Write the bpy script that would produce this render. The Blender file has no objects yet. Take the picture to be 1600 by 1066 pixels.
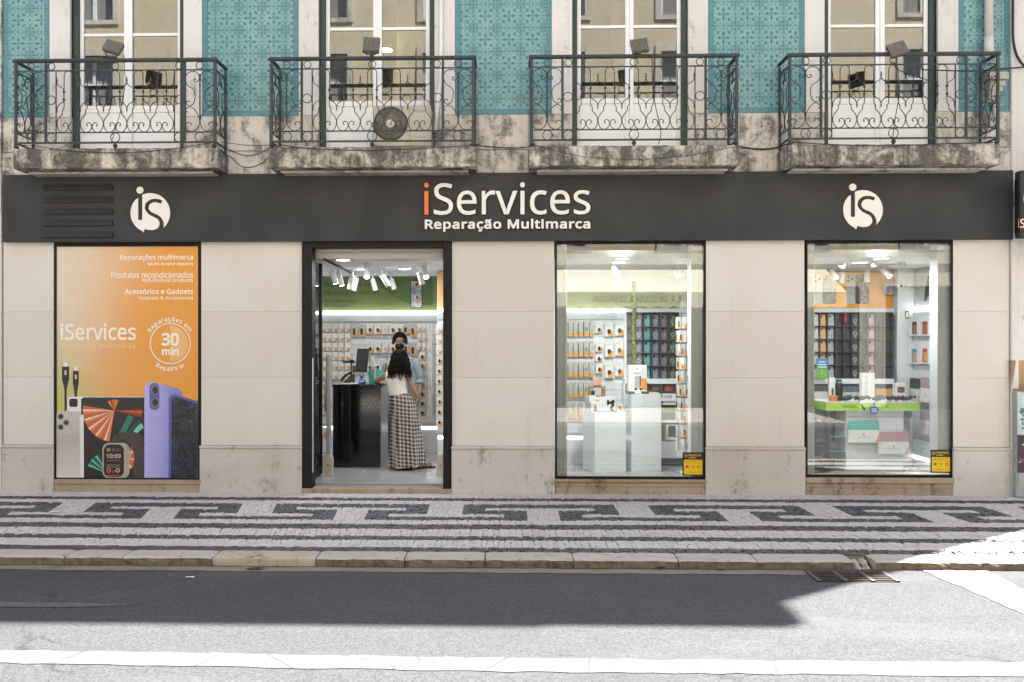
import bpy, bmesh, math, random, os
from mathutils import Vector, Matrix
random.seed(7)
C = bpy.context.scene.collection
sc = bpy.context.scene

# ------------------------------------------------------------------ camera
FPX = 1365.0                       # focal length in pixels of a 1600 px wide frame
YAW = math.radians(1.4)
PPX, PPY = 762.0, 530.0            # where the level optical axis meets the 1600x1066 frame
CAM = Vector((0.0, -10.5, 1.854))
cd = bpy.data.cameras.new("camera"); cam = bpy.data.objects.new("camera", cd); C.objects.link(cam)
cam.location = CAM; cam.rotation_euler = (math.radians(90), 0, YAW)
cd.sensor_width = 36; cd.lens = FPX/1600*36
cd.shift_x = (800-PPX)/1600; cd.shift_y = (PPY-533)/1600
cd.clip_start = .05; cd.clip_end = 400
sc.camera = cam

# ------------------------------------------------------------------ world, sun, exposure
SUN_EL = math.radians(60); SUN_AZ = math.radians(36)      # sun stands behind the shop, towards its right
to_sun = Vector((math.cos(SUN_EL)*math.cos(SUN_AZ), math.cos(SUN_EL)*math.sin(SUN_AZ), math.sin(SUN_EL)))
w = bpy.data.worlds.new("World"); sc.world = w; w.use_nodes = True
nt = w.node_tree; bg = nt.nodes["Background"]; sky = nt.nodes.new("ShaderNodeTexSky")
sky.sky_type = 'NISHITA'; sky.sun_disc = False; sky.sun_elevation = SUN_EL
sky.sun_rotation = math.atan2(to_sun.x, to_sun.y)
sky.air_density = 1.0; sky.dust_density = 1.2; sky.ozone_density = 1.0
nt.links.new(sky.outputs[0], bg.inputs[0]); bg.inputs[1].default_value = .06
sl = bpy.data.lights.new("sun", 'SUN'); so = bpy.data.objects.new("sun", sl); C.objects.link(so)
sl.energy = 5.0; sl.angle = math.radians(.55); sl.color = (1, .98, .945)
so.rotation_euler = (-to_sun).to_track_quat('-Z', 'Y').to_euler(); so.location = (10, 10, 30)
sc.view_settings.view_transform = 'Standard'; sc.view_settings.look = 'None'
sc.view_settings.exposure = 2.50; sc.view_settings.gamma = 1; sc.view_settings.use_curve_mapping = False
sc.cycles.max_bounces = 9; sc.cycles.diffuse_bounces = 4; sc.cycles.glossy_bounces = 5
sc.cycles.transparent_max_bounces = 16; sc.cycles.transmission_bounces = 6
sc.cycles.sample_clamp_indirect = 6; sc.cycles.caustics_reflective = False; sc.cycles.caustics_refractive = False
sc.cycles.use_denoising = True

# ------------------------------------------------------------------ measuring: a photograph point on a plane
_F = Vector((-math.sin(YAW), math.cos(YAW), 0)); _R = Vector((math.cos(YAW), math.sin(YAW), 0))
def ray(px, py): return _F + _R*((px-PPX)/FPX) + Vector((0, 0, (PPY-py)/FPX))
def P(px, py, Y=0.0):              # point on the vertical plane y = Y
    d = ray(px, py); return CAM + d*((Y-CAM.y)/d.y)
def G(px, py, Z=0.0):              # point on the level plane z = Z
    d = ray(px, py); return CAM + d*((Z-CAM.z)/d.z)
def PX(px, Y=0.0): return P(px, 530, Y).x
def PZ(py, Y=0.0, px=800): return P(px, py, Y).z
ROAD = -.075

# ------------------------------------------------------------------ shader node expressions
class E:
    def __init__(s, t, k): s.t, s.k = t, k
    def _b(s, op, *a):
        n = s.t.nodes.new('ShaderNodeMath'); n.operation = op
        for i, v in enumerate((s,)+a):
            if isinstance(v, E): s.t.links.new(v.k, n.inputs[i])
            else: n.inputs[i].default_value = v
        return E(s.t, n.outputs[0])
    def __add__(s, o): return s._b('ADD', o)
    def __sub__(s, o): return s._b('SUBTRACT', o)
    def __mul__(s, o): return s._b('MULTIPLY', o)
    def __truediv__(s, o): return s._b('DIVIDE', o)
    __radd__ = __add__; __rmul__ = __mul__
    def __rsub__(s, o): return (s*-1)+o
    def abs(s): return s._b('ABSOLUTE')
    def min(s, o): return s._b('MINIMUM', o)
    def max(s, o): return s._b('MAXIMUM', o)
    def lt(s, o): return s._b('LESS_THAN', o)
    def gt(s, o): return s._b('GREATER_THAN', o)
    def sqrt(s): return s._b('SQRT')
    def ping(s, o): return s._b('PINGPONG', o)
    def mod(s, o): return s._b('FLOORED_MODULO', o)
    def floor(s): return s._b('FLOOR')
    def sin(s): return s._b('SINE')
    def smooth(s, a, b):           # 0 below a, 1 above b
        n = s.t.nodes.new('ShaderNodeMapRange'); n.interpolation_type = 'SMOOTHSTEP'
        s.t.links.new(s.k, n.inputs[0]); n.inputs[1].default_value = a; n.inputs[2].default_value = b
        return E(s.t, n.outputs[0])
class M:
    """A procedural material under construction."""
    def __init__(s, name):
        s.m = bpy.data.materials.new(name); s.m.use_nodes = True; s.t = s.m.node_tree
        s.b = s.t.nodes['Principled BSDF']; s.out = s.t.nodes['Material Output']
    def n(s, ty, **kw):
        x = s.t.nodes.new(ty)
        for k, v in kw.items(): setattr(x, k, v)
        return x
    def pos(s):
        return s.n('ShaderNodeNewGeometry').outputs['Position']
    def xyz(s, sock=None):
        x = s.n('ShaderNodeSeparateXYZ'); s.t.links.new(sock or s.pos(), x.inputs[0])
        return [E(s.t, o) for o in x.outputs]
    def objrand(s): return E(s.t, s.n('ShaderNodeObjectInfo').outputs['Random'])
    def island(s): return E(s.t, s.n('ShaderNodeNewGeometry').outputs['Random Per Island'])
    def vec(s, scale=(1, 1, 1), sock=None):
        x = s.n('ShaderNodeMapping'); x.inputs['Scale'].default_value = scale
        s.t.links.new(sock or s.pos(), x.inputs[0]); return x.outputs[0]
    def noise(s, scale, detail=4, rough=.55, v=None, dist=0):
        x = s.n('ShaderNodeTexNoise'); x.inputs['Scale'].default_value = scale; x.inputs['Detail'].default_value = detail
        x.inputs['Roughness'].default_value = rough; x.inputs['Distortion'].default_value = dist
        s.t.links.new(v or s.pos(), x.inputs['Vector']); return E(s.t, x.outputs[0])
    def voro(s, scale, feature='F1', v=None):
        x = s.n('ShaderNodeTexVoronoi', feature=feature); x.inputs['Scale'].default_value = scale
        s.t.links.new(v or s.pos(), x.inputs['Vector']); return E(s.t, x.outputs[0])
    def mix(s, f, a, b):
        x = s.n('ShaderNodeMix', data_type='RGBA'); x.clamp_factor = True
        for i, v in ((0, f), (6, a), (7, b)):
            if isinstance(v, E): s.t.links.new(v.k, x.inputs[i])
            elif hasattr(v, 'is_output'): s.t.links.new(v, x.inputs[i])
            elif i: x.inputs[i].default_value = (*v[:3], 1)
            else: x.inputs[i].default_value = v
        return x.outputs[2]
    def set(s, color=None, rough=None, metal=None, spec=None, bump=None, bumpd=.01, bumps=1.0, coat=None):
        for key, v in (('Base Color', color), ('Roughness', rough), ('Metallic', metal), ('Specular IOR Level', spec), ('Coat Weight', coat)):
            if v is None: continue
            i = s.b.inputs[key]
            if isinstance(v, E): s.t.links.new(v.k, i)
            elif hasattr(v, 'is_output'): s.t.links.new(v, i)
            elif key == 'Base Color': i.default_value = (*v[:3], 1)
            else: i.default_value = v
        if bump is not None:
            x = s.n('ShaderNodeBump'); x.inputs['Distance'].default_value = bumpd; x.inputs['Strength'].default_value = bumps
            s.t.links.new(bump.k, x.inputs['Height']); s.t.links.new(x.outputs[0], s.b.inputs['Normal'])
        return s
def lin(r, g, b):                  # sRGB 0-255 to linear
    return tuple((v/255/12.92 if v/255 <= .04045 else ((v/255+.055)/1.055)**2.4) for v in (r, g, b))
_mats = {}
def plain(name, col, rough=.5, metal=0, var=.12, scale=18, spec=.5, bump=0, coat=0):
    """Paint, plastic, print, cloth: one colour with faint wear."""
    if name in _mats: return _mats[name]
    m = M(name); f = m.noise(scale, 5)
    lo = tuple(c*(1-var) for c in col); hi = tuple(min(1, c*(1+var)) for c in col)
    m.set(m.mix(f.smooth(.3, .7), lo, hi), None, metal, spec, coat=coat)
    r = m.noise(scale*1.7, 3); m.set(rough=(r*.25+(rough-.12)))
    if bump: m.set(bump=m.noise(scale*6, 4), bumpd=bump)
    _mats[name] = m.m; return m.m
def glow(name, col, strength):
    if name in _mats: return _mats[name]
    m = M(name); m.b.inputs['Base Color'].default_value = (.9, .9, .9, 1)
    m.b.inputs['Emission Color'].default_value = (*col, 1); m.b.inputs['Emission Strength'].default_value = strength
    _mats[name] = m.m; return m.m
def glass(name, tint=(1, 1, 1), ior=1.5, boost=1.0, rough=0.0, film=0.0):
    if name in _mats: return _mats[name]
    m = M(name); fr = m.n('ShaderNodeFresnel'); fr.inputs[0].default_value = ior
    tr = m.n('ShaderNodeBsdfTransparent'); tr.inputs[0].default_value = (*tint, 1)
    gl = m.n('ShaderNodeBsdfGlossy'); gl.inputs['Roughness'].default_value = rough
    mx = m.n('ShaderNodeMixShader'); f = (E(m.t, fr.outputs[0])*boost).min(1.0)
    m.t.links.new(f.k, mx.inputs[0]); m.t.links.new(tr.outputs[0], mx.inputs[1]); m.t.links.new(gl.outputs[0], mx.inputs[2])
    last = mx.outputs[0]
    if film:                       # a dusty film on the pane
        df = m.n('ShaderNodeBsdfDiffuse'); df.inputs[0].default_value = (.75, .78, .76, 1)
        m2 = m.n('ShaderNodeMixShader'); d = m.noise(3, 5).smooth(.2, .9)*film
        m.t.links.new(d.k, m2.inputs[0]); m.t.links.new(last, m2.inputs[1]); m.t.links.new(df.outputs[0], m2.inputs[2]); last = m2.outputs[0]
    m.t.links.new(last, m.out.inputs[0]); _mats[name] = m.m; return m.m

# ------------------------------------------------------------------ meshes and objects
class B:
    """Collects primitives; .put() links them as ONE mesh object."""
    def __init__(s): s.v, s.f, s.mi, s.sm, s.uv = [], [], [], [], None
    def quad(s, a, b, c, d, mi=0):
        n = len(s.v); s.v += [tuple(a), tuple(b), tuple(c), tuple(d)]; s.f.append((n, n+1, n+2, n+3)); s.mi.append(mi); s.sm.append(False); return s
    def box(s, x0, x1, y0, y1, z0, z1, mi=0, bev=0.0, mat=None):
        if x0 > x1: x0, x1 = x1, x0
        if y0 > y1: y0, y1 = y1, y0
        if z0 > z1: z0, z1 = z1, z0
        if bev <= 0:
            vs = [(x, y, z) for z in (z0, z1) for y in (y0, y1) for x in (x0, x1)]
            fs = [(0, 2, 3, 1), (4, 5, 7, 6), (0, 1, 5, 4), (2, 6, 7, 3), (0, 4, 6, 2), (1, 3, 7, 5)]
        else:                      # chamfered box: 24 corners
            b = min(bev, (x1-x0)*.45, (y1-y0)*.45, (z1-z0)*.45)
            vs = []; idx = {}
            for kx, X in enumerate((x0, x1)):
                for ky, Y in enumerate((y0, y1)):
                    for kz, Z in enumerate((z0, z1)):
                        sx, sy, sz = (b if kx == 0 else -b), (b if ky == 0 else -b), (b if kz == 0 else -b)
                        for ax, p in (('x', (X, Y+sy, Z+sz)), ('y', (X+sx, Y, Z+sz)), ('z', (X+sx, Y+sy, Z))):
                            idx[(kx, ky, kz, ax)] = len(vs); vs.append(p)
            q = lambda *k: tuple(idx[i] for i in k)
            fs = []
            for k in (0, 1):
                f = q((k, 0, 0, 'x'), (k, 1, 0, 'x'), (k, 1, 1, 'x'), (k, 0, 1, 'x')); fs.append(f if k else f[::-1])
                f = q((0, k, 0, 'y'), (0, k, 1, 'y'), (1, k, 1, 'y'), (1, k, 0, 'y')); fs.append(f if k else f[::-1])
                f = q((0, 0, k, 'z'), (1, 0, k, 'z'), (1, 1, k, 'z'), (0, 1, k, 'z')); fs.append(f if k else f[::-1])
            for a in (0, 1):
                for c in (0, 1):
                    fs.append(q((a, c, 0, 'x'), (a, c, 1, 'x'), (a, c, 1, 'y'), (a, c, 0, 'y')))
                    fs.append(q((a, 0, c, 'x'), (a, 1, c, 'x'), (a, 1, c, 'z'), (a, 0, c, 'z')))
                    fs.append(q((0, a, c, 'y'), (1, a, c, 'y'), (1, a, c, 'z'), (0, a, c, 'z')))
                    for d in (0, 1): fs.append(q((a, c, d, 'x'), (a, c, d, 'y'), (a, c, d, 'z')))
        if mat is not None: vs = [tuple(mat @ Vector(p)) for p in vs]
        n = len(s.v); s.v += vs
        for f in fs: s.f.append(tuple(n+i for i in f)); s.mi.append(mi); s.sm.append(False)
        return s
    def tube(s, pts, r, n=6, mi=0, caps=True, closed=False, smooth=True, r2=None):
        """Sweep an n-gon along a polyline; r may be a list. r2: radius along the second axis."""
        pts = [Vector(p) for p in pts]; m = len(pts)
        if not hasattr(r, '__len__'): r = [r]*m
        base = len(s.v); prev = None
        for i, p in enumerate(pts):
            if closed: t = pts[(i+1) % m]-pts[i-1]
            else: t = pts[min(i+1, m-1)]-pts[max(i-1, 0)]
            if t.length < 1e-9: t = Vector((0, 0, 1))
            t.normalize()
            if prev is None:
                a = Vector((0, 1, 0)) if abs(t.y) < .9 else Vector((1, 0, 0))
            else: a = prev
            u = (a-t*a.dot(t)); u.normalize(); prev = u; v = t.cross(u)
            rr = r[i]; rb = rr if r2 is None else r2
            for k in range(n):
                an = 2*math.pi*(k+.5)/n; s.v.append(tuple(p+u*(math.cos(an)*rb)+v*(math.sin(an)*rr)))
        for i in range(m if closed else m-1):
            j = (i+1) % m
            for k in range(n):
                k2 = (k+1) % n
                s.f.append((base+i*n+k, base+i*n+k2, base+j*n+k2, base+j*n+k)); s.mi.append(mi); s.sm.append(smooth)
        if caps and not closed:
            s.f.append(tuple(base+k for k in range(n))[::-1]); s.mi.append(mi); s.sm.append(False)
            s.f.append(tuple(base+(m-1)*n+k for k in range(n))); s.mi.append(mi); s.sm.append(False)
        return s
    def cyl(s, p0, p1, r0, r1=None, n=16, mi=0): return s.tube([p0, p1], [r0, r0 if r1 is None else r1], n, mi)
    def ball(s, c, r, mi=0, n=10, m=7, sc_=(1, 1, 1)):
        c = Vector(c); base = len(s.v)
        for i in range(m+1):
            th = math.pi*i/m
            for k in range(n):
                ph = 2*math.pi*k/n
                s.v.append((c.x+r*sc_[0]*math.sin(th)*math.cos(ph), c.y+r*sc_[1]*math.sin(th)*math.sin(ph), c.z+r*sc_[2]*math.cos(th)))
        for i in range(m):
            for k in range(n):
                k2 = (k+1) % n
                s.f.append((base+i*n+k, base+(i+1)*n+k, base+(i+1)*n+k2, base+i*n+k2)); s.mi.append(mi); s.sm.append(True)
        return s
    def prism(s, poly, y0, y1, mi=0, axis='y'):
        """Extrude an (x,z) polygon between y0 (front, towards -y) and y1."""
        a = sum(poly[i][0]*poly[(i+1) % len(poly)][1]-poly[(i+1) % len(poly)][0]*poly[i][1] for i in range(len(poly)))
        if a < 0: poly = poly[::-1]
        n = len(s.v); k = len(poly)
        s.v += [(x, y0, z) for x, z in poly]+[(x, y1, z) for x, z in poly]
        s.f.append(tuple(range(n, n+k))); s.mi.append(mi); s.sm.append(False)
        s.f.append(tuple(range(n+2*k-1, n+k-1, -1))); s.mi.append(mi); s.sm.append(False)
        for i in range(k):
            j = (i+1) % k; s.f.append((n+i, n+k+i, n+k+j, n+j)); s.mi.append(mi); s.sm.append(False)
        return s
    def lathe(s, prof, c=(0, 0, 0), n=20, mi=0):
        """Revolve (r,z) pairs about a vertical axis at c."""
        base = len(s.v); m = len(prof)
        for r, z in prof:
            for k in range(n):
                a = 2*math.pi*k/n; s.v.append((c[0]+r*math.cos(a), c[1]+r*math.sin(a), c[2]+z))
        for i in range(m-1):
            for k in range(n):
                k2 = (k+1) % n
                s.f.append((base+i*n+k, base+i*n+k2, base+(i+1)*n+k2, base+(i+1)*n+k)); s.mi.append(mi); s.sm.append(True)
        return s
    def move(s, mat):
        s.v = [tuple(mat @ Vector(p)) for p in s.v]; return s
    def mesh(s, name, mats):
        me = bpy.data.meshes.new(name); me.from_pydata(s.v, [], s.f)
        for m in (mats if isinstance(mats, (list, tuple)) else [mats]): me.materials.append(m)
        me.polygons.foreach_set('material_index', s.mi); me.polygons.foreach_set('use_smooth', s.sm); me.update(); return me
    def put(s, name, mats, parent=None): return put(name, s.mesh(name, mats), parent)
WL = {}                            # world place of every parent, so children can be given in world coordinates
def put(name, me, parent=None, loc=None, rot=None, scale=None):
    o = bpy.data.objects.new(name, me); C.objects.link(o)
    WL[o.name] = Vector(loc) if loc is not None else Vector((0, 0, 0))
    if parent is not None:
        o.parent = parent; o.matrix_parent_inverse = Matrix.Translation(-WL[parent.name])
    if loc is not None: o.location = loc
    if rot is not None: o.rotation_euler = rot
    if scale is not None: o.scale = scale
    return o
def tag(o, label=None, cat=None, group=None, kind=None):
    if label: o['label'] = label
    if cat: o['category'] = cat
    if group: o['group'] = group
    if kind: o['kind'] = kind
    return o
def thing(name, label, cat, loc=(0, 0, 0), group=None):
    o = bpy.data.objects.new(name, None); C.objects.link(o); o.location = loc; o.empty_display_size = .1; WL[o.name] = Vector(loc)
    return tag(o, label, cat, group)
def clone(o, parent=None):
    c = o.copy(); C.objects.link(c)
    if parent is not None: c.parent = parent; c.matrix_parent_inverse = o.matrix_parent_inverse.copy()
    for ch in o.children: clone(ch, c)
    return c
def pbox(b, x0, y0, x1, y1, Yf, depth, mi=0, bev=0.0):
    """Box whose front face covers a photograph rectangle on the plane y = Yf."""
    mx, my = (x0+x1)/2, (y0+y1)/2
    return b.box(P(x0, my, Yf).x, P(x1, my, Yf).x, Yf, Yf+depth, P(mx, y1, Yf).z, P(mx, y0, Yf).z, mi, bev)

# ------------------------------------------------------------------ lettering
_fd = bpy.utils.system_resource('DATAFILES', path='fonts') or ''
def _font(f):
    try: return bpy.data.fonts.load(os.path.join(_fd, f))
    except Exception: return None
FONT = {'inter': _font('NotoSansHebrew-Regular.woff2'), 'humanist': _font('NotoSansMath-Regular.woff2')}
def glyphs(s, font='inter', bold=0.0, depth=0.0, space=1.0, res=3):
    """Mesh data of a line of text: list of verts (x, y) and faces, z = extrusion."""
    cu = bpy.data.curves.new('lettering', 'FONT'); cu.body = s; cu.size = 1; cu.offset = bold; cu.extrude = depth; cu.resolution_u = res
    cu.space_character = space
    if FONT.get(font): cu.font = FONT[font]
    o = bpy.data.objects.new('lettering', cu); C.objects.link(o)
    dg = bpy.context.evaluated_depsgraph_get(); ev = o.evaluated_get(dg); me = bpy.data.meshes.new_from_object(ev)
    vs = [tuple(v.co) for v in me.vertices]; fs = [tuple(p.vertices) for p in me.polygons]
    bpy.data.objects.remove(o); bpy.data.meshes.remove(me); bpy.data.curves.remove(cu)
    return vs, fs
def text(name, s, mat, x0, x1, z0, z1, Y, parent=None, font='inter', bold=0.0, depth=0.0, space=1.0, split=False, mat0=None, mirror=False, xform=None):
    """Lettering fitted to the box x0..x1, z0..z1 on the plane y = Y, facing -y, standing `depth` proud."""
    vs, fs = glyphs(s, font, bold, 1.0 if depth else 0.0, space)
    if not vs: return []
    xs = [v[0] for v in vs]; zs = [v[1] for v in vs]; ax, bx, az, bz = min(xs), max(xs), min(zs), max(zs)
    def mp(v):
        u = (v[0]-ax)/(bx-ax); t = (v[1]-az)/(bz-az)
        if mirror: u = 1-u
        q = Vector((x0+(x1-x0)*u, Y-(depth*(v[2]*.5+.5) if depth else 0), z0+(z1-z0)*t))
        return tuple(xform(q)) if xform else tuple(q)
    V = [mp(v) for v in vs]
    groups = [list(range(len(fs)))]
    if split:
        par = list(range(len(V)))
        def fi(i):
            while par[i] != i: par[i] = par[par[i]]; i = par[i]
            return i
        for f in fs:
            for k in f[1:]: par[fi(k)] = fi(f[0])
        isl = {}
        for i, f in enumerate(fs): isl.setdefault(fi(f[0]), []).append(i)
        it = []
        for k, li in isl.items():
            xx = [V[j][0] for i in li for j in fs[i]]; it.append([min(xx), max(xx), li])
        it.sort(); groups = []; ce = None
        for a, b_, li in it:
            if groups and a < ce[1]-.25*min(b_-a, ce[1]-ce[0]): groups[-1] += li; ce = (min(ce[0], a), max(ce[1], b_))
            else: groups.append(list(li)); ce = (a, b_)
    out = []
    for gi, g in enumerate(groups):
        used = {}; vv = []; ff = []
        for i in g:
            nf = []
            for k in fs[i]:
                if k not in used: used[k] = len(vv); vv.append(V[k])
                nf.append(used[k])
            ff.append(tuple(nf))
        me = bpy.data.meshes.new(name); me.from_pydata(vv, [], ff); me.materials.append(mat0 if (gi == 0 and mat0) else mat); me.update()
        out.append(put(name, me, parent))
    return out
def ptext(name, s, mat, x0, y0, x1, y1, Y, parent=None, **kw):
    mx, my = (x0+x1)/2, (y0+y1)/2
    return text(name, s, mat, P(x0, my, Y).x, P(x1, my, Y).x, P(mx, y1, Y).z, P(mx, y0, Y).z, Y, parent, **kw)
def arc_text(name, s, mat, cx, cz, r, a0, a1, h, Y, parent, inside=False, bold=0.0):
    """Letters set round a circle from angle a0 to a1 (degrees, 90 = top)."""
    adv = []; tot = 0
    for ch in s:
        vs, fs = glyphs(ch if ch != ' ' else 'i', bold=bold); w_ = (max(v[0] for v in vs)-min(v[0] for v in vs))+.07
        if ch == ' ': vs, fs = [], []; w_ = .25
        adv.append((vs, fs, w_)); tot += w_
    V, F = [], []; u = 0
    for vs, fs, w_ in adv:
        if vs:
            mx = (min(v[0] for v in vs)+max(v[0] for v in vs))/2
            a = math.radians(a0+(a1-a0)*(u+w_/2)/tot); n = len(V)
            ox, oz = math.cos(a), math.sin(a); up = (-ox, -oz) if inside else (ox, oz); rt = (up[1], -up[0])
            for v in vs:
                lx, ly = (v[0]-mx)*h, v[1]*h
                if inside: ly = v[1]*h-h*.73
                V.append((cx+r*ox+rt[0]*lx+up[0]*ly, Y, cz+r*oz+rt[1]*lx+up[1]*ly))
            F += [tuple(n+i for i in f) for f in fs]
        u += w_
    me = bpy.data.meshes.new(name); me.from_pydata(V, [], F); me.materials.append(mat); me.update(); return put(name, me, parent)
def spline(pts, k=6, closed=False):
    """Catmull-Rom through points."""
    P_ = [Vector(p) for p in pts]; n = len(P_); out = []
    for i in range(n if closed else n-1):
        a, b, c, d = (P_[(i-1) % n] if closed or i else P_[0]*2-P_[1]), P_[i], P_[(i+1) % n], (P_[(i+2) % n] if closed or i+2 < n else P_[-1]*2-P_[-2])
        for j in range(k):
            t = j/k; out.append(.5*((2*b)+(c-a)*t+(2*a-5*b+4*c-d)*t*t+(3*b-a-3*c+d)*t**3))
    if not closed: out.append(P_[-1])
    return out
def circle(cx, cz, r, y, n=18, a0=0, a1=360):
    k = n if a1-a0 >= 360 else n+1
    return [Vector((cx+r*math.cos(math.radians(a0+(a1-a0)*i/n)), y, cz+r*math.sin(math.radians(a0+(a1-a0)*i/n)))) for i in range(k)]
def rrect(x0, x1, z0, z1, r, n=4):
    out = []
    for cx, cz, a in ((x1-r, z1-r, 0), (x0+r, z1-r, 90), (x0+r, z0+r, 180), (x1-r, z0+r, 270)):
        for i in range(n+1):
            t = math.radians(a+90*i/n); out.append((cx+r*math.cos(t), cz+r*math.sin(t)))
    return out
# ------------------------------------------------------------------ materials of the setting
def stone_mat(name, base, warm, grime, grime_amt, streak=0.0, bumpd=.003, scale=1.0):
    m = M(name); big = m.noise(1.3*scale, 6, .6); fine = m.noise(26*scale, 6, .65); sp = m.noise(90*scale, 2)
    c = m.mix(big.smooth(.35, .7), base, warm)
    tint = m.objrand()
    c = m.mix(tint*.30, c, (warm[0]*.80, warm[1]*.76, warm[2]*.70)); c = m.mix(m.noise(.55*scale, 3).smooth(.5, .72)*.3, c, (warm[0]*.95, warm[1]*.86, warm[2]*.72))
    drip = m.noise(7*scale, 6, .65, v=m.vec((1, 1, .06))).smooth(.56, .72)*big.smooth(.4, .65); c = m.mix(drip*.16, c, tuple(v*.6 for v in warm))
    c = m.mix(fine.smooth(.5, .75)*.22, c, tuple(v*.62 for v in base))
    c = m.mix(sp.smooth(.62, .75)*.22, c, tuple(v*.45 for v in base))
    if grime_amt:
        g = m.noise(3.1*scale, 8, .68, dist=.6)
        vs = m.noise(5*scale, 6, .6, v=m.vec((1.6, 1.6, .22)))
        k = (g*.62+vs*.38+fine*.12).smooth(.62-grime_amt*.26, .78-grime_amt*.2)
        c = m.mix(k*.93, c, grime)
        c = m.mix((fine.smooth(.52, .6)*k)*.5, c, tuple(v*.5 for v in grime))
    m.set(c, (fine*.2+.72), bump=(fine+big*.8), bumpd=bumpd); return m.m
SL = stone_mat('pale_limestone', (.69, .655, .62), (.665, .62, .565), (.20, .16, .12), 0.0, bumpd=.0015)
SLP = stone_mat('plinth_limestone', (.60, .565, .535), (.54, .49, .445), (.20, .165, .125), .10, bumpd=.002)
SILL = stone_mat('sill_stone', (.42, .34, .26), (.36, .27, .17), (.09, .07, .05), .22, bumpd=.003)
SJ = stone_mat('window_surround_stone', (.71, .69, .68), (.68, .66, .64), (.3, .25, .2), .05, bumpd=.001)
SB = stone_mat('weathered_band_stone', (.68, .645, .60), (.62, .575, .52), (.085, .078, .068), .42, bumpd=.004)
SBAL = stone_mat('lichen_balcony_stone', (.72, .69, .64), (.56, .51, .44), (.07, .065, .057), .80, bumpd=.007, scale=1.25)
SOF = stone_mat('soffit_plaster', (.52, .49, .46), (.46, .43, .39), (.09, .075, .06), .3, bumpd=.003)
RENDERW = stone_mat('white_render', (.70, .68, .66), (.66, .63, .60), (.25, .21, .17), .12, bumpd=.002)
KERBM = stone_mat('kerb_stone', (.52, .475, .435), (.47, .42, .375), (.2, .165, .13), .14, bumpd=.006, scale=2)
OCHRE = stone_mat('ochre_render', (.72, .62, .44), (.66, .56, .38), (.3, .25, .18), .1, bumpd=.003)
OPPST = stone_mat('opposite_stone', (.68, .63, .56), (.62, .57, .5), (.2, .17, .13), .2, bumpd=.003)
PLASTER = plain('white_wall_paint', (.74, .75, .75), .55, var=.03)
MORTAR = plain('joint_mortar', (.27, .25, .23), .95, var=.3, scale=40)

def azulejo():
    """Teal transfer-print tiles: flower on one corner, diamond cross on the other, mirrored from tile to tile."""
    m = M('teal_printed_tile'); T = .1423
    x, y, z = m.xyz()
    wob = m.noise(60, 2)
    u = ((x+.0)/T).ping(1.0); v = ((z-4.60)/T+100).ping(1.0)
    def L(a, b): return ((a*a)+(b*b)).sqrt()
    def disc(cu, cv, r): return (r-L(u-cu, v-cv))
    def ring(cu, cv, r, t): return t-(L(u-cu, v-cv)-r).abs()
    def seg(au, av, bu, bv, t):
        du, dv = bu-au, bv-av; l2 = du*du+dv*dv
        h = (((u-au)*du+(v-av)*dv)/l2).max(0.0).min(1.0)
        return t-L(u-(h*du+au), v-(h*dv+av))
    e = [ring(0, 0, .15, .028), disc(.35, 0, .12), disc(0, .35, .12), disc(.46, .46, .115), disc(.54, .42, .085), disc(.42, .54, .085)]
    thin = [seg(1, 1, .75, .72, .03), seg(.75, .72, 1, .42, .03), seg(1, 1, .72, .75, .03), seg(.72, .75, .42, 1, .03),
            seg(1, .42, .87, .31, .028), seg(.87, .31, .77, .27, .03), seg(.42, 1, .31, .87, .028), seg(.31, .87, .27, .77, .03), seg(.50, .50, .64, .64, .024), seg(.15, 0, .3, 0, .02), seg(0, .15, 0, .3, .02)]
    e += [disc(1, .72, .105), disc(.72, 1, .105), disc(.77, .25, .055), disc(.25, .77, .055), disc(.68, .68, .06), ring(0, 1, .075, .024), ring(1, 0, .075, .024), disc(.62, .80, .04), disc(.80, .62, .04)]
    d = e[0]
    for q in e[1:]+thin: d = d.max(q)
    k = (d+(wob-.5)*.05).smooth(-.02, .03)
    tone = m.objrand(); patch = m.noise(2.2, 4)
    ground = m.mix(patch.smooth(.3, .7), lin(126, 166, 171), lin(108, 155, 162))
    ground = m.mix(tone*.5, ground, lin(100, 148, 156))
    dark = m.mix(m.noise(9, 3).smooth(.4, .65), lin(42, 96, 106), lin(58, 110, 118))
    col = m.mix(k*.86, ground, dark)
    chip = m.noise(42, 5, .7).smooth(.70, .73)
    col = m.mix(chip*.6, col, (.5, .46, .4))
    m.set(col, .22+.0, bump=(m.noise(14, 3)), bumpd=.0015); m.b.inputs['Roughness'].default_value = .26; return m.m
TILE = azulejo()
def border_tile():
    m = M('dark_teal_border_tile'); n = m.noise(70, 4, .7); n2 = m.noise(6, 4)
    c = m.mix(n.smooth(.42, .6), lin(60, 114, 130), lin(94, 144, 156)); c = m.mix(n2.smooth(.5, .7)*.4, c, lin(64, 140, 140)); c = m.mix(m.objrand()*.25, c, lin(60, 130, 146))
    m.set(c, .28, bump=n2, bumpd=.001); return m.m
BTILE = border_tile()

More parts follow.
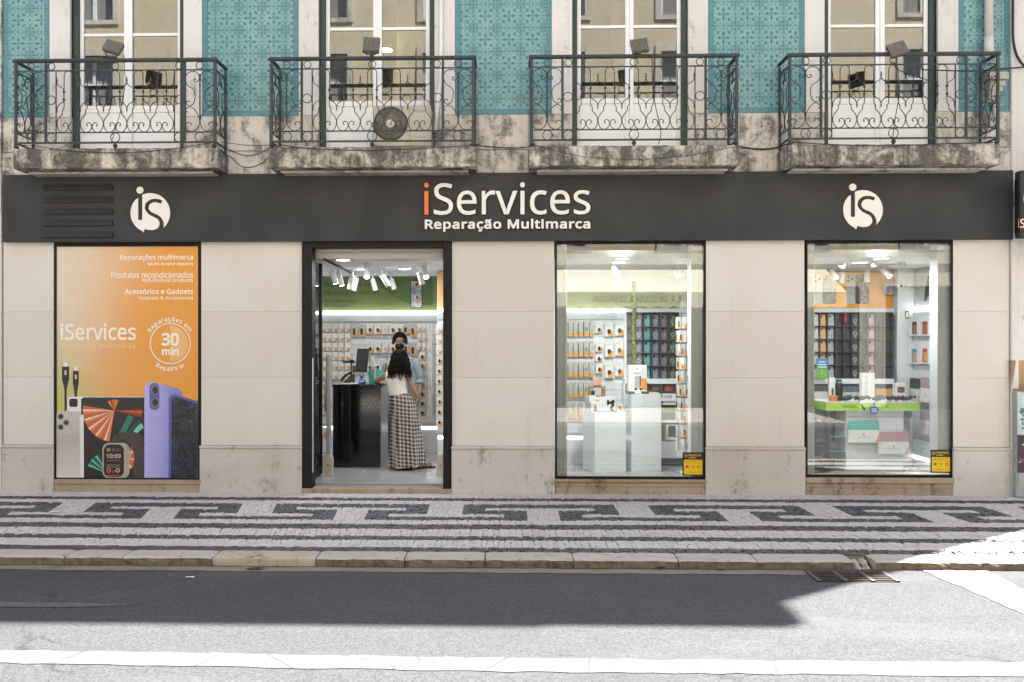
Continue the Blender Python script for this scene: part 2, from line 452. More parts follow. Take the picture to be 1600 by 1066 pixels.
def asphalt():
    m = M('worn_asphalt'); g = m.noise(160, 3, .7); v = m.voro(150); big = m.noise(.7, 6, .6); st = m.noise(1.6, 5, .6, v=m.vec((.35, 1.6, 1)))
    g2 = m.noise(58, 3, .75); g3 = m.noise(24, 4, .7)
    c = m.mix((g2*.6+g*.2+g3*.2).smooth(.36, .64), (.040, .040, .044), (.105, .103, .108))
    isl = m.voro(62).smooth(.06, .22)
    c = m.mix((1-isl)*.3, c, (.2, .195, .2))
    oil = m.noise(2.4, 4, .6).smooth(.68, .76); trk = m.noise(.9, 4, .6, v=m.vec((.12, 2.6, 1))).smooth(.55, .68)
    c = m.mix(trk*.35, c, (.05, .05, .054)); c = m.mix(oil*.4, c, (.035, .035, .037))
    ck = m.n('ShaderNodeTexVoronoi', feature='DISTANCE_TO_EDGE'); ck.inputs['Scale'].default_value = .55; wv = m.n('ShaderNodeTexNoise'); wv.inputs['Scale'].default_value = 2.2; wv.inputs['Detail'].default_value = 6
    vm = m.n('ShaderNodeVectorMath', operation='MULTIPLY_ADD'); m.t.links.new(m.pos(), wv.inputs[0]); m.t.links.new(wv.outputs['Color'], vm.inputs[0]); vm.inputs[1].default_value = (.7, .7, 0); m.t.links.new(m.pos(), vm.inputs[2]); m.t.links.new(vm.outputs[0], ck.inputs['Vector'])
    crk = (1-E(m.t, ck.outputs[0]).smooth(.002, .012))*m.noise(.4, 3).smooth(.48, .6); c = m.mix(crk*.6, c, (.02, .02, .022))
    c = m.mix(big.smooth(.45, .7)*.3, c, (.05, .05, .056)); c = m.mix(st.smooth(.52, .7)*.3, c, (.12, .118, .12))
    dk = m.noise(3, 6, .7, v=m.vec((.3, 2.2, 1))).smooth(.66, .74)
    c = m.mix(dk*.55, c, (.03, .03, .033))
    m.set(c, .88, bump=(g+v*.8+g2), bumpd=.006); return m.m
ASPH = asphalt()
def worn_paint(name, col, wear, sc_=1.0, crk=1.0):
    m = M(name); g = m.noise(120, 4, .7); b = m.noise(2.2*sc_, 6, .65); cr = m.voro(2.1, 'DISTANCE_TO_EDGE', v=m.vec((.75, 1.1, 1)))
    jit = m.noise(9, 4); k = (b*.55+g*.45).smooth(.5-wear*.35, .62-wear*.28)
    c = m.mix(k*.0+g.smooth(.35, .7)*.3, col, tuple(v*.8 for v in col))
    crack = (cr+(jit-.5)*.05).smooth(.004, .022)
    c = m.mix((1-crack)*.85*crk, c, (.05, .05, .05))
    hole = (g*.6+b*.5).smooth(.68-wear*.2, .72-wear*.16)
    c = m.mix(hole*.9, c, (.09, .088, .092))
    m.set(c, .75, bump=(g), bumpd=.003); return m.m
WLINE = worn_paint('white_road_paint', (.114, .113, .108), .42)
ZEBRA = worn_paint('zebra_paint', (.128, .127, .125), .08, crk=.5)
YLINE = worn_paint('faded_yellow_paint', (.25, .205, .145), .5, crk=0)
def cobble(name, base, alt, worn):
    m = M(name); r = m.island(); n = m.noise(60, 4, .65); big = m.noise(.9, 5)
    r2 = m.objrand()
    c = m.mix(((r+r2)*1.0).mod(1.0), base, alt); c = m.mix(n.smooth(.55, .75)*.35, c, worn); c = m.mix(big.smooth(.5, .75)*.22, c, worn)
    m.set(c, .62, bump=n, bumpd=.003); return m.m
CWHITE = cobble('white_limestone_cobble', (.56, .515, .475), (.64, .595, .555), (.38, .34, .305))
CDARK = cobble('dark_basalt_cobble', (.066, .063, .068), (.105, .10, .105), (.14, .13, .125))

IRON = plain('painted_wrought_iron', (.030, .038, .042), .55, 0, .35, 40, bump=.001)
GREENP = plain('dark_green_paint', (.018, .045, .036), .4, 0, .25, 20)
WPAINT = plain('white_gloss_joinery', (.85, .85, .86), .35, 0, .02, 6)
FASCIA = plain('anthracite_panel', (.041, .042, .0445), .6, 0, .16, 1.6, spec=.25)
LOUV = plain('louvre_metal', (.03, .03, .031), .4, 0, .1, 10)
BLACKF = plain('black_frame_metal', (.010, .010, .011), .5, 0, .2, 12, spec=.22)
LETW = plain('white_acrylic_letter', (.80, .79, .77), .35, 0, .02, 5)
LETO = plain('orange_acrylic_letter', (.78, .165, .04), .35, 0, .03, 5)
ALU = plain('brushed_aluminium', (.55, .56, .57), .35, .6, .06, 30)
LAMPG = plain('lamp_grey_gap_shade', (.09, .085, .078), .5, .2, .1, 30)  # darkened grey: carries the shade between the floodlight fins
ACW = plain('aged_white_plastic', (.50, .47, .40), .5, 0, .08, 5)
BLACKP = plain('black_plastic', (.012, .012, .013), .4, 0, .2, 20)
CABLE = plain('black_cable', (.015, .015, .016), .6, 0, .2, 20)
ZINC = plain('painted_downpipe', (.56, .55, .53), .5, 0, .1, 6)
CARD = plain('corrugated_cardboard', (.40, .26, .135), .8, 0, .08, 8)
CARDIN = plain('cardboard_inside', (.30, .185, .095), .85, 0, .08, 8)
GLASSW = glass('shop_window_glass', (.95, .97, .96), 1.52, 1.8, film=.02)
GLASSU = glass('upper_window_glass', (.80, .82, .80), 1.52, 3.4, film=.03)
# ------------------------------------------------------------------ road
XL, XR = -9.0, 8.6                 # how far pavement detail runs along the street
b = B(); b.quad((-60, -60, ROAD), (60, -60, ROAD), (60, -3.10, ROAD), (-60, -3.10, ROAD))
b.quad((7.75, -3.10, ROAD), (60, -3.10, ROAD), (60, 60, ROAD), (7.75, 60, ROAD))
road = tag(b.put('road', ASPH), kind='structure')
def line_strip(name, mat, x0, x1, y0, y1, h, wob=.011, step=.12, slope=0):
    b = B(); n = int((x1-x0)/step); pr = None
    for i in range(n+1):
        x = x0+(x1-x0)*i/n; dy = slope*max(0, -x); a = (x, y0+dy+random.uniform(-wob, wob), ROAD+h); c = (x, y1+dy+random.uniform(-wob, wob), ROAD+h)
        if pr: b.quad(pr[0], a, c, pr[1])
        pr = (a, c)
    return b.put(name, mat, road)
line_strip('white_lane_line', WLINE, -12, 12, -5.44, -5.225, .004, slope=.021)
line_strip('faded_edge_line', YLINE, -12, PX(1256, -3.2), -3.30, -3.165, .004, .012)
z1 = [G(1433, 888.5, ROAD), G(1600, 960.3, ROAD), G(1600, 922, ROAD), G(1528.3, 885, ROAD)]
d1 = z1[1]-z1[0]; d2 = z1[2]-z1[3]; L = .004
b = B(); e1, e2 = z1[0]+d1*1.7, z1[3]+d2*3.4; N_ = 40; pv = None
for i in range(N_+1):
    t = i/N_; u, v = z1[0].lerp(e1, t), z1[3].lerp(e2, t); j = lambda: random.uniform(-.012, .012); cq = ((u.x+j(), u.y+j(), ROAD+.004), (v.x+j(), v.y+j(), ROAD+.004))
    if pv: b.quad(pv[0], cq[0], cq[1], pv[1])
    pv = cq
b.put('zebra_crossing_stripe', ZEBRA, road)
b = B(); b.quad((-7, -4.33, ROAD+.004), (PX(120, -4.3), -4.30, ROAD+.004), (PX(215, -4.3), -4.22, ROAD+.004), (-7, -4.05, ROAD+.004))
b.put('tar_repair_strip', plain('old_tar_patch', (.10, .098, .10), .8, var=.3, scale=50), road)

# drain grating let into the gutter
gx0, gx1 = G(1256, 893, ROAD).x, G(1378, 893, ROAD).x
dg_ = thing('drain_grating', 'iron street drain grating set in the gutter beside the broken kerb stone', 'drain grate', ((gx0+gx1)/2, -3.3, ROAD))
gm = plain('rusty_cast_iron', (.07, .055, .042), .7, .2, .3, 60); gf = plain('grating_frame_concrete', (.085, .08, .07), .85, var=.2, scale=50)
gy0, gy1 = -3.50, -3.20
b = B(); b.box(gx0, gx1, gy0, gy1, ROAD+.001, ROAD+.004); b.put('drain_pit_shade', plain('drain_shade', (.012, .012, .012), .9), dg_)  # flat plate on the road; the hollow's shade is put into its colour
for fx in (gx0, gx0+(gx1-gx0)*.33, gx0+(gx1-gx0)*.66, gx1-.03): B().box(fx, fx+.035, gy0, gy1, ROAD+.0045, ROAD+.013).put('frame_bar', gf, dg_)
me = B().box(-.5, .5, -.007, .007, 0, .006).mesh('bar', gm)
for k in range(3):
    for i in range(5):
        cx = gx0+(gx1-gx0)*(.165+.33*k)+.012; put('bar', me, dg_, (cx, gy0+.04+i*.054, ROAD+.005), None, (abs(gx1-gx0)*.33-.045, 1, 1))

# ------------------------------------------------------------------ pavement of black and white cobbles
b = B(); b.box(XL-20, 7.75, -2.89, .35, -.5, -.016); b.box(-60, XL-20, -3.1, .35, -.5, 0)
pave = tag(b.put('pavement', MORTAR), kind='structure')
rows = [(-.0, -.31, 'w'), (-.31, -.49, 'd'), (-.49, -.69, 'w'), (-.69, -.905, 1), (-.905, -1.04, 2), (-1.04, -1.24, 3), (-1.24, -1.385, 4), (-1.385, -1.55, 5),
        (-1.55, -1.755, 'w'), (-1.755, -1.975, 'd'), (-1.975, -2.28, 'w'), (-2.28, -2.445, 'd'), (-2.445, -2.725, 'w'), (-2.725, -2.89, 'd')]
PER = 2.05
def segs(kind):
    """Colour runs along X of one band: list of (x0, x1, dark)."""
    if kind == 'w': return [(XL, XR, False)]
    if kind == 'd': return [(XL, XR, True)]
    dk = []
    for k in range(-6, 7):
        a = -.50+PER*k; c = .53+PER*k
        if kind in (1,): dk.append((a, a+1.67))
        if kind == 3: dk += [(a, a+.69), (c, c+.64)]
        if kind == 2: dk += [(a, a+.24), (a+1.43, a+1.67)]
        if kind == 4: dk += [(c, c+.24), (c+1.47, c+1.71)]
        if kind in (5,): dk.append((c, c+1.71))
    dk = sorted((max(XL, p), min(XR, q)) for p, q in dk if q > XL and p < XR); out = []; x = XL
    for p, q in dk:
        if p > x: out.append((x, p, False))
        out.append((p, q, True)); x = q
    if x < XR: out.append((x, XR, False))
    return out
def warp(x, y):
    s = min(1, max(0, (-x-.3)/3.2)); s = s*s*(3-2*s)*.22
    if x > 2.5: s += (x-2.5)*.03
    t = min(1, max(0, -y/.6))*min(1, max(0, (y+2.89)/.25))
    return x-s*(y+1.1)*t, y+t*(.004*math.sin(x*1.9+y*.7)+.003*math.sin(x*4.3+y*2)+.008*math.sin(x*.8))
stones = []
for ya, yb, kind in rows:
    h = ya-yb
    for xa, xb, dark in segs(kind):
        nr = max(1, round(h/(.062 if dark else .056))); st = .062 if dark else .054
        n = max(1, round((xb-xa)/st)); sl_ = random.uniform(-.02, .02)
        cuts = [xa+(xb-xa)*i/n+(random.uniform(-.18, .18)*st if 0 < i < n else 0) for i in range(n+1)]
        for r in range(nr):
            y0 = ya-h*r/nr; y1 = ya-h*(r+1)/nr
            for i in range(n):
                o = (random.uniform(-.006, .006) if not dark else random.uniform(-.025, .025))
                x0 = cuts[i]+(o if i else 0); x1 = cuts[i+1]+(o if i < n-1 else 0)
                if x1 > 7.7: continue
                stones.append((x0, x1, y0, y1, dark))
def stone_geo(x0, x1, y0, y1, dark, rel=None):
    g = .0003 if dark else .0014; dz = random.uniform(-.003, .003)-.002; tx, ty = random.uniform(-.05, .05), random.uniform(-.05, .05)
    def J(x, y): 
        X, Y = warp(x+random.uniform(-.004, .004), y+random.uniform(-.0015, .0015)); return X, Y
    c = [J(x0+g, y1+g), J(x1-g, y1+g), J(x1-g, y0-g), J(x0+g, y0-g)]
    mx = sum(p[0] for p in c)/4; my = sum(p[1] for p in c)/4
    top = [(mx+(p[0]-mx)*(.985 if dark else .955), my+(p[1]-my)*(.985 if dark else .955), dz+(p[0]-mx)*tx+(p[1]-my)*ty) for p in c]
    bot = [(p[0], p[1], -.0155) for p in c]; mid = [(p[0], p[1], dz-.0045) for p in c]
    return top, mid, bot, (mx, my)
def add_stone(b, geo, mi, rel=(0, 0)):
    top, mid, bot, _ = geo; n = len(b.v)
    for ring in (top, mid, bot): b.v += [(p[0]-rel[0], p[1]-rel[1], p[2]) for p in ring]
    fs = [(n, n+1, n+2, n+3)]+[(n+4*k+(i), n+4*k+4+i, n+4*k+4+(i+1) % 4, n+4*k+(i+1) % 4) for k in (0, 1) for i in range(4)]
    for f in fs: b.f.append(f); b.mi.append(mi); b.sm.append(False)
def appear(s):                     # size in the picture
    x, y = (s[0]+s[1])/2, (s[2]+s[3])/2; d = Vector((x, y, 0))-CAM; z = d.dot(_F); px = PPX+FPX*d.dot(_R)/z
    if not 6 < px < 1594: return 0
    return (s[1]-s[0])*(s[2]-s[3])/z**3
stones.sort(key=appear, reverse=True)
for s in stones[:300]:
    g_ = stone_geo(*s); b = B(); add_stone(b, g_, 0, g_[3]); put('paving_stone', b.mesh('paving_stone', CDARK if s[4] else CWHITE), pave, (g_[3][0], g_[3][1], 0))
b = B()
for s in stones[300:]: add_stone(b, stone_geo(*s), 1 if s[4] else 0)
tag(b.put('cobbles', [CWHITE, CDARK], pave), kind='stuff')

# ------------------------------------------------------------------ kerb of long stones
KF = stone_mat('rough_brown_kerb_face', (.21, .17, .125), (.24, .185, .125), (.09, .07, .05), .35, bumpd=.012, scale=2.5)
KO = stone_mat('ochre_kerb_stone', (.52, .46, .40), (.46, .36, .24), (.15, .10, .06), .2, bumpd=.003, scale=2)
kx = [-9.5, -8, -6.6, -5.3]+[G(p, 870, 0).x for p in (97, 189, 331, 494, 633, 758, 895, 1057, 1178, 1325, 1357, 1471)]+[5.2, 6.4, 7.7]
kerb = tag(thing('kerb', 'kerb of long worn limestone blocks edging the cobbled pavement', 'kerb', (0, -3.0, 0)), kind='structure')
del kerb['category']
def kerb_stone(x0, x1, i):
    rough = i not in (6, 13)
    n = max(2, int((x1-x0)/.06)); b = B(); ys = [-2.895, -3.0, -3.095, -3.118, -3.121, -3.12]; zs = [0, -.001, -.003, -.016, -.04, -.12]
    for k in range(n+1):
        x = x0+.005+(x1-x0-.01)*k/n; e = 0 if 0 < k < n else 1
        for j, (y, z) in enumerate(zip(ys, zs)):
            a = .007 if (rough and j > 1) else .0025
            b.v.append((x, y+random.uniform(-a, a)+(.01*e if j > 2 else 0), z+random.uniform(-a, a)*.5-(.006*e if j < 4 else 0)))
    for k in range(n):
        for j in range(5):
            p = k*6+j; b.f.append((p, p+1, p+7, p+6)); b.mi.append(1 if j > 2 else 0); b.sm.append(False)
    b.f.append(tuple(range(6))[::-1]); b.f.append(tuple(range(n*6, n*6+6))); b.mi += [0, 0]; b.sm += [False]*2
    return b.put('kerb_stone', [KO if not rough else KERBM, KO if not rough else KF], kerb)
for i in range(len(kx)-1):
    if i == 13: continue           # the broken stretch by the drain is rubble
    kerb_stone(kx[i], kx[i+1], i)
bx0, bx1 = kx[13], kx[14]
for k, (u0, u1, y1, z1_) in enumerate(((0, .55, -3.06, -.018), (.5, 1, -3.03, -.012), (.1, .5, -3.12, -.045), (.45, .95, -3.115, -.055))):
    b = B(); b.ball((0, 0, 0), 1, n=7, m=5)
    b.v = [tuple(Vector(p)*random.uniform(.8, 1.1)) for p in b.v]; b.sm = [False]*len(b.f)
    w_ = (bx1-bx0)*(u1-u0)/2
    b.v = [(bx0+(bx1-bx0)*(u0+u1)/2+p[0]*w_, y1+.06+p[1]*.07, z1_-.05+p[2]*.05) for p in b.v]
    b.put('rubble_stone', KERBM, kerb)
b = B(); b.box(-60, 7.75, -3.08, -2.90, -.5, -.09); b.put('kerb_bed', MORTAR, kerb)
# ------------------------------------------------------------------ the shop building
Zp = lambda py: PZ(py, 0)
FB, FT = PZ(377.5, 0), PZ(270, -.08)           # fascia bottom and top
BX0, BX1 = PX(4), PX(1583)
bld = thing('shop_building', 'old tiled building with phone repair shop below and four balcony windows above', 'building', (0, .2, 0))
TILB = PZ(179, 0)
W1, DR, W2, W3 = (PX(84), PX(313.5)), (PX(472), PX(706)), (PX(866), PX(1103)), (PX(1257), PX(1489))
H1, H2 = 2.95, 4.0
core = B()
edges = [BX0, W1[0], W1[1], DR[0], DR[1], W2[0], W2[1], W3[0], W3[1], BX1]
for i in range(0, 10, 2): core.box(edges[i], edges[i+1], .03, .32, -.3, FB+.02)
core.box(BX0, BX1, .03, .32, FB+.02, H2)
FW = [(PX(78), PX(110), PX(287), PX(316)), (PX(467), PX(498), PX(679), PX(711)), (PX(862), PX(894), PX(1075), PX(1106)), (PX(1257), PX(1288), PX(1465), PX(1497))]
xs = [BX0]+[v for f in FW for v in (f[1], f[2])]+[BX1]
WB = PZ(231, .12)                               # foot of the upper windows
for i in range(0, 10, 2): core.box(xs[i], xs[i+1], .03, .32, H2, 7.4)
for i in range(4): core.box(FW[i][1], FW[i][2], .03, .32, H2, WB-.01); core.box(FW[i][1], FW[i][2], .03, .32, 6.75, 7.4)
core.put('wall', RENDERW, bld)
b = B(); b.box(BX0, BX1, 0.0, 9, 7.4, 12.1); b.box(BX0, BX1, 8.6, 9, -.3, 7.4); b.box(BX0, BX0+.2, .32, 8.6, -.3, 7.4); b.box(BX1-.2, BX1, .32, 8.6, -.3, 7.4)
b.put('upper_storeys', RENDERW, bld)
b = B(); b.box(BX0-.1, BX1+.06, -.42, 9.2, 12.103, 12.4); b.put('cornice', SJ, bld)

# stone cladding of the piers: three slabs and a projecting plinth each
seams = [FB+.01, Zp(487), Zp(590), Zp(697)]
for i in range(0, 10, 2):
    x0, x1 = edges[i], edges[i+1]
    if i == 8: x1 = PX(1577)
    if i == 0: x0 = PX(5)
    for k in range(3):
        B().box(x0+.002, x1-.002, random.uniform(-.001, .001), .029, seams[k+1]+.0009, seams[k]-.0009, bev=.0018).put('stone_panel', SL, bld)
    B().box(x0-.006, x1+.006, -.022, .029, -.02, Zp(702), bev=.005).put('plinth_panel', SLP, bld)
    B().box(x0-.008, x1+.008, -.034, .029, Zp(702)+.001, Zp(697)-.002, bev=.006).put('plinth_ledge', SLP, bld)

# band between fascia and tiles
cut = [PX(4), PX(96), PX(355), PX(421), PX(560), PX(747), PX(826), PX(990), PX(1156), PX(1232), PX(1400), PX(1558), PX(1583)]
for i in range(12):
    x0, x1 = cut[i]+.002, cut[i+1]-.002
    B().box(x0, x1, -.012, .029, FT-.1, Zp(235), bev=.004).put('band_stone', SB, bld)
    for f in FW:                    # the upper course stops at the windows
        pass
    spans = [(x0, x1)]
    for f in FW:
        new = []
        for p, q in spans:
            if q <= f[1] or p >= f[2]: new.append((p, q)); continue
            if p < f[1]: new.append((p, f[1]-.001))
            if q > f[2]: new.append((f[2]+.001, q))
        spans = new
    for p, q in spans:
        if q-p > .02: B().box(p, q, -.003, .029, Zp(233.5), TILB-.002, bev=.003).put('band_stone', SB, bld)

# window surrounds
for f in FW:
    for a, c in ((f[0], f[1]), (f[2], f[3])):
        B().box(a, c, -.012, .20, TILB, 6.74, bev=.004).put('window_surround', SJ, bld)
    B().box(f[0], f[3], -.012, .20, 6.742, 7.0).put('window_surround', SJ, bld)

# tile panels
TS = .1423; BW = .064
panels = [(PX(4), FW[0][0]), (FW[0][3], FW[1][0]), (FW[1][3], FW[2][0]), (FW[2][3], FW[3][0]), (FW[3][3], PX(1578))]
tm = {}
def tile_mesh(w_, h_, mat):
    k = (round(w_, 3), round(h_, 3), mat.name)
    if k not in tm: tm[k] = B().box(.0007, w_-.0007, 0, .008, .0007, h_-.0007, bev=.0013).mesh('tile', mat)
    return tm[k]
ZT = 6.12
for x0, x1 in panels:
    x0 += .002; x1 -= .002
    pb = B(); pb.box(x0, x1, .012, .029, TILB, 6.74); pn = pb.put('tile_panel', plain('tile_grout', (.30, .31, .29), .9, var=.2), bld); WL[pn.name] = Vector((0, 0, 0))
    bx0, bx1 = x0+BW, x1-BW; bz0 = TILB+BW
    xs_ = sorted({bx0, bx1} | {k*TS for k in range(-60, 60) if bx0+.012 < k*TS < bx1-.012})
    zs_ = sorted({bz0, ZT} | {4.60+k*TS for k in range(-5, 40) if bz0+.012 < 4.60+k*TS < ZT-.012})
    for i in range(len(xs_)-1):
        for j in range(len(zs_)-1):
            put('tile', tile_mesh(xs_[i+1]-xs_[i], zs_[j+1]-zs_[j], TILE), pn, (xs_[i], .002+random.uniform(0, .0012), zs_[j]))
    for j in range(len(zs_)-1):
        for x in (x0, x1-BW): put('border_tile', tile_mesh(BW, zs_[j+1]-zs_[j], BTILE), pn, (x, .0025, zs_[j]))
    xb = [x0]+xs_+[x1]
    for i in range(len(xb)-1): put('border_tile', tile_mesh(xb[i+1]-xb[i], BW, BTILE), pn, (xb[i], .0025, TILB))

# upper balcony windows: green outer frame, white french doors
def french_window(f, st0, st1, tr, rail0, rail1):
    """f: surround edges; st: meeting stile, tr: glazing bar, rail: top and bottom of the lock rail (photo pixels)."""
    x0, x1 = f[1], f[2]; Yd = .10; gw = PX(8)-PX(0)
    root = B(); root.box(x0+.001, x0+gw, .05, .2, WB-.005, 6.74); root.box(x1-gw, x1-.001, .05, .2, WB-.005, 6.74); root.box(x0+gw+.001, x1-gw-.001, .05, .2, 6.66, 6.738)
    wn = root.put('french_window', GREENP, bld); WL[wn.name] = Vector((0, 0, 0))
    a0, a1 = x0+gw+.002, x1-gw-.002; s0, s1 = PX(st0, Yd), PX(st1, Yd); sm_ = (s0+s1)/2; zt = PZ(tr, Yd); zr0, zr1 = PZ(rail0, Yd), PZ(rail1, Yd); e = .048
    fr = B()
    fr.box(a0, a0+e, Yd, Yd+.045, WB, 6.655, bev=.004); fr.box(a1-e, a1, Yd, Yd+.045, WB, 6.655, bev=.004)
    fr.box(s0, sm_-.002, Yd, Yd+.045, WB, 6.655, bev=.004); fr.box(sm_-.001, s1, Yd-.012, Yd+.045, WB, 6.655, bev=.006)
    for p, q in ((a0+e, s0), (s1, a1-e)):
        fr.box(p+.001, q-.001, Yd+.004, Yd+.04, zt-.018, zt+.018, bev=.003)
        fr.box(p+.001, q-.001, Yd+.001, Yd+.044, zr1, zr0, bev=.004)
        fr.box(p+.001, q-.001, Yd+.001, Yd+.044, WB, WB+.075, bev=.004)
    fr.put('frame', WPAINT, wn)
    for p, q in ((a0+e, s0), (s1, a1-e)):
        B().box(p+.002, q-.002, Yd+.018, Yd+.032, WB+.076, zr1-.001).put('lower_panel', WPAINT, wn)
        for z0, z1 in ((zr0+.001, zt-.019), (zt+.019, 6.65)):
            B().box(p+.002, q-.002, Yd+.020, Yd+.024, z0, z1).put('pane', GLASSU, wn)
    return wn
french_window(FW[0], 193.5, 207, 49, 161, 172)
french_window(FW[1], 583, 597, 43, 156, 165)
french_window(FW[2], 977, 990, 43, 154.5, 163)
french_window(FW[3], 1368, 1382, 45, 157, 166)

# rooms behind the upper windows
RW = plain('upper_room_wall', (.60, .52, .36), .8, var=.05); RB = plain('upper_room_ceiling', (.66, .64, .58), .8, var=.04)
b = B(); Yb = 3.6
b.box(BX0+.2, BX1-.2, Yb, Yb+.1, 4.0, 7.3); b.box(BX0+.2, BX1-.2, .33, 3.6, 3.96, 4.0)
for x in (PX(392), PX(787), PX(1182)): b.box(x-.05, x+.05, .33, Yb, 4.0, 7.3)
b.put('upper_room_walls', RW, bld)
B().box(BX0+.2, BX1-.2, .33, 3.6, 6.9, 7.0).put('upper_room_ceiling', RB, bld)
pil = plain('room_pilaster_paint', (.33, .26, .15), .8, var=.06)
for px, wd in ((262, .34), (620, .36), (958, .36)):
    x = P(px, 100, 1.6).x; B().box(x, x+wd, 1.6, 1.9, 4.0, 6.9).put('room_pillar', pil, bld)
# round ceiling lamp lit in the second room
lx = P(603.5, 79, 1.5); b = B(); b.lathe([(0, 0), (.085, 0), (.085, .008), (0, .008)], (lx.x, 1.5, lx.z), 20)
tag(b.put('ceiling_lamp', glow('warm_lamp_disc', (1, .93, .8), 5)), 'round lit ceiling lamp seen through the window above the air conditioner', 'lamp')

# ------------------------------------------------------------------ neighbours (only slivers are in view, but they shade the street)
nb = thing('corner_building', 'white rendered corner house continuing the street beyond the shop', 'building', (7, .2, 0))
NX0, NX1 = PX(1590), 7.56
b = B(); b.box(NX0, NX1, -.02, 9, -.3, 12.05); b.box(BX1+.003, NX0-.001, .31, 9, -.3, 12.05); b.put('wall', RENDERW, nb)
B().box(BX1+.063, NX1+.13, -.40, 9.2, 12.053, 12.36, bev=.01).put('cornice', SJ, nb)
B().box(NX0+.1, NX1-.1, -.2, 8.6, 12.37, 12.5).put('roof', plain('roof_tile_red', (.35, .14, .08), .8), nb)
B().box(PX(1578), NX0-.003, -.035, .3, -.02, 6.9, bev=.008).put('corner_pilaster', SJ, nb)
B().box(PX(1577), NX0-.002, -.05, .02, Zp(700), Zp(697), bev=.004).put('plinth_ledge', SLP, nb)
lb = thing('adjoining_building', 'grey blue house adjoining the shop beyond the poster window', 'building', (-12, .2, 0))
B().box(-30, BX0-.004, .02, 9, -.3, 12.0).put('wall', plain('grey_blue_render', (.36, .40, .42), .8, var=.1, scale=4), lb)
B().box(-30, BX0-.11, -.4, 9.2, 12.003, 12.35).put('cornice', SJ, lb)
B().box(-12, BX0-.004, -.03, .02, 3.4, 6.9).put('stone_strip', SB, lb)
B().box(-12, BX0-.004, -.02, .02, -.02, 3.398).put('stone_cladding', SL, lb)

# ------------------------------------------------------------------ the sunlit house across the street (seen only in reflections)
ob = thing('opposite_building', 'ochre sunlit house across the street mirrored in the shop glass', 'building', (0, -14, 0))
OY = -13.5
cx_ = [-20.0]; wins = []
for k in range(-5, 6): wins.append((k*3.3+.9, k*3.3+2.1))
b = B(); prev = -20
for a, c in wins:
    b.box(prev, a, OY-.4, OY, 3.3, 14.5); prev = c
b.box(prev, 20, OY-.4, OY, 3.3, 14.5)
lev = [(3.3, 4.4), (6.6, 7.6), (9.8, 10.8), (13.0, 14.5)]
for a, c in wins:
    for z0, z1 in lev: b.box(a+.001, c-.001, OY-.4, OY-.002, z0, z1)
b.put('wall', OCHRE, ob)
for a, c in wins:
    for k in range(3):
        z0, z1 = lev[k][1], lev[k+1][0]
        fr = B()
        for p, q, r_, s_ in ((a-.16, a, z0, z1), (c, c+.16, z0, z1), (a-.16, c+.16, z1, z1+.18), (a-.16, c+.16, z0-.12, z0)): fr.box(p, q, OY-.1, OY+.035, r_, s_)
        wn = fr.put('window', OPPST, ob); WL[wn.name] = Vector((0, 0, 0))
        fr = B(); m_ = (a+c)/2
        for p, q in ((a+.001, a+.07), (m_-.05, m_+.05), (c-.07, c-.001)): fr.box(p, q, OY-.2, OY-.14, z0, z1)
        fr.box(a+.071, m_-.051, OY-.2, OY-.15, z0+1.4, z0+1.46); fr.box(m_+.051, c-.071, OY-.2, OY-.15, z0+1.4, z0+1.46); fr.put('frame', WPAINT, wn)
        B().box(a, c, OY-.19, OY-.185, z0, z1).put('pane', plain('dark_window_pane', (.28, .27, .25), .1, var=.1), wn)
B().box(-20, 20, OY-.1, OY+.12, 14.52, 14.9).put('cornice', OPPST, ob)
B().box(-20, 20, OY-.3, OY+.08, 3.9, 4.2).put('string_course', OPPST, ob)
b = B()
for k in range(-6, 7): b.box(k*3.3-.35, k*3.3+.35, OY-.4, OY+.02, 0, 3.3)
b.put('ground_floor', OPPST, ob); B().box(-20, 20, OY-.5, OY-.42, 0, 3.3).put('shop_front_glass', plain('dark_shop_front', (.05, .055, .055), .2, var=.3, scale=2), ob)
awn = thing('shop_awning', 'cream canvas awning with dark lettering mirrored in the shop window', 'awning', (3.2, -12.3, 3.0))
AW = plain('cream_canvas', (.66, .61, .46), .8, var=.05, scale=5, bump=.001)
ax0, ax1 = -.2, 8.6; AY = OY+1.6; AZ = -.30
b = B(); b.quad((ax0, OY+.1, 3.75), (ax1, OY+.1, 3.75), (ax1, AY, 3.05), (ax0, AY, 3.05)); b.quad((ax0, OY+.1, 3.73), (ax0, AY, 3.03), (ax1, AY, 3.03), (ax1, OY+.1, 3.73)); b.put('canvas', AW, awn)
b = B(); n = 110; pv = None
for i in range(n+1):
    x = ax0+(ax1-ax0)*i/n; z = 2.70-.05*abs(math.sin(i*math.pi/5)); c = ((x, AY+.002, 3.04), (x, AY+.002, z), (x, AY-.004, 3.04), (x, AY-.004, z))
    if pv: b.quad(pv[0], c[0], c[1], pv[1]); b.quad(pv[2], pv[3], c[3], c[2])
    pv = c
b.put('valance', AW, awn)
text('lettering', 'E. F. DE SOUSA & SILVA, LDA.', BLACKP, 2.13, 4.4, 2.775, 2.97, AY+.006, awn, font='humanist', mirror=True)
# footway in front of that house
B().box(-30, 7.5, OY-.5, -8.9, -.5, ROAD+.09).put('footway', plain('pale_paving', (.40, .37, .34), .8, var=.12, scale=6)).__setitem__('kind', 'structure')
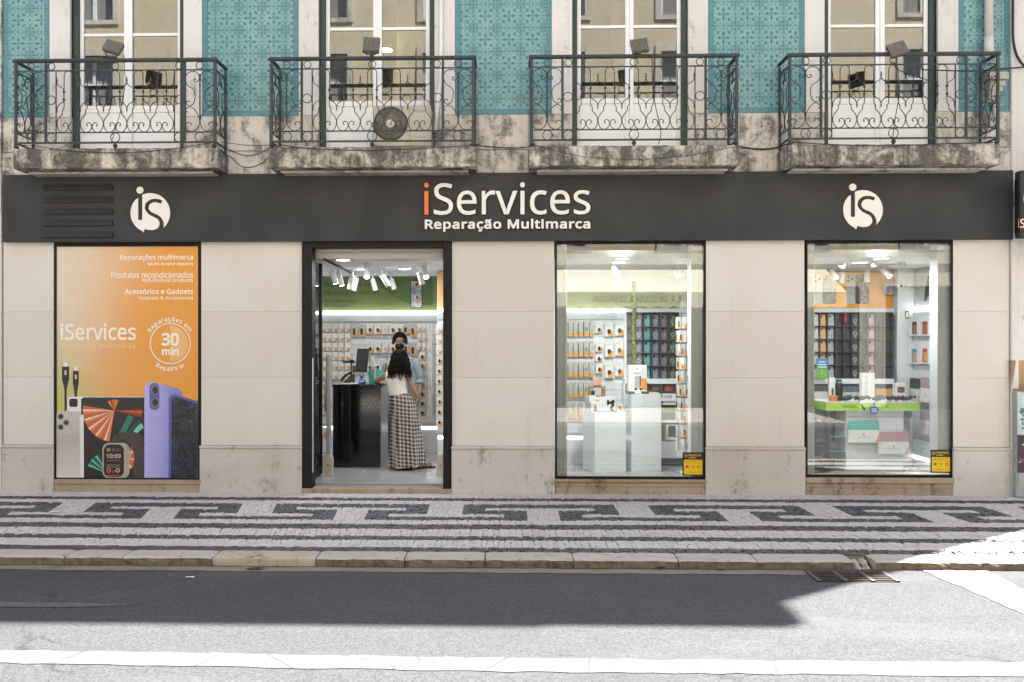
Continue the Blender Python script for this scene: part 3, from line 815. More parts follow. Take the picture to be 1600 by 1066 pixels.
# ------------------------------------------------------------------ fascia sign
FY = -.085
sg = thing('shop_sign', 'long anthracite shop sign reading iServices Reparação Multimarca above the windows', 'sign', (PX(795, FY), -.04, (FB+FT)/2))
fx0, fx1 = PX(4, FY), PX(1583.5, FY)
lv = [(288, 297), (306.5, 316), (325, 334.5), (343.5, 353), (362, 371)]
lx0, lx1 = PX(68, FY), PX(176.5, FY)
seam = [fx0, lx0-.02, lx1+.02, PX(560, FY), PX(1010, FY), PX(1395, FY), fx1]
for i in range(6):
    if i == 1:                      # the louvred plate: strips between the openings
        zz = [FT]+[v for a, c in lv for v in (PZ(a, FY, 120), PZ(c, FY, 120))]+[FB]
        b = B()
        for k in range(0, 12, 2): b.box(seam[i]+.0006, seam[i+1]-.0006, FY, FY+.05, zz[k+1], zz[k])
        for k in range(1, 11, 2):
            b.box(seam[i]+.0006, lx0, FY, FY+.05, zz[k+1]+.0005, zz[k]-.0005); b.box(lx1, seam[i+1]-.0006, FY, FY+.05, zz[k+1]+.0005, zz[k]-.0005)
        b.put('panel', FASCIA, sg)
    else: B().box(seam[i]+.0006, seam[i+1]-.0006, FY, FY+.05, FB, FT).put('panel', FASCIA, sg)
b = B(); b.box(fx0+.004, fx1-.004, FY+.052, -.002, FB+.004, FT-.004); b.put('backing_box', FASCIA, sg)
for a, c in lv:
    z1_, z0_ = PZ(a, FY, 120), PZ(c, FY, 120); b = B(); d = z1_-z0_
    b.v = [(lx0, FY+.001, z1_), (lx1, FY+.001, z1_), (lx1, FY-.03, z0_+.008), (lx0, FY-.03, z0_+.008), (lx0, FY-.03, z0_+.002), (lx1, FY-.03, z0_+.002), (lx0, FY+.004, z1_-.004), (lx1, FY+.004, z1_-.004)]
    b.f = [(0, 3, 2, 1), (3, 4, 5, 2), (4, 6, 7, 5), (0, 6, 4, 3), (1, 2, 5, 7)]; b.mi = [0]*5; b.sm = [False]*5
    b.box(lx0, lx1, FY+.0485, FY+.0515, z0_, z1_)
    b.put('louvre', LOUV, sg)
def ltext(nm, s, x0, y0, x1, y1, **kw): return ptext(nm, s, LETW, x0, y0, x1, y1, FY-.012, sg, **kw)
ltext('letter', 'iServices', 663, 285.5, 922, 336, font='humanist', depth=.026, split=True, mat0=LETO, bold=.003)
ltext('letter', 'Reparação Multimarca', 664, 342.5, 922, 362, font='inter', depth=.02, split=True, bold=.028, space=1.08)
def logo(x0, y0):
    """Round speech-bubble emblem with i and S cut out; (x0, y0) is the disc's centre in the photograph."""
    k = 1/11.845
    def q(px, py): p = P(x0+(px-648)*k, y0+(py-625)*k, FY-.012); return (p.x, p.z)
    cx, cy, R = 648, 625, 366
    A = lambda d, r=R: (cx+r*math.cos(math.radians(d)), cy-r*math.sin(math.radians(d)))
    left = [A(d) for d in range(131, 251, 6)]   # arc from the i's left edge down to the tail
    poly = [(422, 350)]+left[1:]+[(520, 985), (545, 918), (600, 936), (660, 943), (720, 938), (775, 915), (812, 870), (820, 820), (805, 770), (770, 730), (700, 695), (630, 660), (575, 605), (545, 550), (545, 500), (560, 450), (545, 430), (500, 430), (500, 756), (422, 756)]
    b = B(); b.prism([q(*p) for p in poly], FY-.012, FY-.001)
    right = [A(d) for d in range(112, -50, -6)]
    poly2 = [(500, 292)]+right+[(893, 905), (900, 850), (895, 800), (870, 740), (830, 690), (770, 650), (700, 625), (650, 595), (622, 550), (622, 500), (650, 455), (700, 430), (760, 428), (850, 455), (872, 395), (800, 368), (730, 362), (660, 372), (600, 405), (562, 448), (547, 428), (500, 428)]
    b.prism([q(*p) for p in poly2], FY-.012, FY-.001)
    c = q(458, 205); r = 66*k*10.42/FPX
    b.prism([(c[0]+r*math.cos(t*math.pi/10), c[1]+r*math.sin(t*math.pi/10)) for t in range(20)], FY-.012, FY-.001)
    b.put('logo', LETW, sg)
logo(234.7, 332.8); logo(1348.6, 328)

# ------------------------------------------------------------------ shop windows
def shop_window(px0, px1, py0, py1, strips, cy):
    x0, x1 = PX(px0, .03), PX(px1, .03); z0, z1 = PZ(py1, .03), FB+.02; pc = (px0+px1)/2
    fr = B(); t = .022
    fr.box(x0+.002, x0+t, .004, .06, z0, z1, bev=.002); fr.box(x1-t, x1-.002, .004, .06, z0, z1, bev=.002); fr.box(x0+t+.001, x1-t-.001, .006, .06, z0, z0+.028, bev=.002); fr.box(x0+t+.001, x1-t-.001, .006, .06, PZ(py0+5, .03), z1, bev=.002)
    wn = fr.put('shop_window', BLACKF, bld); WL[wn.name] = Vector((0, 0, 0))
    B().box(x0+t+.002, x1-t-.002, .030, .038, z0+.029, PZ(py0+5, .03)-.001).put('pane', GLASSW, wn)
    b = B()
    for a, c in strips:
        xa, xc = PX(a, .1), PX(c, .1); b.box(xa, xa+(xc-xa)*.62, .10, .30, .06, 3.0, bev=.004); b.box(xa+(xc-xa)*.62+.002, xc, .104, .30, .06, 3.0, bev=.004)
    b.put('inner_post', PLASTER, wn)
    sx0, sx1 = x0-.004, x1+.004
    B().box(sx0, sx1, -.028, .32, PZ(753.5, -.03), z0-.002, bev=.006).put('sill', SILL, wn)
    B().box(sx0+.004, sx1-.004, .0, .32, PZ(760.5, 0), PZ(753.5, -.03)-.001, bev=.003).put('sill_course', SILL, wn)
    B().box(sx0+.002, sx1-.002, -.010, .32, -.02, PZ(760.5, 0)-.001, bev=.004).put('sill_base', SILL, wn)
    return wn
shop_window(867, 1102.5, 377, 747.5, [(871, 886), (1079.5, 1098)], 0)
shop_window(1258, 1488, 377, 743.5, [(1261.5, 1273), (1465, 1484)], 0)

# poster window: a printed panel behind a thin black frame
x0, x1 = PX(85, 0), PX(314.5, 0); z0, z1 = PZ(749, 0, 200), FB+.02
B().box(W1[0], W1[1], .06, .32, -.02, FB).put('blind_wall', PLASTER, bld)
B().box(x0-.004, x1+.004, -.028, .059, PZ(757, -.03, 200), z0-.002, bev=.006).put('sill', SILL, bld)
B().box(x0, x1, -.008, .059, -.02, PZ(757, -.03, 200)-.001, bev=.003).put('sill_base', SILL, bld)
pst = thing('advert_poster', 'tall orange advert poster of repaired phones and tablet, 30 min repairs badge', 'poster', ((x0+x1)/2, .02, z0))
b = B(); xr = PX(309.5, .0); b.box(x0, x0+.022, -.004, .058, z0, z1); b.box(xr, x1, -.004, .058, z0, z1, bev=.002); b.box(x0+.023, xr-.001, -.002, .058, z0, z0+.016); b.box(x0+.023, xr-.001, -.002, .058, PZ(385, 0, 200), z1); b.put('frame', BLACKF, pst)
def poster_print():
    m = M('orange_poster_print'); x, y, z = m.xyz(); u = (x-x0)/(x1-x0); v = (z-z0)/(z1-z0)
    c = m.mix((u*.9+(1-v)*.35).smooth(.0, .75), lin(214, 205, 190), lin(222, 152, 62))
    c = m.mix(((1-u)*1.1+(v-.3).abs()*-1.4).smooth(.35, 1.35), c, lin(176, 180, 72))
    c = m.mix(((u-.5).abs()*-2.2+(v-.42).abs()*-2.0+.9).smooth(0, 1)*.6, c, lin(222, 160, 96))
    m.set(c, .38); return m.m
PY = .012
B().box(x0+.0225, xr-.0015, PY, .05, z0+.0165, PZ(385, 0, 200)-.001).put('print', poster_print(), pst)
PW = plain('poster_white_ink', (.82, .79, .72), .4, var=.02); PD = plain('poster_black_ink', (.018, .018, .02), .35, var=.1)
def pt(s, a, t, c, d, **kw): ptext('lettering', s, kw.pop('mat', PW), a, t, c, d, PY-.0015, pst, **dict(dict(bold=.012), **kw))
pt('Reparações multimarca', 187.5, 397.5, 301.7, 408.5); pt('Multi-brand repairs', 231, 409.8, 301.7, 416.3)
pt('Produtos recondicionados', 173.8, 424.5, 301.7, 434.5); pt('Refurbished products', 222.5, 434.8, 301.7, 442.5)
pt('Acessórios e Gadgets', 194.7, 451, 301.7, 462.3); pt('Gadgets & Accessories', 217, 463, 301.7, 469.8)
pt('iServices', 94.5, 505.5, 212.5, 531.5, font='humanist'); pt('Reparação Multimarca', 96.5, 536, 211, 546.5, space=1.1, mat=plain('poster_faint_ink', lin(224, 196, 150), .4, var=.02))
pt('30', 252.5, 520, 279.5, 540.5, bold=.03); pt('min', 253, 543, 279, 555, bold=.035)
c = P(266, 537, PY); k = 10.51/FPX
arc_text('lettering', 'Reparações em', PW, c.x, c.z, 35.5*k, 152, 30, 11.5*k, PY-.0015, pst, bold=.02)
arc_text('lettering', 'Repairs in', PW, c.x, c.z, 34.5*k, 236, 303, 11.5*k, PY-.0015, pst, inside=True, bold=.02)
b = B(); b.tube(circle(c.x, c.z, 31.8*k, PY-.001, 40), 1.15*k, 4, closed=True, r2=.0008); b.put('badge_ring', PW, pst)
b = B(); b.prism([(c.x, c.z-28*k)]+[(c.x+28*k*math.cos(math.radians(a)), c.z+28*k*math.sin(math.radians(a))) for a in range(-84, 91, 6)], PY-.0008, PY-.0002); b.put('badge_sector', plain('badge_tint', lin(226, 178, 112), .4, var=.02), pst)
def ppoly(name, pts, mat, lay): 
    return B().prism([(P(x, y, PY).x, P(x, y, PY).z) for x, y in pts], PY-.001*lay, PY-.0004).put(name, mat, pst)
def pcirc(name, x, y, r, mat, lay, ry=None, n=18): return ppoly(name, [(x+r*math.cos(i*2*math.pi/n), y+(ry or r)*math.sin(i*2*math.pi/n)) for i in range(n)], mat, lay)
def prr(name, a, t, c_, d, r, mat, lay): return ppoly(name, rrect(a, c_, t, d, r), mat, lay)
BOT = 746.5
S_ = plain('printed_silver', (.50, .47, .43), .4, var=.1, scale=3); SD = plain('printed_grey', (.22, .205, .19), .4, var=.1); SW = plain('printed_white', (.72, .72, .71), .4, var=.04)
# two cable plugs
for cx, t, wd in ((102.5, 566, 5.6), (118.5, 572.5, 4.6)):
    prr('plug_tip', cx-wd*.55, t, cx+wd*.55, t+9, 1, SW, 2); prr('plug_body', cx-wd, t+7, cx+wd, t+27, 1.5, PD, 3)
    ppoly('plug_neck', [(cx-wd, t+26), (cx+wd, t+26), (cx+1.8, t+42), (cx+1.6, t+85), (cx-1.6, t+85), (cx-1.8, t+42)], PD, 3)
    prr('plug_mark', cx-1.5, t+13, cx+1.5, t+20, .8, S_, 4)
# tablet with a burst of coloured rays
prr('tablet', 105.5, 620, 240, BOT+6, 6, SW, 4)
ppoly('tablet_screen', [(127, 624), (131, 621), (240, 621), (240, BOT), (127, BOT)], PD, 5)
prr('tablet_camera', 108.5, 623, 121.5, 636, 3, PD, 5)
ray_c = [lin(*v) for v in ((206, 96, 40), (236, 178, 80), (222, 118, 44), (246, 220, 160), (190, 60, 40), (230, 190, 190), (238, 160, 50), (150, 60, 26))]
ray_m = [plain('printed_ray_%d' % i, v, .4, var=.08) for i, v in enumerate(ray_c)]
teal_m = [plain('printed_teal_%d' % i, lin(*v), .4, var=.08) for i, v in enumerate(((38, 120, 104), (120, 196, 170), (24, 84, 74), (70, 160, 138)))]
def fan(cx, cy, r, a0, a1, n, mats, lay, clip=None):
    for i in range(n):
        t0 = a0+(a1-a0)*i/n; t1 = a0+(a1-a0)*(i+.86)/n; pts = [(cx, cy)]
        for t in (t0, (t0+t1)/2, t1):
            rr = r if clip is None else min(r, clip(t))
            pts.append((cx+rr*math.cos(math.radians(t)), cy-rr*math.sin(math.radians(t))))
        ppoly('screen_ray', pts, mats[(i*5+i//3) % len(mats)], lay)
fan(179, 641.5, 49, 171, 262, 15, ray_m, 6); fan(179, 641.5, 44, 2, -14, 4, [ray_m[7], ray_m[0]], 6)
fan(179, 641.5, 17, 62, 128, 6, [ray_m[7], ray_m[0], ray_m[6]], 6)
ppoly('screen_ray', [(186, 677), (201, 648), (209, 652), (197, 677)], teal_m[0], 6); ppoly('screen_ray', [(203, 676), (221, 661), (225, 668), (213, 678)], teal_m[1], 6); ppoly('screen_ray', [(199, 676), (216, 657), (220, 660), (207, 676)], teal_m[2], 6)
fan(172, 742, 37, 120, 158, 8, teal_m, 6)
fan(196, 715, 19, 62, -70, 8, ray_m, 6)
# pale phone, back and camera island
PEARL = M('printed_pearl'); _x, _y, _z = PEARL.xyz(); PEARL.set(PEARL.mix(((_z-z0)*1.3+PEARL.noise(5)*.3).smooth(0, .9), (.66, .62, .58), (.44, .41, .37)), .4); PEARL = PEARL.m
prr('pale_phone', 88.5, 643, 128, BOT+8, 6, S_, 7); ppoly('pale_phone_side', [(125, 652), (131, 647), (131.5, BOT), (125, BOT)], SW, 7.2)
prr('pale_phone', 88.5, 680, 125.5, BOT+8, 5, PEARL, 7.6)
prr('camera_island', 90, 642, 112, 676, 5, S_, 8)
for cx, cy in ((95.5, 651), (95.5, 667.5), (104, 660.5)): pcirc('camera_lens', cx, cy, 4.9, SD, 9); pcirc('camera_glass', cx, cy, 3.3, PD, 9.6)
# lilac phone and cracked phone
def grad(name, c0, c1, pa, pb):
    m = M(name); x, y, z = m.xyz(); xa, xb = P(pa, 700, PY).x, P(pb, 700, PY).x; m.set(m.mix(((x-xa)/(xb-xa)+m.noise(4, 3)*.3-.15).smooth(0, 1), c0, c1), .4); return m.m
LIL = grad('printed_lilac', lin(172, 170, 226), lin(128, 126, 192), 230, 284); LILD = plain('printed_deep_lilac', lin(88, 86, 164), .4, var=.08)
ppoly('lilac_phone', [(226, 606), (228, 600), (233, 597), (242, 597.5), (278, 607), (284, 613), (285, BOT), (226, BOT)], LIL, 8)
ppoly('lilac_phone_side', [(226, 606), (228.5, 601), (231, 604), (231, BOT), (226, BOT)], plain('printed_light_lilac', lin(176, 174, 226), .4), 8.5)
ppoly('camera_island', rrect(234, 249.5, 598.5, 641, 7.5), LILD, 9)
for cy in (609.5, 629): pcirc('camera_lens', 243, cy, 6.4, SD, 10, 7.2); pcirc('camera_glass', 243, cy, 4.8, PD, 11, 5.6)
ppoly('cracked_phone', [(264, 624), (267, 618), (273, 616.5), (309, 627), (309.3, BOT), (264, BOT)], LILD, 9)
def cracked():
    m = M('printed_cracked_screen'); v = m.voro(26, 'DISTANCE_TO_EDGE', v=m.vec((1, 1, .8))); n = m.noise(9, 5, .7); n2 = m.noise(60, 3)
    k = ((1-v.smooth(.0, .022))*n.smooth(.42, .62)).max(n2.smooth(.66, .74)*n.smooth(.5, .66))
    m.set(m.mix(k*.75, m.mix(m.noise(6).smooth(.4, .7), (.008, .008, .01), (.02, .028, .05)), (.35, .42, .55)), .35); return m.m
ppoly('cracked_screen', [(268.5, 625), (272, 619.5), (308.5, 631), (308.8, BOT), (268, BOT)], cracked(), 10)
# watch
STR = plain('printed_strap', (.06, .045, .045), .5, var=.1); TI = plain('printed_titanium', (.40, .36, .30), .4, var=.1)
ppoly('watch_strap', [(174, 690), (178, 680), (190, 675.5), (211, 675), (222, 682), (226, 700), (226, BOT), (208, BOT), (210, 712), (206, 698), (196, 689)], STR, 7)
prr('watch_case', 160.5, 692, 202.5, 747.3, 10, TI, 8); prr('watch_crown', 199, 704, 205.5, 717, 2.5, TI, 8.5); prr('watch_face', 162.6, 694.5, 194, 745, 9, PD, 9)
pt2 = lambda s, a, t, c_, d, m_: ptext('lettering', s, m_, a, t, c_, d, PY-.0105, pst)
pt2('10:09', 166.5, 709.5, 188.5, 716, PW)
for cx, cy, r, m_ in ((170, 703, 2.6, ray_m[1]), (178, 703, 2.2, SD), (184.5, 703, 2.2, ray_m[4]), (170.5, 735, 3.6, ray_m[2]), (178, 737, 2, SD), (184.5, 735, 3.4, ray_m[1])):
    pcirc('watch_dial', cx, cy, r, m_, 10, n=12); pcirc('watch_dial_centre', cx, cy, r*.6, PD, 10.4, n=10)
for y_, m_ in ((719, ray_m[4]), (726, SD), (729, SD), (742, ray_m[4])): prr('watch_text_bar', 167, y_, 188, y_+1.2, .5, m_, 10)

# ------------------------------------------------------------------ shop doorway
dx0, dx1 = PX(472.5, 0), PX(705.5, 0)
fr = B()
fr.box(dx0, PX(488.5, 0), -.03, .16, PZ(763, 0, 590), FB+.01, bev=.004); fr.box(PX(692.5, 0), dx1, -.03, .16, PZ(763, 0, 590), FB+.01, bev=.004); fr.box(PX(488.5, 0)+.001, PX(692.5, 0)-.001, -.028, .16, PZ(387, 0, 590), FB+.01, bev=.003)
dr = fr.put('shop_doorway', BLACKF, bld); WL[dr.name] = Vector((0, 0, 0))
B().box(dx0-.003, dx1+.003, -.04, .17, -.02, PZ(764, -.04, 590), bev=.006).put('threshold', SILL, dr)
B().box(dx0+.1, dx1-.1, .171, .36, -.02, .05).put('door_mat', plain('grey_ribbed_mat', (.16, .165, .17), .7, var=.15, scale=60), dr)
B().box(dx0+.02, dx1-.02, .361, .38, -.02, .062).put('metal_strip', ALU, dr)
hb = B(); hy = .17; hb.box(PX(490, hy), PX(692, hy), hy, .5, PZ(394.5, hy, 590), 3.0); hb.box(PX(490, hy), PX(692, hy), hy+.012, .5, PZ(404, hy, 590), PZ(394.5, hy, 590)-.003)
hb.put('shutter_housing', plain('beige_shutter_box', (.50, .47, .43), .5, var=.05), dr)
lf = B(); lx_ = P(504, 500, 1.02).x-.045; ly0, ly1 = .165, 1.02; lz0, lz1 = .075, PZ(388, .16, 500)
for a, c, p, q in ((ly0, ly0+.06, lz0, lz1), (ly1-.06, ly1, lz0, lz1), (ly0+.061, ly1-.061, lz0, lz0+.12), (ly0+.061, ly1-.061, lz1-.07, lz1)): lf.box(lx_, lx_+.045, a, c, p, q, bev=.003)
le = lf.put('door_leaf', BLACKF, dr)
B().box(lx_+.018, lx_+.026, ly0+.061, ly1-.061, lz0+.121, lz1-.071).put('door_glass', glass('door_leaf_glass', (.8, .84, .83), 1.5, 1.2, film=.05), dr)
b = B(); b.tube([(lx_+.09, ly1-.03, .9), (lx_+.09, ly1-.03, 1.35)], .014, 10); b.tube([(lx_+.045, ly1-.03, .95), (lx_+.09, ly1-.03, .95)], .009, 8); b.tube([(lx_+.045, ly1-.03, 1.3), (lx_+.09, ly1-.03, 1.3)], .009, 8); b.put('pull_handle', ALU, dr)
b = B(); b.box(PX(488.8, 0), PX(488.8, 0)+.012, -.028, -.02, PZ(738, 0, 490), PZ(560, 0, 490)); b.put('frame_seal', ALU, dr)

# security notices on the two panes
for i, (a, t, c_, d, lb_) in enumerate(((1066.5, 707, 1100, 743.5, 'black and yellow alarm notice stuck on the pane with the white plinths'), (1454, 703, 1487, 739, 'black and yellow alarm notice stuck on the pane beside the green topped display table'))):
    Y = .0285; pc = (a+c_)/2
    st = thing('alarm_notice', lb_, 'sticker', P(pc, d, Y), 'alarm company notices on the windows')
    b = B(); pbox(b, a, t, c_, d, Y, .0008); b.put('backing', plain('notice_black', (.02, .018, .014), .4), st)
    b = B(); pbox(b, a+2, t+11.5, c_-2.5, d-2, Y-.0008, .0006); b.put('yellow_field', plain('notice_yellow', lin(232, 192, 14), .4, var=.04), st)
    YL = plain('notice_gold_ink', lin(214, 180, 60), .4)
    ptext('lettering', 'PROSEGUR', YL, a+9, t+2.8, c_-4.5, t+6.2, Y-.0008, st, bold=.02); ptext('lettering', 'ALARMES', YL, a+9, t+7.2, c_-13, t+9.6, Y-.0008, st, bold=.02)
    cc = P(a+5, t+5.4, Y-.0008); b = B(); b.tube(circle(cc.x, cc.z, .017, cc.y, 14), .004, 4, closed=True, r2=.0004); b.ball(cc, .006, sc_=(1, .1, 1), n=8, m=5); b.put('emblem', YL, st)
    DK = plain('notice_dark_ink', (.22, .16, .01), .5)
    ptext('lettering', 'LIGADO 24 H', DK, a+4, t+13, c_-7, t+15.4, Y-.0016, st, bold=.02); ptext('lettering', 'À CENTRAL DE ALARMES', DK, a+4, t+16.2, c_-5, t+18, Y-.0016, st)
    for k in range(3):
        q = P(a+7+9*k, t+22.5, Y-.0016); b = B()
        if k == 0: b.box(q.x-.02, q.x+.02, q.y, q.y+.0005, q.z-.012, q.z+.006); b.prism([(q.x-.024, q.z+.006), (q.x+.024, q.z+.006), (q.x, q.z+.02)], q.y, q.y+.0005)
        elif k == 1: b.tube(circle(q.x, q.z, .014, q.y, 12), .003, 4, closed=True, r2=.0004); b.box(q.x+.013, q.x+.026, q.y, q.y+.0005, q.z-.002, q.z+.003)
        else: b.box(q.x-.015, q.x-.006, q.y, q.y+.0005, q.z-.015, q.z+.015); b.box(q.x+.004, q.x+.013, q.y, q.y+.0005, q.z-.015, q.z+.015)
        b.put('pictogram', DK, st)
    ptext('lettering', 'PROSEGUR.PT', DK, a+9, d-6, c_-11, d-4.2, Y-.0016, st)

# ------------------------------------------------------------------ right edge: projecting sign, cabinet, cardboard
ps = thing('projecting_sign', 'dark box sign hung out from the corner house with round emblem', 'sign', (PX(1592, -.3), -.3, 3.4))
sx = PX(1589, -.35); pz0, pz1 = PZ(373, -.35, 1590), PZ(268, -.35, 1590)
B().box(sx, sx+.75, -.42, -.30, pz0, pz1, bev=.01).put('sign_box', FASCIA, ps); B().box(sx-.012, sx+.03, -.40, -.32, PZ(364, -.35, 1590), PZ(281, -.35, 1590)).put('end_cap', BLACKF, ps)
b = B(); b.box(sx-.16, sx+.02, -.37, -.36, PZ(319, -.35, 1590), PZ(317, -.35, 1590)); b.box(sx+.3, sx+.36, -.3, 0, pz1-.1, pz1-.04); b.put('bracket', BLACKF, ps)
e0 = PX(1590.5, -.42)
text('lettering', 'iServices', LETW, e0, e0+.42, PZ(356, -.42, 1595), PZ(342, -.42, 1595), -.4215, ps, font='humanist', depth=.004, split=True, mat0=LETO)
b = B(); cz = PZ(311, -.42, 1595); b.prism([(e0+.22+.16*math.cos(t*math.pi/14), cz+.16*math.sin(t*math.pi/14)) for t in range(28)], -.427, -.4205); b.put('logo', plain('sign_aqua', (.45, .70, .72), .4), ps)
B().box(e0+.13, e0+.17, -.4285, -.4275, cz-.08, cz+.09).put('logo_letter', FASCIA, ps)
text('logo_letter', 'S', FASCIA, e0+.19, e0+.32, cz-.1, cz+.08, -.4275, ps, font='humanist', depth=.001)
cb = thing('utility_cabinet', 'grey street cabinet covered in bill posters at the corner house wall', 'cabinet', (PX(1595, -.25), -.2, 0))
cx0 = PX(1588.5, -.13); ct = PZ(612, -0.1300, 1590)
B().box(cx0, cx0+.7, -0.1300, -.025, 0, ct, bev=.008).put('body', plain('cabinet_grey', (.33, .35, .36), .5, var=.12, scale=8), cb)
B().box(cx0+.02, cx0+.68, -0.1380, -0.1305, .1, ct-.06).put('door', plain('cabinet_grey_door', (.36, .38, .39), .5, var=.12, scale=8), cb)
def bill(name, c0, c1, sc_):
    m = M(name); n = m.noise(sc_, 3, .8); m.set(m.mix(n.smooth(.46, .54), c0, c1), .6); return m.m
zb = lambda py: PZ(py, -0.1400, 1590)
B().box(cx0+.004, cx0+.5, -0.1415, -0.1385, zb(679), zb(613)).put('bill_poster', bill('pale_green_bill', (.50, .60, .58), (.42, .50, .47), 9), cb)
GI = plain('bill_green_ink', (.06, .16, .12), .6, var=.3)
b = B(); random.seed(4)
for k in range(34): b.ball((cx0+.04+random.random()*.4, -0.1422, zb(random.uniform(638, 657))), random.uniform(.012, .03), 0, 6, 4, (random.uniform(.4, 1), .03, random.uniform(.4, 1.2)))
b.put('bill_drawing', GI, cb)
for a, c_, s in ((658.5, 665, 'GAIMFS'), (667, 671, 'DE L')): text('lettering', s, GI, cx0+.05, cx0+(.42 if len(s) > 4 else .3), zb(c_), zb(a), -0.1422, cb, bold=.04)
B().box(cx0+.004, cx0+.5, -0.1415, -0.1385, zb(739), zb(680)).put('bill_poster', bill('dark_bill', (.035, .02, .03), (.05, .03, .04), 6), cb)
b = B(); random.seed(3)
for k in range(26): q = Vector((cx0+.02+random.random()*.44, -0.1422, zb(random.uniform(707, 725)))); b.ball(q, random.uniform(.012, .022), k % 4, 7, 4, (1, .05, 1))
b.put('bill_flowers', [plain('bill_ink_%d' % i, v, .6) for i, v in enumerate(((.4, .08, .06), (.1, .16, .4), (.45, .3, .08), (.35, .08, .25)))], cb)
b = B(); b.tube(spline([(cx0+.1, -0.1422, zb(706)), (cx0+.12, -0.1422, zb(698)), (cx0+.10, -0.1422, zb(692))], 4), .006, 4, r2=.0005); b.ball((cx0+.075, -0.1422, zb(695)), .02, 0, 8, 5, (1.2, .03, .6)); b.ball((cx0+.135, -0.1422, zb(697)), .02, 0, 8, 5, (1.2, .03, .6)); b.put('bill_sprout', plain('bill_leaf_ink', (.35, .5, .08), .6), cb)
kb = thing('cardboard_box', 'flattened brown cardboard box leaning behind the street cabinet', 'box', (PX(1590, -.2), -.3, .8))
b = B(); zt, zm = PZ(565, -.3, 1585), PZ(602, -.3, 1585); xa = PX(1577.5, -.03)
poly = [(xa, zt), (xa+.62, zt+.03), (xa+.62, .0), (xa+.08, .0), (xa+.075, PZ(690, -.3, 1585)), (xa+.028, PZ(640, -.3, 1585)), (xa+.02, zm-.05)]
b.prism(poly, -.022-.0, -.016); b.move(Matrix.Translation((0, -.0, 0))); b.put('board', CARD, kb)
b = B(); b.v = [(xa-.004, -.03, zt+.01), (xa+.075, -.032, zt+.012), (xa+.03, -.034, zm), (xa+.016, -.06, zm-.02), (xa+.002, -.055, zt-.02)]; b.f = [(0, 1, 2, 3, 4)]; b.mi = [0]; b.sm = [False]; b.put('flap', CARDIN, kb)
b = B(); b.quad((xa+.03, -.024, zm+.0), (xa+.61, -.024, zm+.02), (xa+.6, -.05, zm-.12), (xa+.04, -.05, zm-.13)); b.put('fold', CARDIN, kb)
# ------------------------------------------------------------------ balconies
BY = -.42; KB = (BY-CAM.y)/FPX                   # metres per photo pixel on the railing's plane
ZB = lambda y: PZ(y, BY, 800)
BC = [PX(180, BY), PX(581.5, BY), PX(990.5, BY), PX(1396, BY)]
BLAB = ['stone balcony with iron railing above the poster window and the louvres', 'stone balcony with iron railing that carries the air conditioner',
        'stone balcony with iron railing above the window with white plinths', 'stone balcony with iron railing next to the downpipe']
BG = 'balconies in a row along the first floor'
HW = 160*KB
def XZ(pts, c): return [Vector((c+x*KB, BY, ZB(y))) for x, y in pts]
def slab_mesh(c, seed):
    rnd = random.Random(seed); x0, x1 = c-162.5*KB, c+162.5*KB; zt, zb_ = ZB(229), ZB(260.5)
    b = B(); n = 64; prof = [(-.002, zt-.004), (-.2, zt-.002), (BY-.012, zt), (BY-.022, zt-.012), (BY-.024, zt-.06), (BY-.024, (zt+zb_)/2), (BY-.022, zb_+.05), (BY-.018, zb_+.012), (BY-.008, zb_), (-.2, zb_), (-.003, zb_)]
    for k in range(n+1):
        x = x0+(x1-x0)*k/n; e = .012 if k in (0, n) else 0
        for y, z in prof:
            b.v.append((x, y+rnd.uniform(-.004, .004)+(e if y < BY else 0), z+rnd.uniform(-.004, .004)))
    m = len(prof)
    for k in range(n):
        for j in range(m-1): p = k*m+j; b.f.append((p, p+1, p+m+1, p+m)); b.mi.append(0); b.sm.append(False)
    b.f.append(tuple(range(m))[::-1]); b.f.append(tuple(range(n*m, n*m+m))); b.mi += [0, 0]; b.sm += [False]*2
    return b.mesh('slab', SBAL)
bal = thing('balcony', BLAB[0], 'balcony', (BC[0], -.2, ZB(260)), BG)
c = BC[0]
put('slab', slab_mesh(c, 1), bal)
b = B(); b.box(c-150*KB, c+150*KB, -.30, -.004, ZB(260.5)-.035, ZB(260.5)-.006, bev=.015); b.put('slab_moulding', SOF, bal)
YB_ = -.05                                      # where the side rails meet the wall
b = B(); zr = ZB(89.5); b.tube([(c-HW, YB_, zr), (c-HW, BY, zr), (c-HW+.001, BY, zr)], .019, 8, r2=.024); b.tube([(c+HW, YB_, zr), (c+HW, BY, zr)], .019, 8, r2=.024)
b.box(c-HW-.026, c+HW+.026, BY-.024, BY+.024, zr-.023, zr+.02, bev=.012); b.put('handrail', IRON, bal)
def rail(y, r, name='rail'):
    b = B(); z = ZB(y); b.box(c-HW, c+HW, BY-r, BY+r, z-r, z+r); b.box(c-HW-r, c-HW+r, BY+r+.001, YB_, z-r, z+r); b.box(c+HW-r, c+HW+r, BY+r+.001, YB_, z-r, z+r); b.put(name, IRON, bal)
rail(105.5, .0065); rail(203.5, .0065); rail(219.5, .0095)
def post(dx, y0, y1, w, Y=BY, name='post'):
    B().box(c+dx*KB-w, c+dx*KB+w, Y-w*.8, Y+w*.8, ZB(y1), ZB(y0)-.003, bev=w*.3).put(name, IRON, bal)
for dx in (-159, 159): post(dx, 92, 227, .017); post(dx, 92, 227, .015, YB_)
for dx in (-111, 111): post(dx, 92, 219, .014)
for dx in (-94.5, 94.5): post(dx, 106, 219, .0065, name='bar')
def ring(dx, y, r):
    p = XZ([(dx, y)], c)[0]; B().tube(circle(p.x, p.z, r*KB, BY, 18), .0055, 5, closed=True, r2=.007).put('ring', IRON, bal)
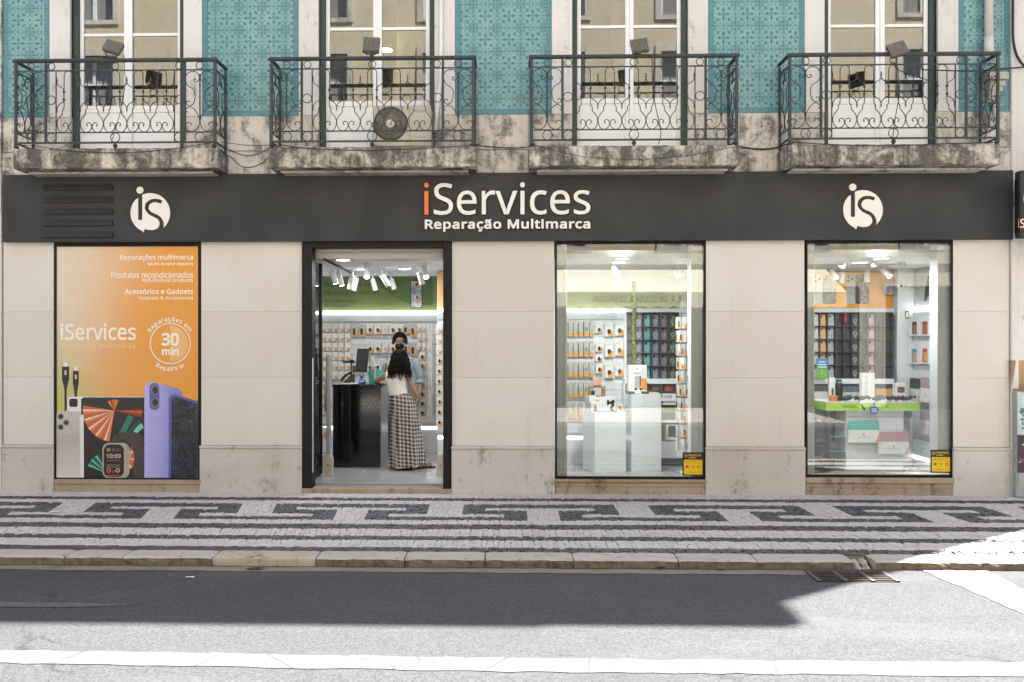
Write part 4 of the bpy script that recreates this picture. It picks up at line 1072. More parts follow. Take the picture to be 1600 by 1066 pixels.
for dx in (0, -102, 102, -134.5, 134.5): ring(dx, 98.8, 5.6); ring(dx, 211.5, 7.4)
for dx in (-102.5, 102.5): ring(dx, 152, 7)
HP = [(-7.5, 193), (-8.6, 191), (-7, 188.6), (-3.6, 188.2), (-.9, 191.5), (-.7, 196), (-4, 201.2), (-10, 203), (-15.5, 199.5), (-18.3, 190.5), (-17, 183), (-12.6, 177), (-9.9, 173.5), (-9.9, 168.5), (-7.4, 164), (-7.1, 150), (-7.1, 115), (-6.2, 109.5), (-3.4, 107), (0, 106.2)]
HP = HP+[(-x, y) for x, y in HP[-2::-1]]
OG = [(0, 117), (0, 124), (2.4, 129), (8.6, 133), (10.9, 137), (10.9, 152), (9, 155.2), (3.2, 159), (0.4, 164), (0, 170)]
def half(pts, s): return [(s*x, y) for x, y in pts]
for k in range(5):
    dx = (k-2)*37.3; b = B(); b.tube(spline(XZ([(dx+x, y) for x, y in HP], c), 4), .0052, 5, r2=.007)
    for s in (-1, 1): q = XZ([(dx-7.5*s, 193)], c)[0]; b.ball(q, .009, n=6, m=4)
    b.put('lyre_scroll', IRON, bal)
def ogee(dx, sides):
    b = B()
    for s in sides:
        b.tube(spline(XZ([(dx+s*x, y) for x, y in OG], c), 4), .0052, 5, r2=.007)
        for y in (139, 151): q = XZ([(dx+s*11.4, y)], c)[0]; b.box(q.x-.013, q.x+.013, BY-.011, BY+.011, q.z-.011, q.z+.011, bev=.003)
    for y, r in ((117, .008), (121, .011), (168, .010), (171, .006)):
        q = XZ([(dx, y)], c)[0]; b.ball(q, r, n=7, m=5)
    b.put('ogee_scroll', IRON, bal)
for k in range(4): ogee((k-1.5)*37.3, (-1, 1))
ogee(-93.2, (1,)); ogee(93.2, (-1,))
def cv(pts): return [((x-843)/6.27, 78+v/6.27) for x, v in pts]
S1 = cv([(798, 262), (785, 277), (797, 293), (826, 282), (838, 240), (810, 197), (760, 188), (716, 215), (703, 265), (722, 325), (775, 362), (795, 400), (795, 450), (780, 505), (745, 528), (712, 510), (716, 482), (738, 485)])
S2 = cv([(716, 588), (703, 570), (735, 540), (775, 550), (815, 600), (838, 660), (838, 710), (812, 760), (765, 782), (720, 765), (703, 725), (720, 695), (750, 695), (758, 715)])
for side in (-135, 135):
    for s in (-1, 1):
        for S in (S1, S2):
            b = B(); b.tube(spline(XZ([(side+s*x*1.02, y) for x, y in S], c), 3), .0052, 5, r2=.007)
            for e in (S[0], S[-1]): b.ball(XZ([(side+s*e[0]*1.02, e[1])], c)[0], .009, n=6, m=4)
            b.put('side_scroll', IRON, bal)
    b = B(); p0, p1 = XZ([(side, 112), (side, 190)], c)
    n = 26
    for i in range(n): # twisted bar
        t0, t1 = i/n, (i+1)/n; b.box(-.0065, .0065, -.0065, .0065, 0, (p1-p0).length/n*.96, mat=Matrix.Translation(p0.lerp(p1, t1))@Matrix.Rotation(i*.5, 4, 'Z'))
    b.put('twisted_bar', IRON, bal)
for sx in (-1, 1):                              # scrolls of the two short ends
    X = c+sx*159*KB; ym = (BY+YB_)/2; w_ = (YB_-BY)*.44
    for S in (S1, S2):
        for s in (-1, 1):
            b = B(); b.tube(spline([Vector((X, ym+s*x/22.5*w_, ZB(y))) for x, y in S], 3), .007, 5, r2=.006); b.put('end_scroll', IRON, bal)
b = B(); q = XZ([(0, 224.5)], c)[0]; b.ball(q, .027, n=10, m=7); b.cyl((q.x, BY, q.z), (q.x, BY, ZB(219.5)), .010, n=8); b.cyl((q.x, BY, ZB(229)), (q.x, BY, q.z), .014, n=8); b.put('finial', IRON, bal)
b = B()
for s in (-1, 1): b.ball((c+s*158*KB, BY, ZB(226)), .032, n=8, m=6, sc_=(1, 1, .7))
b.put('corner_foot', IRON, bal)
for i in (1, 2, 3):
    o = clone(bal); o['label'] = BLAB[i]; o.location = (BC[i], -.2, ZB(260))
    for ch in o.children:
        if ch.name.startswith('slab.') or ch.name == 'slab': me = slab_mesh(c, i+1); ch.data = me

# ------------------------------------------------------------------ floodlights on the handrails
FLAB = ['grey ribbed floodlight on the handrail of the balcony above the poster window', 'grey ribbed floodlight on the handrail of the balcony with the air conditioner',
        'grey ribbed floodlight on the handrail above the window with white plinths', 'grey ribbed floodlight on the handrail of the balcony next to the downpipe']
for i, (px, py, hw, hh, shear, tilt) in enumerate(((179.5, 76, 13.5, 10, .55, -50), (581, 72.5, 13, 12, .1, -32), (998.5, 73.5, 13.2, 11, -.28, -38), (1399.5, 79.5, 13.5, 11, -.55, -45))):
    q = P(px, py, BY); t = thing('floodlight', FLAB[i], 'floodlight', (q.x, BY, ZB(86)), 'floodlights on the balcony handrails')
    Mx = Matrix.Translation((q.x, BY-.04, q.z))@Matrix.Rotation(shear*.55, 4, 'Y')@Matrix.Rotation(math.radians(tilt*.45), 4, 'X')
    w_, h_ = hw*KB, hh*KB*1.08
    b = B(); b.box(-w_, w_, -.012, .028, -h_, h_, bev=.008, mat=Mx); b.box(-w_*.93, w_*.93, .029, .034, -h_*.9, h_*.9, mat=Mx); b.put('housing', LAMPG, t)
    b = B()
    for k in range(12): x = -w_*.92+k*w_*1.84/11; b.box(x-.0036, x+.0036, -.034, -.0125, -h_*.93, h_*.93, mat=Mx)
    b.put('cooling_fins', plain('lamp_fin_lightened', (.27, .25, .215), .5, .2, .15, 30), t)  # fins paler than the housing, so the gaps read as shaded
    b = B(); lo = Mx@Vector((0, 0, -h_)); b.tube([(lo.x-w_*.8, BY-.02, lo.z+.015), (lo.x-w_*.5, BY-.02, ZB(86)+.012), (lo.x+w_*.5, BY-.02, ZB(86)+.012), (lo.x+w_*.8, BY-.02, lo.z+.015)], .009, 5); b.box(q.x-.02, q.x+.02, BY-.03, BY+.02, ZB(88)+.012, ZB(86)+.016); b.put('bracket', LAMPG, t)

# ------------------------------------------------------------------ air conditioner
AY0 = -.33
ac = thing('air_conditioner', 'aged white outdoor air conditioner with round fan grille standing on a balcony', 'air conditioner', (PX(630, AY0), -.2, ZB(228)))
ax, ax2 = PX(583.5, AY0), PX(674, AY0); az0, az1 = ZB(228)+.02, PZ(163, AY0)
bm = B(); g0 = P(610, 193.5, AY0); R_ = 27.2*10.17/FPX
ring_in = [(g0.x+R_*math.cos(k*math.pi/18), g0.z+R_*math.sin(k*math.pi/18)) for k in range(36)]
bm.box(ax, ax2, AY0+.012, AY0+.29, az0, az1, bev=.012); bm.put('casing', ACW, ac)
# front plate with a round opening
b = B(); xs0, xs1, zs0, zs1 = ax+.004, PX(639, AY0), az0+.006, az1-.006
n = 36
for k in range(n):
    a0, a1 = 2*math.pi*k/n, 2*math.pi*(k+1)/n
    def edge(a):
        dx, dz = math.cos(a), math.sin(a); t = min(((xs1-g0.x) if dx > 0 else (xs0-g0.x))/dx if abs(dx) > 1e-6 else 9, ((zs1-g0.z) if dz > 0 else (zs0-g0.z))/dz if abs(dz) > 1e-6 else 9); return (g0.x+dx*t, AY0, g0.z+dz*t)
    i0, i1 = (g0.x+R_*math.cos(a0), AY0, g0.z+R_*math.sin(a0)), (g0.x+R_*math.cos(a1), AY0, g0.z+R_*math.sin(a1))
    b.quad(i0, edge(a0), edge(a1), i1); b.quad((i0[0], AY0+.011, i0[2]), i0, i1, (i1[0], AY0+.011, i1[2]))
b.put('fan_plate', plain('aged_panel_plastic', (.50, .465, .39), .5, var=.1, scale=6), ac)
b = B(); b.box(PX(641, AY0), PX(669.5, AY0), AY0+.004, AY0+.011, az0+.03, az1-.012, bev=.004); b.put('side_plate', ACW, ac)
b = B(); b.prism(ring_in, AY0+.0105, AY0+.0118); b.put('fan_recess', plain('fan_shadow_plastic', (.05, .045, .04), .7), ac)
b = B()
for k in range(5):
    a = k*2*math.pi/5; pts = [(g0.x+r*math.cos(a+t), AY0+.0085, g0.z+r*math.sin(a+t)) for r, t in ((.05, -.2), (R_*.9, -.1), (R_*.92, .5), (.06, .5))]; b.quad(*pts[::-1])
b.put('fan_blades', plain('fan_blade_plastic', (.12, .105, .085), .6), ac)
b = B()
for k in range(64):
    a = k*2*math.pi/64; b.tube([(g0.x+r*math.cos(a+(r-.05)*2.4), AY0-.004, g0.z+r*math.sin(a+(r-.05)*2.4)) for r in (.049, .08, .13, R_*.99)], .0024, 4)
for r in (.10, .16): b.tube(circle(g0.x, g0.z, r, AY0-.002, 30), .0017, 4, closed=True)
b.put('fan_grille', plain('grille_wire', (.34, .31, .25), .6), ac)
b = B(); b.prism([(g0.x+.047*math.cos(t*math.pi/12), g0.z+.047*math.sin(t*math.pi/12)) for t in range(24)], AY0-.012, AY0+.002); b.put('hub_cap', plain('hub_white', (.58, .55, .50), .5), ac)
GT = plain('grey_badge_ink', (.16, .15, .14), .5)
ptext('badge', 'Alfatabel', GT, 646, 170, 664, 176, AY0+.003, ac, font='humanist'); ptext('badge', 'DC Inverter Plus', GT, 646.5, 212.5, 664.5, 215.5, AY0+.003, ac)
b = B()
for x in (ax+.08, ax2-.12): b.box(x, x+.05, AY0+.03, AY0+.27, ZB(229)-.002, az0+.001)
b.put('foot', BLACKP, ac)
tp = thing('air_duct', 'white plastic pipe duct running down the stone surround behind the air conditioner', 'pipe', (PX(688, -.03), -.03, ZB(205)))
b = B(); b.tube([(PX(688.5, -.04), -.035, 6.5), (PX(689, -.04), -.035, PZ(110, -.04)), (PX(683, -.04), -.035, PZ(172, -.04)), (PX(680, -.06), -.05, PZ(206, -.05))], .024, 8, r2=.02); b.put('duct', LETW, tp)
b = B(); b.tube([(PX(692.5, -.04), -.03, 6.5), (PX(689, -.04), -.03, PZ(130, -.04)), (PX(684, -.04), -.03, PZ(215, -.04))], .006, 5); b.put('drain_hose', CABLE if False else ZINC, tp)

# ------------------------------------------------------------------ downpipe with its hopper, at the right end
dp = thing('downpipe', 'pale painted downpipe with hopper on the narrow tile strip by the corner house', 'downpipe', (PX(1546, -.1), -.1, 4.7))
b = B(); x = PX(1545.5, -.08); b.cyl((x, -.075, PZ(57, -.08, 1545)), (x, -.075, 7.2), .048, n=18); b.cyl((x, -.075, PZ(93, -.08, 1545)), (x, -.075, PZ(56, -.08, 1545)), .053, n=18); b.put('pipe', ZINC, dp)
b = B(); x0, x1 = PX(1543, -.1), PX(1575, -.1); b.box(x0, x1, -.13, .0, PZ(124.5, -.1, 1560), PZ(113, -.1, 1560), bev=.008)
for k in range(4): b.box(x0+.03, x1-.03-.028*k, -.11+.01*k, .0, PZ(134+8*k, -.1, 1560), PZ(126+8*k, -.1, 1560)-.001, bev=.004)
b.put('hopper', SOF, dp); b = B(); b.cyl((PX(1556, -.06), -.05, PZ(180, -.06, 1556)), (PX(1556, -.06), -.05, PZ(152, -.06, 1556)), .03, n=12); b.put('spout', ZINC, dp)
b = B(); q = P(1558, 119.5, -.132); b.ball(q, .022, sc_=(1.6, .2, .6)); b.put('hopper_slot', BLACKP, dp)

# ------------------------------------------------------------------ cables
def cable(name, label, pts, r, cat='cable', k=8, group=None):
    o = B().tube(spline([P(x, y, Y) for x, y, Y in pts], k), r, 5).put(name, CABLE); tag(o, label, cat, group); return o
cable('hanging_cable', 'thin black cable sagging lowest between the poster balcony and the air conditioner balcony', [(341, 228, -.43), (352, 241, -.3), (362, 246, -.06), (374, 258, -.05), (383, 261.5, -.05), (394, 261, -.05), (408, 256, -.06), (420, 246, -.3), (426, 236, -.44)], .005)
cable('hanging_cable', 'upper black cable sagging between the poster balcony and the air conditioner balcony', [(343, 226, -.40), (362, 236, -.06), (376, 241.5, -.05), (390, 243.5, -.05), (405, 240, -.06), (419, 233, -.3), (424, 229, -.46)], .005)
cable('hanging_cable', 'black cable stretched almost straight above the sagging ones beside the poster balcony', [(345, 222, -.40), (372, 225.5, -.1), (390, 227.5, -.1), (420, 227, -.3), (430, 226, -.46)], .004)
cable('front_cable', 'black cable draped across the front edge of the poster balcony slab', [(24, 226, -.47), (60, 229, -.465), (110, 236, -.46), (180, 239, -.46), (250, 235, -.46), (340, 222, -.47)], .004)
cable('front_cable', 'black cable draped across the front edge of the air conditioner balcony slab', [(424, 224, -.47), (480, 232, -.47), (560, 235, -.47), (640, 233, -.47), (742, 227, -.47)], .005)
cable('front_cable', 'black cable draped across the slab above the window with white plinths', [(830, 225, -.47), (900, 243, -.465), (980, 249, -.46), (1060, 245, -.46), (1150, 229, -.47)], .003)
cable('front_cable', 'black cable draped across the top of the slab next to the downpipe', [(1238, 222, -.47), (1300, 226, -.47), (1390, 228, -.47), (1470, 225, -.47), (1552, 223, -.47)], .006)
cable('wall_cable', 'pair of black cables tied along the wall between the two middle balconies', [(742, 226, -.42), (760, 229, -.06), (790, 231, -.04), (815, 231, -.06), (830, 228, -.44)], .007)
cable('wall_cable', 'thick black cables along the wall between the white plinth balcony and the last balcony', [(1152, 228, -.44), (1166, 231, -.06), (1190, 234, -.04), (1212, 231, -.06), (1240, 222, -.44)], .009)
cable('wall_cable', 'black cable crossing the tile strip into the corner house wall', [(1440, 109, -.44), (1500, 111, -.4), (1545, 110, -.14), (1575, 107, -.06), (1601, 105, -.06)], .008)
cable('power_cable', 'thick black cable looping down beside the tile strip at the corner house', [(1583, -30, -.07), (1582.5, 30, -.07), (1583, 60, -.07), (1587, 82, -.07), (1594, 96, -.07), (1603, 106, -.07)], .015)
cable('lamp_cable', 'black cable hanging from the floodlight above the white plinth window', [(1004, 85, -.45), (1018, 89, -.46), (1019, 120, -.46), (1024, 165, -.46), (1031, 195, -.46), (1032, 214, -.46), (1028, 226, -.45)], .005)
cable('lamp_cable', 'black cable hanging from the floodlight on the air conditioner balcony', [(581, 84, -.45), (580, 110, -.455), (581, 150, -.455), (584, 185, -.455), (582, 222, -.455)], .004)
cable('lamp_cable', 'black cable hanging from the floodlight above the poster window', [(194, 86, -.45), (195, 115, -.46), (196, 130, -.46), (188, 175, -.46), (178, 210, -.46), (174, 222, -.46)], .004)
cable('lamp_cable', 'tangled black cable hanging from the floodlight next to the downpipe', [(1395, 96, -.45), (1402, 108, -.46), (1425, 118, -.45), (1450, 126, -.44), (1440, 131, -.44), (1408, 128, -.45), (1405, 150, -.46), (1398, 190, -.46), (1394, 222, -.46)], .005)
# ------------------------------------------------------------------ shop interior
FZ, CZ = .06, 2.85; YA, YB2 = 3.3, 2.15
SHX0, SHX1 = -3.2, 5.76
def st(name, b, m): return tag(b.put(name, m), kind='structure')
xr_ = P(683, 500, YB2).x; xm = P(1, 1, YB2).x
b = B(); b.box(SHX0, SHX1+.1, .325, 3.5, -.25, FZ); st('shop_floor', b, plain('grey_floor_tile', (.36, .36, .365), .22, var=.06, scale=2.5))
B_ = B(); B_.box(SHX0-.1, SHX1+.1, .325, 3.5, CZ, CZ+.1); st('shop_ceiling', B_, PLASTER)
b = B(); b.box(SHX0-.1, SHX0, .325, 3.5, FZ, CZ); b.box(SHX0, xr_, YA, YA+.1, FZ, CZ); st('shop_back_wall', b, PLASTER)
b = B(); b.box(xr_, SHX1, YB2, YB2+.1, FZ, CZ); b.box(xr_, xr_+.06, YB2+.1, YA+.1, FZ, CZ); b.box(SHX1, SHX1+.1, .325, YB2+.1, FZ, CZ); st('shop_side_wall', b, PLASTER)
b = B(); b.box(P(1396.5, 500, YB2).x, P(1423, 500, YB2).x, YB2-.12, YB2-.001, FZ, CZ-.002, bev=.004); st('wall_pier', b, PLASTER)
b = B(); b.box(P(1230, 420, 1.9).x, P(1427, 420, 1.9).x, 1.5, 1.9, PZ(414, 1.5, 1350), CZ-.002); st('bulkhead', b, PLASTER)
LEDM = glow('led_strip', (.93, .97, 1), .95)
GRNB = plain('lime_green_print', lin(122, 134, 82), .5, var=.05, scale=2); ORB = plain('orange_print', lin(226, 150, 50), .5, var=.05, scale=2)
SHW = plain('white_shop_laminate', (.74, .75, .76), .35, var=.02)
SHG = plain('grey_shop_laminate', (.42, .43, .44), .4, var=.04)
INK = plain('dark_print_ink', (.05, .07, .03), .5)

# wall displays: slat wall with header, lit strip and picture band
def slat_wall(label, x0, x1, y, zbase, ztop, zled, lit_w, loc=None, ends=True, gap=.155):
    t = thing('slat_wall', label, 'display wall', ((x0+x1)/2, y, FZ))
    z = zbase; pm = B()
    while z < ztop-.06:
        z2 = min(z+gap, ztop); B().box(x0+.002, x1-.002, y-.03, y-.002, z+.003, z2-.003, bev=.002).put('slat', SHW, t); z = z2
    B().box(x0+.002, x1-.002, y-.045, y-.002, ztop+.002, zled-.03, bev=.003).put('header', plain('header_grey_laminate', (.55, .56, .57), .4, var=.03), t)
    B().box(x0+.004, x1-.004, y-.075, y-.002, zled-.02, zled+.02, bev=.004).put('lit_strip', LEDM, t)
    B().box(x0+.002, x1-.002, y-.05, y-.002, FZ, zbase-.03).put('base_panel', SHW, t)
    B().box(x0+.004, x1-.004, y-.06, y-.052, zbase-.085, zbase-.05).put('floor_light', LEDM, t)
    return t
zl = PZ(488.7, YA, 600); zlB = PZ(485, YB2, 950)
sa = slat_wall('white slat wall behind the black counter under the green smartphone repair banner', SHX0+.02, xr_-.01, YA, .52, PZ(503, YA, 600), zl, 0)
sb = slat_wall('white slat wall hung with cable packs behind the white plinths', P(876, 500, YB2).x, P(976, 500, YB2).x, YB2, .50, PZ(500, YB2, 930), zlB, 0)
sd = slat_wall('narrow white slat wall seen at the doorway under an orange band', xr_+.01, P(760, 500, YB2).x, YB2, .50, PZ(500, YB2, 690), zlB, 0)
# the wall of the right-hand window, at right angles to the glass
tR = thing('slat_wall', 'white slat wall with laptop sleeves, seen edge on behind the display table', 'display wall', (SHX1, 1.5, FZ))
zz_ = [.5, .75, 1.0, 1.25, 1.5, 1.75, 2.0]
for i in range(6): B().box(SHX1-.03, SHX1-.002, .4, YB2-.14, zz_[i]+.006, zz_[i+1]-.006, bev=.003).put('slat', SHW, tR)
B().box(SHX1-.045, SHX1-.002, .4, YB2-.14, 2.003, 2.24, bev=.003).put('header', SHG, tR)
B().box(SHX1-.075, SHX1-.002, .4, YB2-.14, 2.244, 2.29, bev=.004).put('lit_strip', LEDM, tR)
B().box(SHX1-.05, SHX1-.002, .4, YB2-.14, FZ, .46).put('base_panel', SHW, tR)
B().box(SHX1-.058, SHX1-.052, .4, YB2-.14, FZ+.12, FZ+.16).put('floor_light', LEDM, tR)

# picture bands above the strips
def band(name, label, x0, x1, y, z0, z1, mat):
    t = thing(name, label, 'banner', ((x0+x1)/2, y, z0)); B().box(x0, x1, y-.012, y-.002, z0, z1).put('print', mat, t); return t
ba = band('repair_banner', 'green wall banner about repairing smartphones of all brands above the counter', SHX0+.02, xr_-.005, YA, zl+.03, CZ-.004, GRNB)
Ya = YA-.0125
for s, a, t_, c_, d in (('Reparação de smartphones', 507, 440.5, 628, 450.5), ('de todas as marcas', 507, 452.5, 592.5, 460.5), ('Smartphone repair', 507, 467.5, 558, 474.5), ('for all brands', 507, 475.5, 543, 480.5)):
    ptext('lettering', s, INK, a, t_, c_, d, Ya-.001, ba)
b = B(); b.prism([(P(x, y, Ya).x, P(x, y, Ya).z) for x, y in ((585, 434.5), (590, 441), (600, 452), (614, 463), (628, 471), (640, 475.5), (676, 477), (676, 434.5))], Ya-.0006, Ya); b.put('leaf_shape', plain('deep_green_print', lin(88, 110, 50), .5, var=.05), ba)
b = B(); b.prism([(P(x, y, Ya).x, P(x, y, Ya).z) for x, y in rrect(641, 660, 438, 482, 3)], Ya-.002, Ya-.001); b.put('phone_picture', BLACKP, ba)
PIC = M('phone_picture_print'); PIC.set(PIC.mix(PIC.noise(7, 3).smooth(.4, .6), lin(120, 140, 156), lin(216, 206, 190)), .4)
b = B(); b.prism([(P(x, y, Ya).x, P(x, y, Ya).z) for x, y in rrect(642.4, 658.6, 439.5, 480.5, 2)], Ya-.0028, Ya-.002); b.put('phone_picture_screen', PIC.m, ba)
for cx, cy in ((651, 449), (652, 469)):
    b = B(); q = P(cx, cy, Ya-.0032); b.ball(q, .035, 0, 9, 6, (1.1, .01, .8)); b.ball(q+Vector((0, -.001, .045)), .02, 1, 8, 5, (.9, .01, 1.4)); b.put('picture_detail', [plain('picture_amber', lin(216, 158, 52), .4), INK], ba)
bb = band('lime_banner', 'plain lime green wall band above the cable packs behind the white plinths', P(876, 500, YB2).x, P(1085, 500, YB2).x, YB2, zlB+.03, CZ-.31, GRNB)
bo = band('orange_banner', 'orange wall banner printed with two pairs of phones above the case rack', P(1240, 500, YB2).x, P(1395.5, 500, YB2).x, YB2, zlB+.03, CZ-.02, ORB)
bs = band('orange_band', 'narrow orange wall band seen at the doorway edge', xr_+.01, P(760, 500, YB2).x, YB2, zlB+.03, CZ-.02, plain('pale_orange_print', lin(222, 178, 116), .5, var=.05))
bg_ = band('green_corner_banner', 'green and grey wall banner with dark earbuds picture beside the window post', SHX1-.3, SHX1-.02, 1.2, 2.35, 2.4, GRNB)
for ch in list(bg_.children): bpy.data.objects.remove(ch)
B().box(SHX1-.012, SHX1-.002, .4, 1.55, 2.31, CZ-.01).put('print', GRNB, bg_); B().box(SHX1-.0125, SHX1-.0025, 1.552, YB2-.13, 2.31, CZ-.01).put('grey_print', plain('pale_grey_print', (.5, .52, .5), .5, var=.05), bg_)
b = B()
for k in range(3): b.tube([(SHX1-.016, 1.60+.03*k-.02, 2.72-.06*k), (SHX1-.016, 1.60+.03*k+.02, 2.44-.03*k)], .026, 6, r2=.004)
b.put('picture_detail', plain('dark_brown_print', (.05, .035, .03), .5), bg_)
Yo = YB2-.0125
def bp(name, pts, mat, l, par=bo): b = B(); b.prism([(P(x, y, Yo).x, P(x, y, Yo).z) for x, y in pts], Yo-.001*l, Yo-.0004); b.put(name, mat, par)
SWIRL = M('dark_swirl_print'); v_ = SWIRL.noise(5, 2, dist=2.5); SWIRL.set(SWIRL.mix((v_.smooth(.46, .5)-v_.smooth(.52, .56))*1.0, (.035, .035, .035), lin(150, 140, 120)), .4)
for x0 in (1270.5, 1322):
    bp('printed_phone_back', rrect(x0, x0+17, 429, 475, 3), plain('print_phone_silver', (.46, .45, .42), .4), 1); bp('printed_phone_front', rrect(x0+14.5, x0+36, 429, 475, 3), SWIRL.m, 2)
    for cx, cy in ((x0+3.5, 432.5), (x0+9.5, 436), (x0+3.5, 439)): bp('printed_lens', [(cx+2.2*math.cos(i*.785), cy+2.2*math.sin(i*.785)) for i in range(8)], INK, 3)

# ------------------------------------------------------------------ ceiling lights and track spots
def ceiling_light(px, py, label, power):
    q = G(px, py, CZ-.02); t = thing('ceiling_light', label, 'ceiling light', (q.x, q.y, CZ), 'round panel lights in the shop ceiling')
    B().lathe([(0, -.018), (.085, -.018), (.085, -.017)], (q.x, q.y, CZ), 24).put('diffuser', glow('panel_light', (1, 1, 1), 3), t)
    B().lathe([(.086, -.001), (.086, -.02), (.10, -.02), (.103, -.001)], (q.x, q.y, CZ), 24).put('rim', LETW, t)
    l = bpy.data.lights.new('panel_lamp', 'AREA'); l.shape = 'DISK'; l.size = .17; l.energy = power; l.color = (.95, .98, 1)
    o = bpy.data.objects.new('panel_lamp', l); C.objects.link(o); o.parent = t; o.matrix_parent_inverse = Matrix.Translation(-WL[t.name]); o.location = (q.x, q.y, CZ-.03)
PWR = 4.5
ceiling_light(536, 407, 'round ceiling light nearest the glazed door leaf', PWR*.45)
ceiling_light(566, 421.5, 'round ceiling light partly hidden by the spotlight facing the door', PWR*.45)
ceiling_light(632, 420.5, 'round ceiling light above the head of the man with headphones', PWR*.45)
ceiling_light(972, 405, 'round ceiling light closer to the pane above the white plinths', PWR*1.4)
ceiling_light(967, 410.5, 'round ceiling light farther back above the white plinths', PWR*1.4)
ceiling_light(1343, 411, 'round ceiling light nearest the orange banner', PWR)
ceiling_light(1377, 404.5, 'round ceiling light closest to the pane above the display table', PWR)
SPOTM = plain('white_spot_housing', (.72, .72, .71), .4, var=.03)
LENS = glow('spot_lens', (1, .98, .94), 8); LENSD = plain('spot_lens_dark', (.3, .3, .3), .3)
def spot(x0, y0, x1, y1, Y, lit, label, tilt=0.0, r=.038):
    a = P(x0, y0, Y); c = P(x1, y1, Y)+Vector((0, tilt, 0)); t = thing('track_spotlight', label, 'spotlight', (a.x, Y, CZ), 'track spotlights under the shop ceiling')
    d = (c-a).normalized(); b = B(); b.tube([a, a+d*.004, c-d*.004, c], [r*.9, r, r, r*.96], 14); b.put('lamp_housing', SPOTM, t)
    B().tube([c, c+d*.003], r*.84, 14).put('lens', LENS if lit else LENSD, t)
    m_ = a.lerp(c, .35); b = B(); b.box(a.x-.012, a.x+.012, Y-.012, Y+.012, m_.z, CZ-.02); b.box(a.x-.05, a.x+.05, Y-.02, Y+.02, CZ-.032, CZ-.018); b.put('arm', SPOTM, t)
for x0, y0, x1, y1, Y, lit, lb_, ti in (
    (518, 423, 524, 443, 1.2, 1, 'white track spot by the door leaf, tipped towards the counter and lit', .03),
    (528.5, 426, 533.5, 446, 1.5, 1, 'second lit white track spot behind the one by the door leaf', .03),
    (550.5, 430, 545.5, 451.5, 1.6, 0, 'unlit white track spot tipped towards the glazed door leaf', .03),
    (557, 434, 552, 454, 2.2, 0, 'greyish track spot just behind the one tipped towards the door leaf', .03),
    (574, 414, 575, 434, .9, 1, 'brightly lit spot facing the street above the monitor', -.10),
    (582, 436, 586.5, 454, 2.3, 0, 'white track spot hanging before the first line of the green banner', .02),
    (597, 430, 607, 447, 1.7, 0, 'thick white track spot before the dark green leaf shape', .02),
    (611, 436, 616, 452, 2.4, 0, 'white track spot behind the thick one, before the dark green leaf shape', .02),
    (655, 426, 660, 444, 1.6, 0, 'unlit white track spot above the phone picture on the green banner', .03),
    (662, 418, 667, 434, 1.1, 1, 'brightly lit spot facing the street near the orange band', -.10),
    (958, 417, 966, 433, 1.0, 1, 'white track spot above the white plinths, tipped sideways', -.02),
    (1056, 424, 1059, 432, 1.4, 1, 'lit track spot before the lime band over the rotating stand', -.10),
    (1323, 397, 1315, 417, .9, 1, 'lit white track spot nearest the pane over the display table', .0),
    (1298, 423, 1304, 435, 1.5, 1, 'lit spot before the left printed phone on the orange banner', -.06),
    (1316.5, 425, 1315.5, 442, 1.8, 0, 'unlit spot hanging between the two printed phones', .02),
    (1367.5, 394, 1368, 417, .8, 0, 'straight white track spot nearest the pane above the white tall box', .02),
    (1355, 424, 1356, 441, 1.8, 0, 'straight unlit spot before the right printed phone', .02),
    (1378, 420, 1386, 433, 1.4, 1, 'brightly lit spot beside the grey loudspeaker', -.08),
    (1404, 397, 1412, 415, .9, 0, 'white track spot in front of the white bulkhead end', .02)):
    spot(x0, y0, x1, y1, Y, lit, lb_, ti)
tk = thing('light_track', 'black and white ceiling track carrying the spots inside the doorway', 'track', (P(520, 415, 1.4).x, 1.4, CZ))
b = B(); p0, p1 = G(506, 404, CZ-.01), G(556, 430, CZ-.01); b.tube([(p0.x, p0.y, CZ-.016), (p1.x, p1.y, CZ-.016)], .016, 4); b.put('rail', BLACKP, tk)
t = thing('light_track', 'white ceiling track over the display table', 'track', (P(1350, 400, 1.2).x, 1.2, CZ)); B().box(P(1300, 400, 1.2).x, P(1415, 400, 1.2).x, 1.18, 1.22, CZ-.03, CZ-.002).put('rail', SPOTM, t)
t = thing('wall_speaker', 'grey loudspeaker on the wall beside the orange banner', 'speaker', P(1391, 460, 2.0)); b = B(); b.box(P(1385, 450, 1.98).x, P(1396, 450, 1.98).x, 1.98, 2.10, PZ(460, 1.98, 1390), PZ(439.5, 1.98, 1390), bev=.015); b.put('cabinet', SHG, t); B().box(P(1386.5, 450, 1.975).x, P(1394.5, 450, 1.975).x, 1.972, 1.979, PZ(458, 1.98, 1390), PZ(442, 1.98, 1390)).put('grille', plain('speaker_cloth', (.25, .25, .26), .8), t)
t = thing('security_camera', 'white dome camera on the white pier by the orange banner', 'camera', P(1408, 450, 2.0)); b = B(); q = P(1406, 446, 1.99); b.ball(q, .055, n=14, m=9, sc_=(1, .8, 1)); b.cyl(q+Vector((0, .01, 0)), q+Vector((0, .045, 0)), .05, n=14); b.put('dome', LETW, t); b = B(); b.ball(q+Vector((0, -.04, -.012)), .02, n=9, m=6); b.put('lens', BLACKP, t)
t = thing('wall_sign', 'small framed safety sign on the white pier', 'sign', P(1418, 498, 2.02)); b = B(); pbox(b, 1415, 486, 1420.5, 498, 2.018, .01); b.put('plate', plain('brown_sign', (.2, .13, .06), .5), t); b = B(); pbox(b, 1416.2, 488, 1419.3, 496, 2.016, .002); b.put('pictogram', LETW, t)

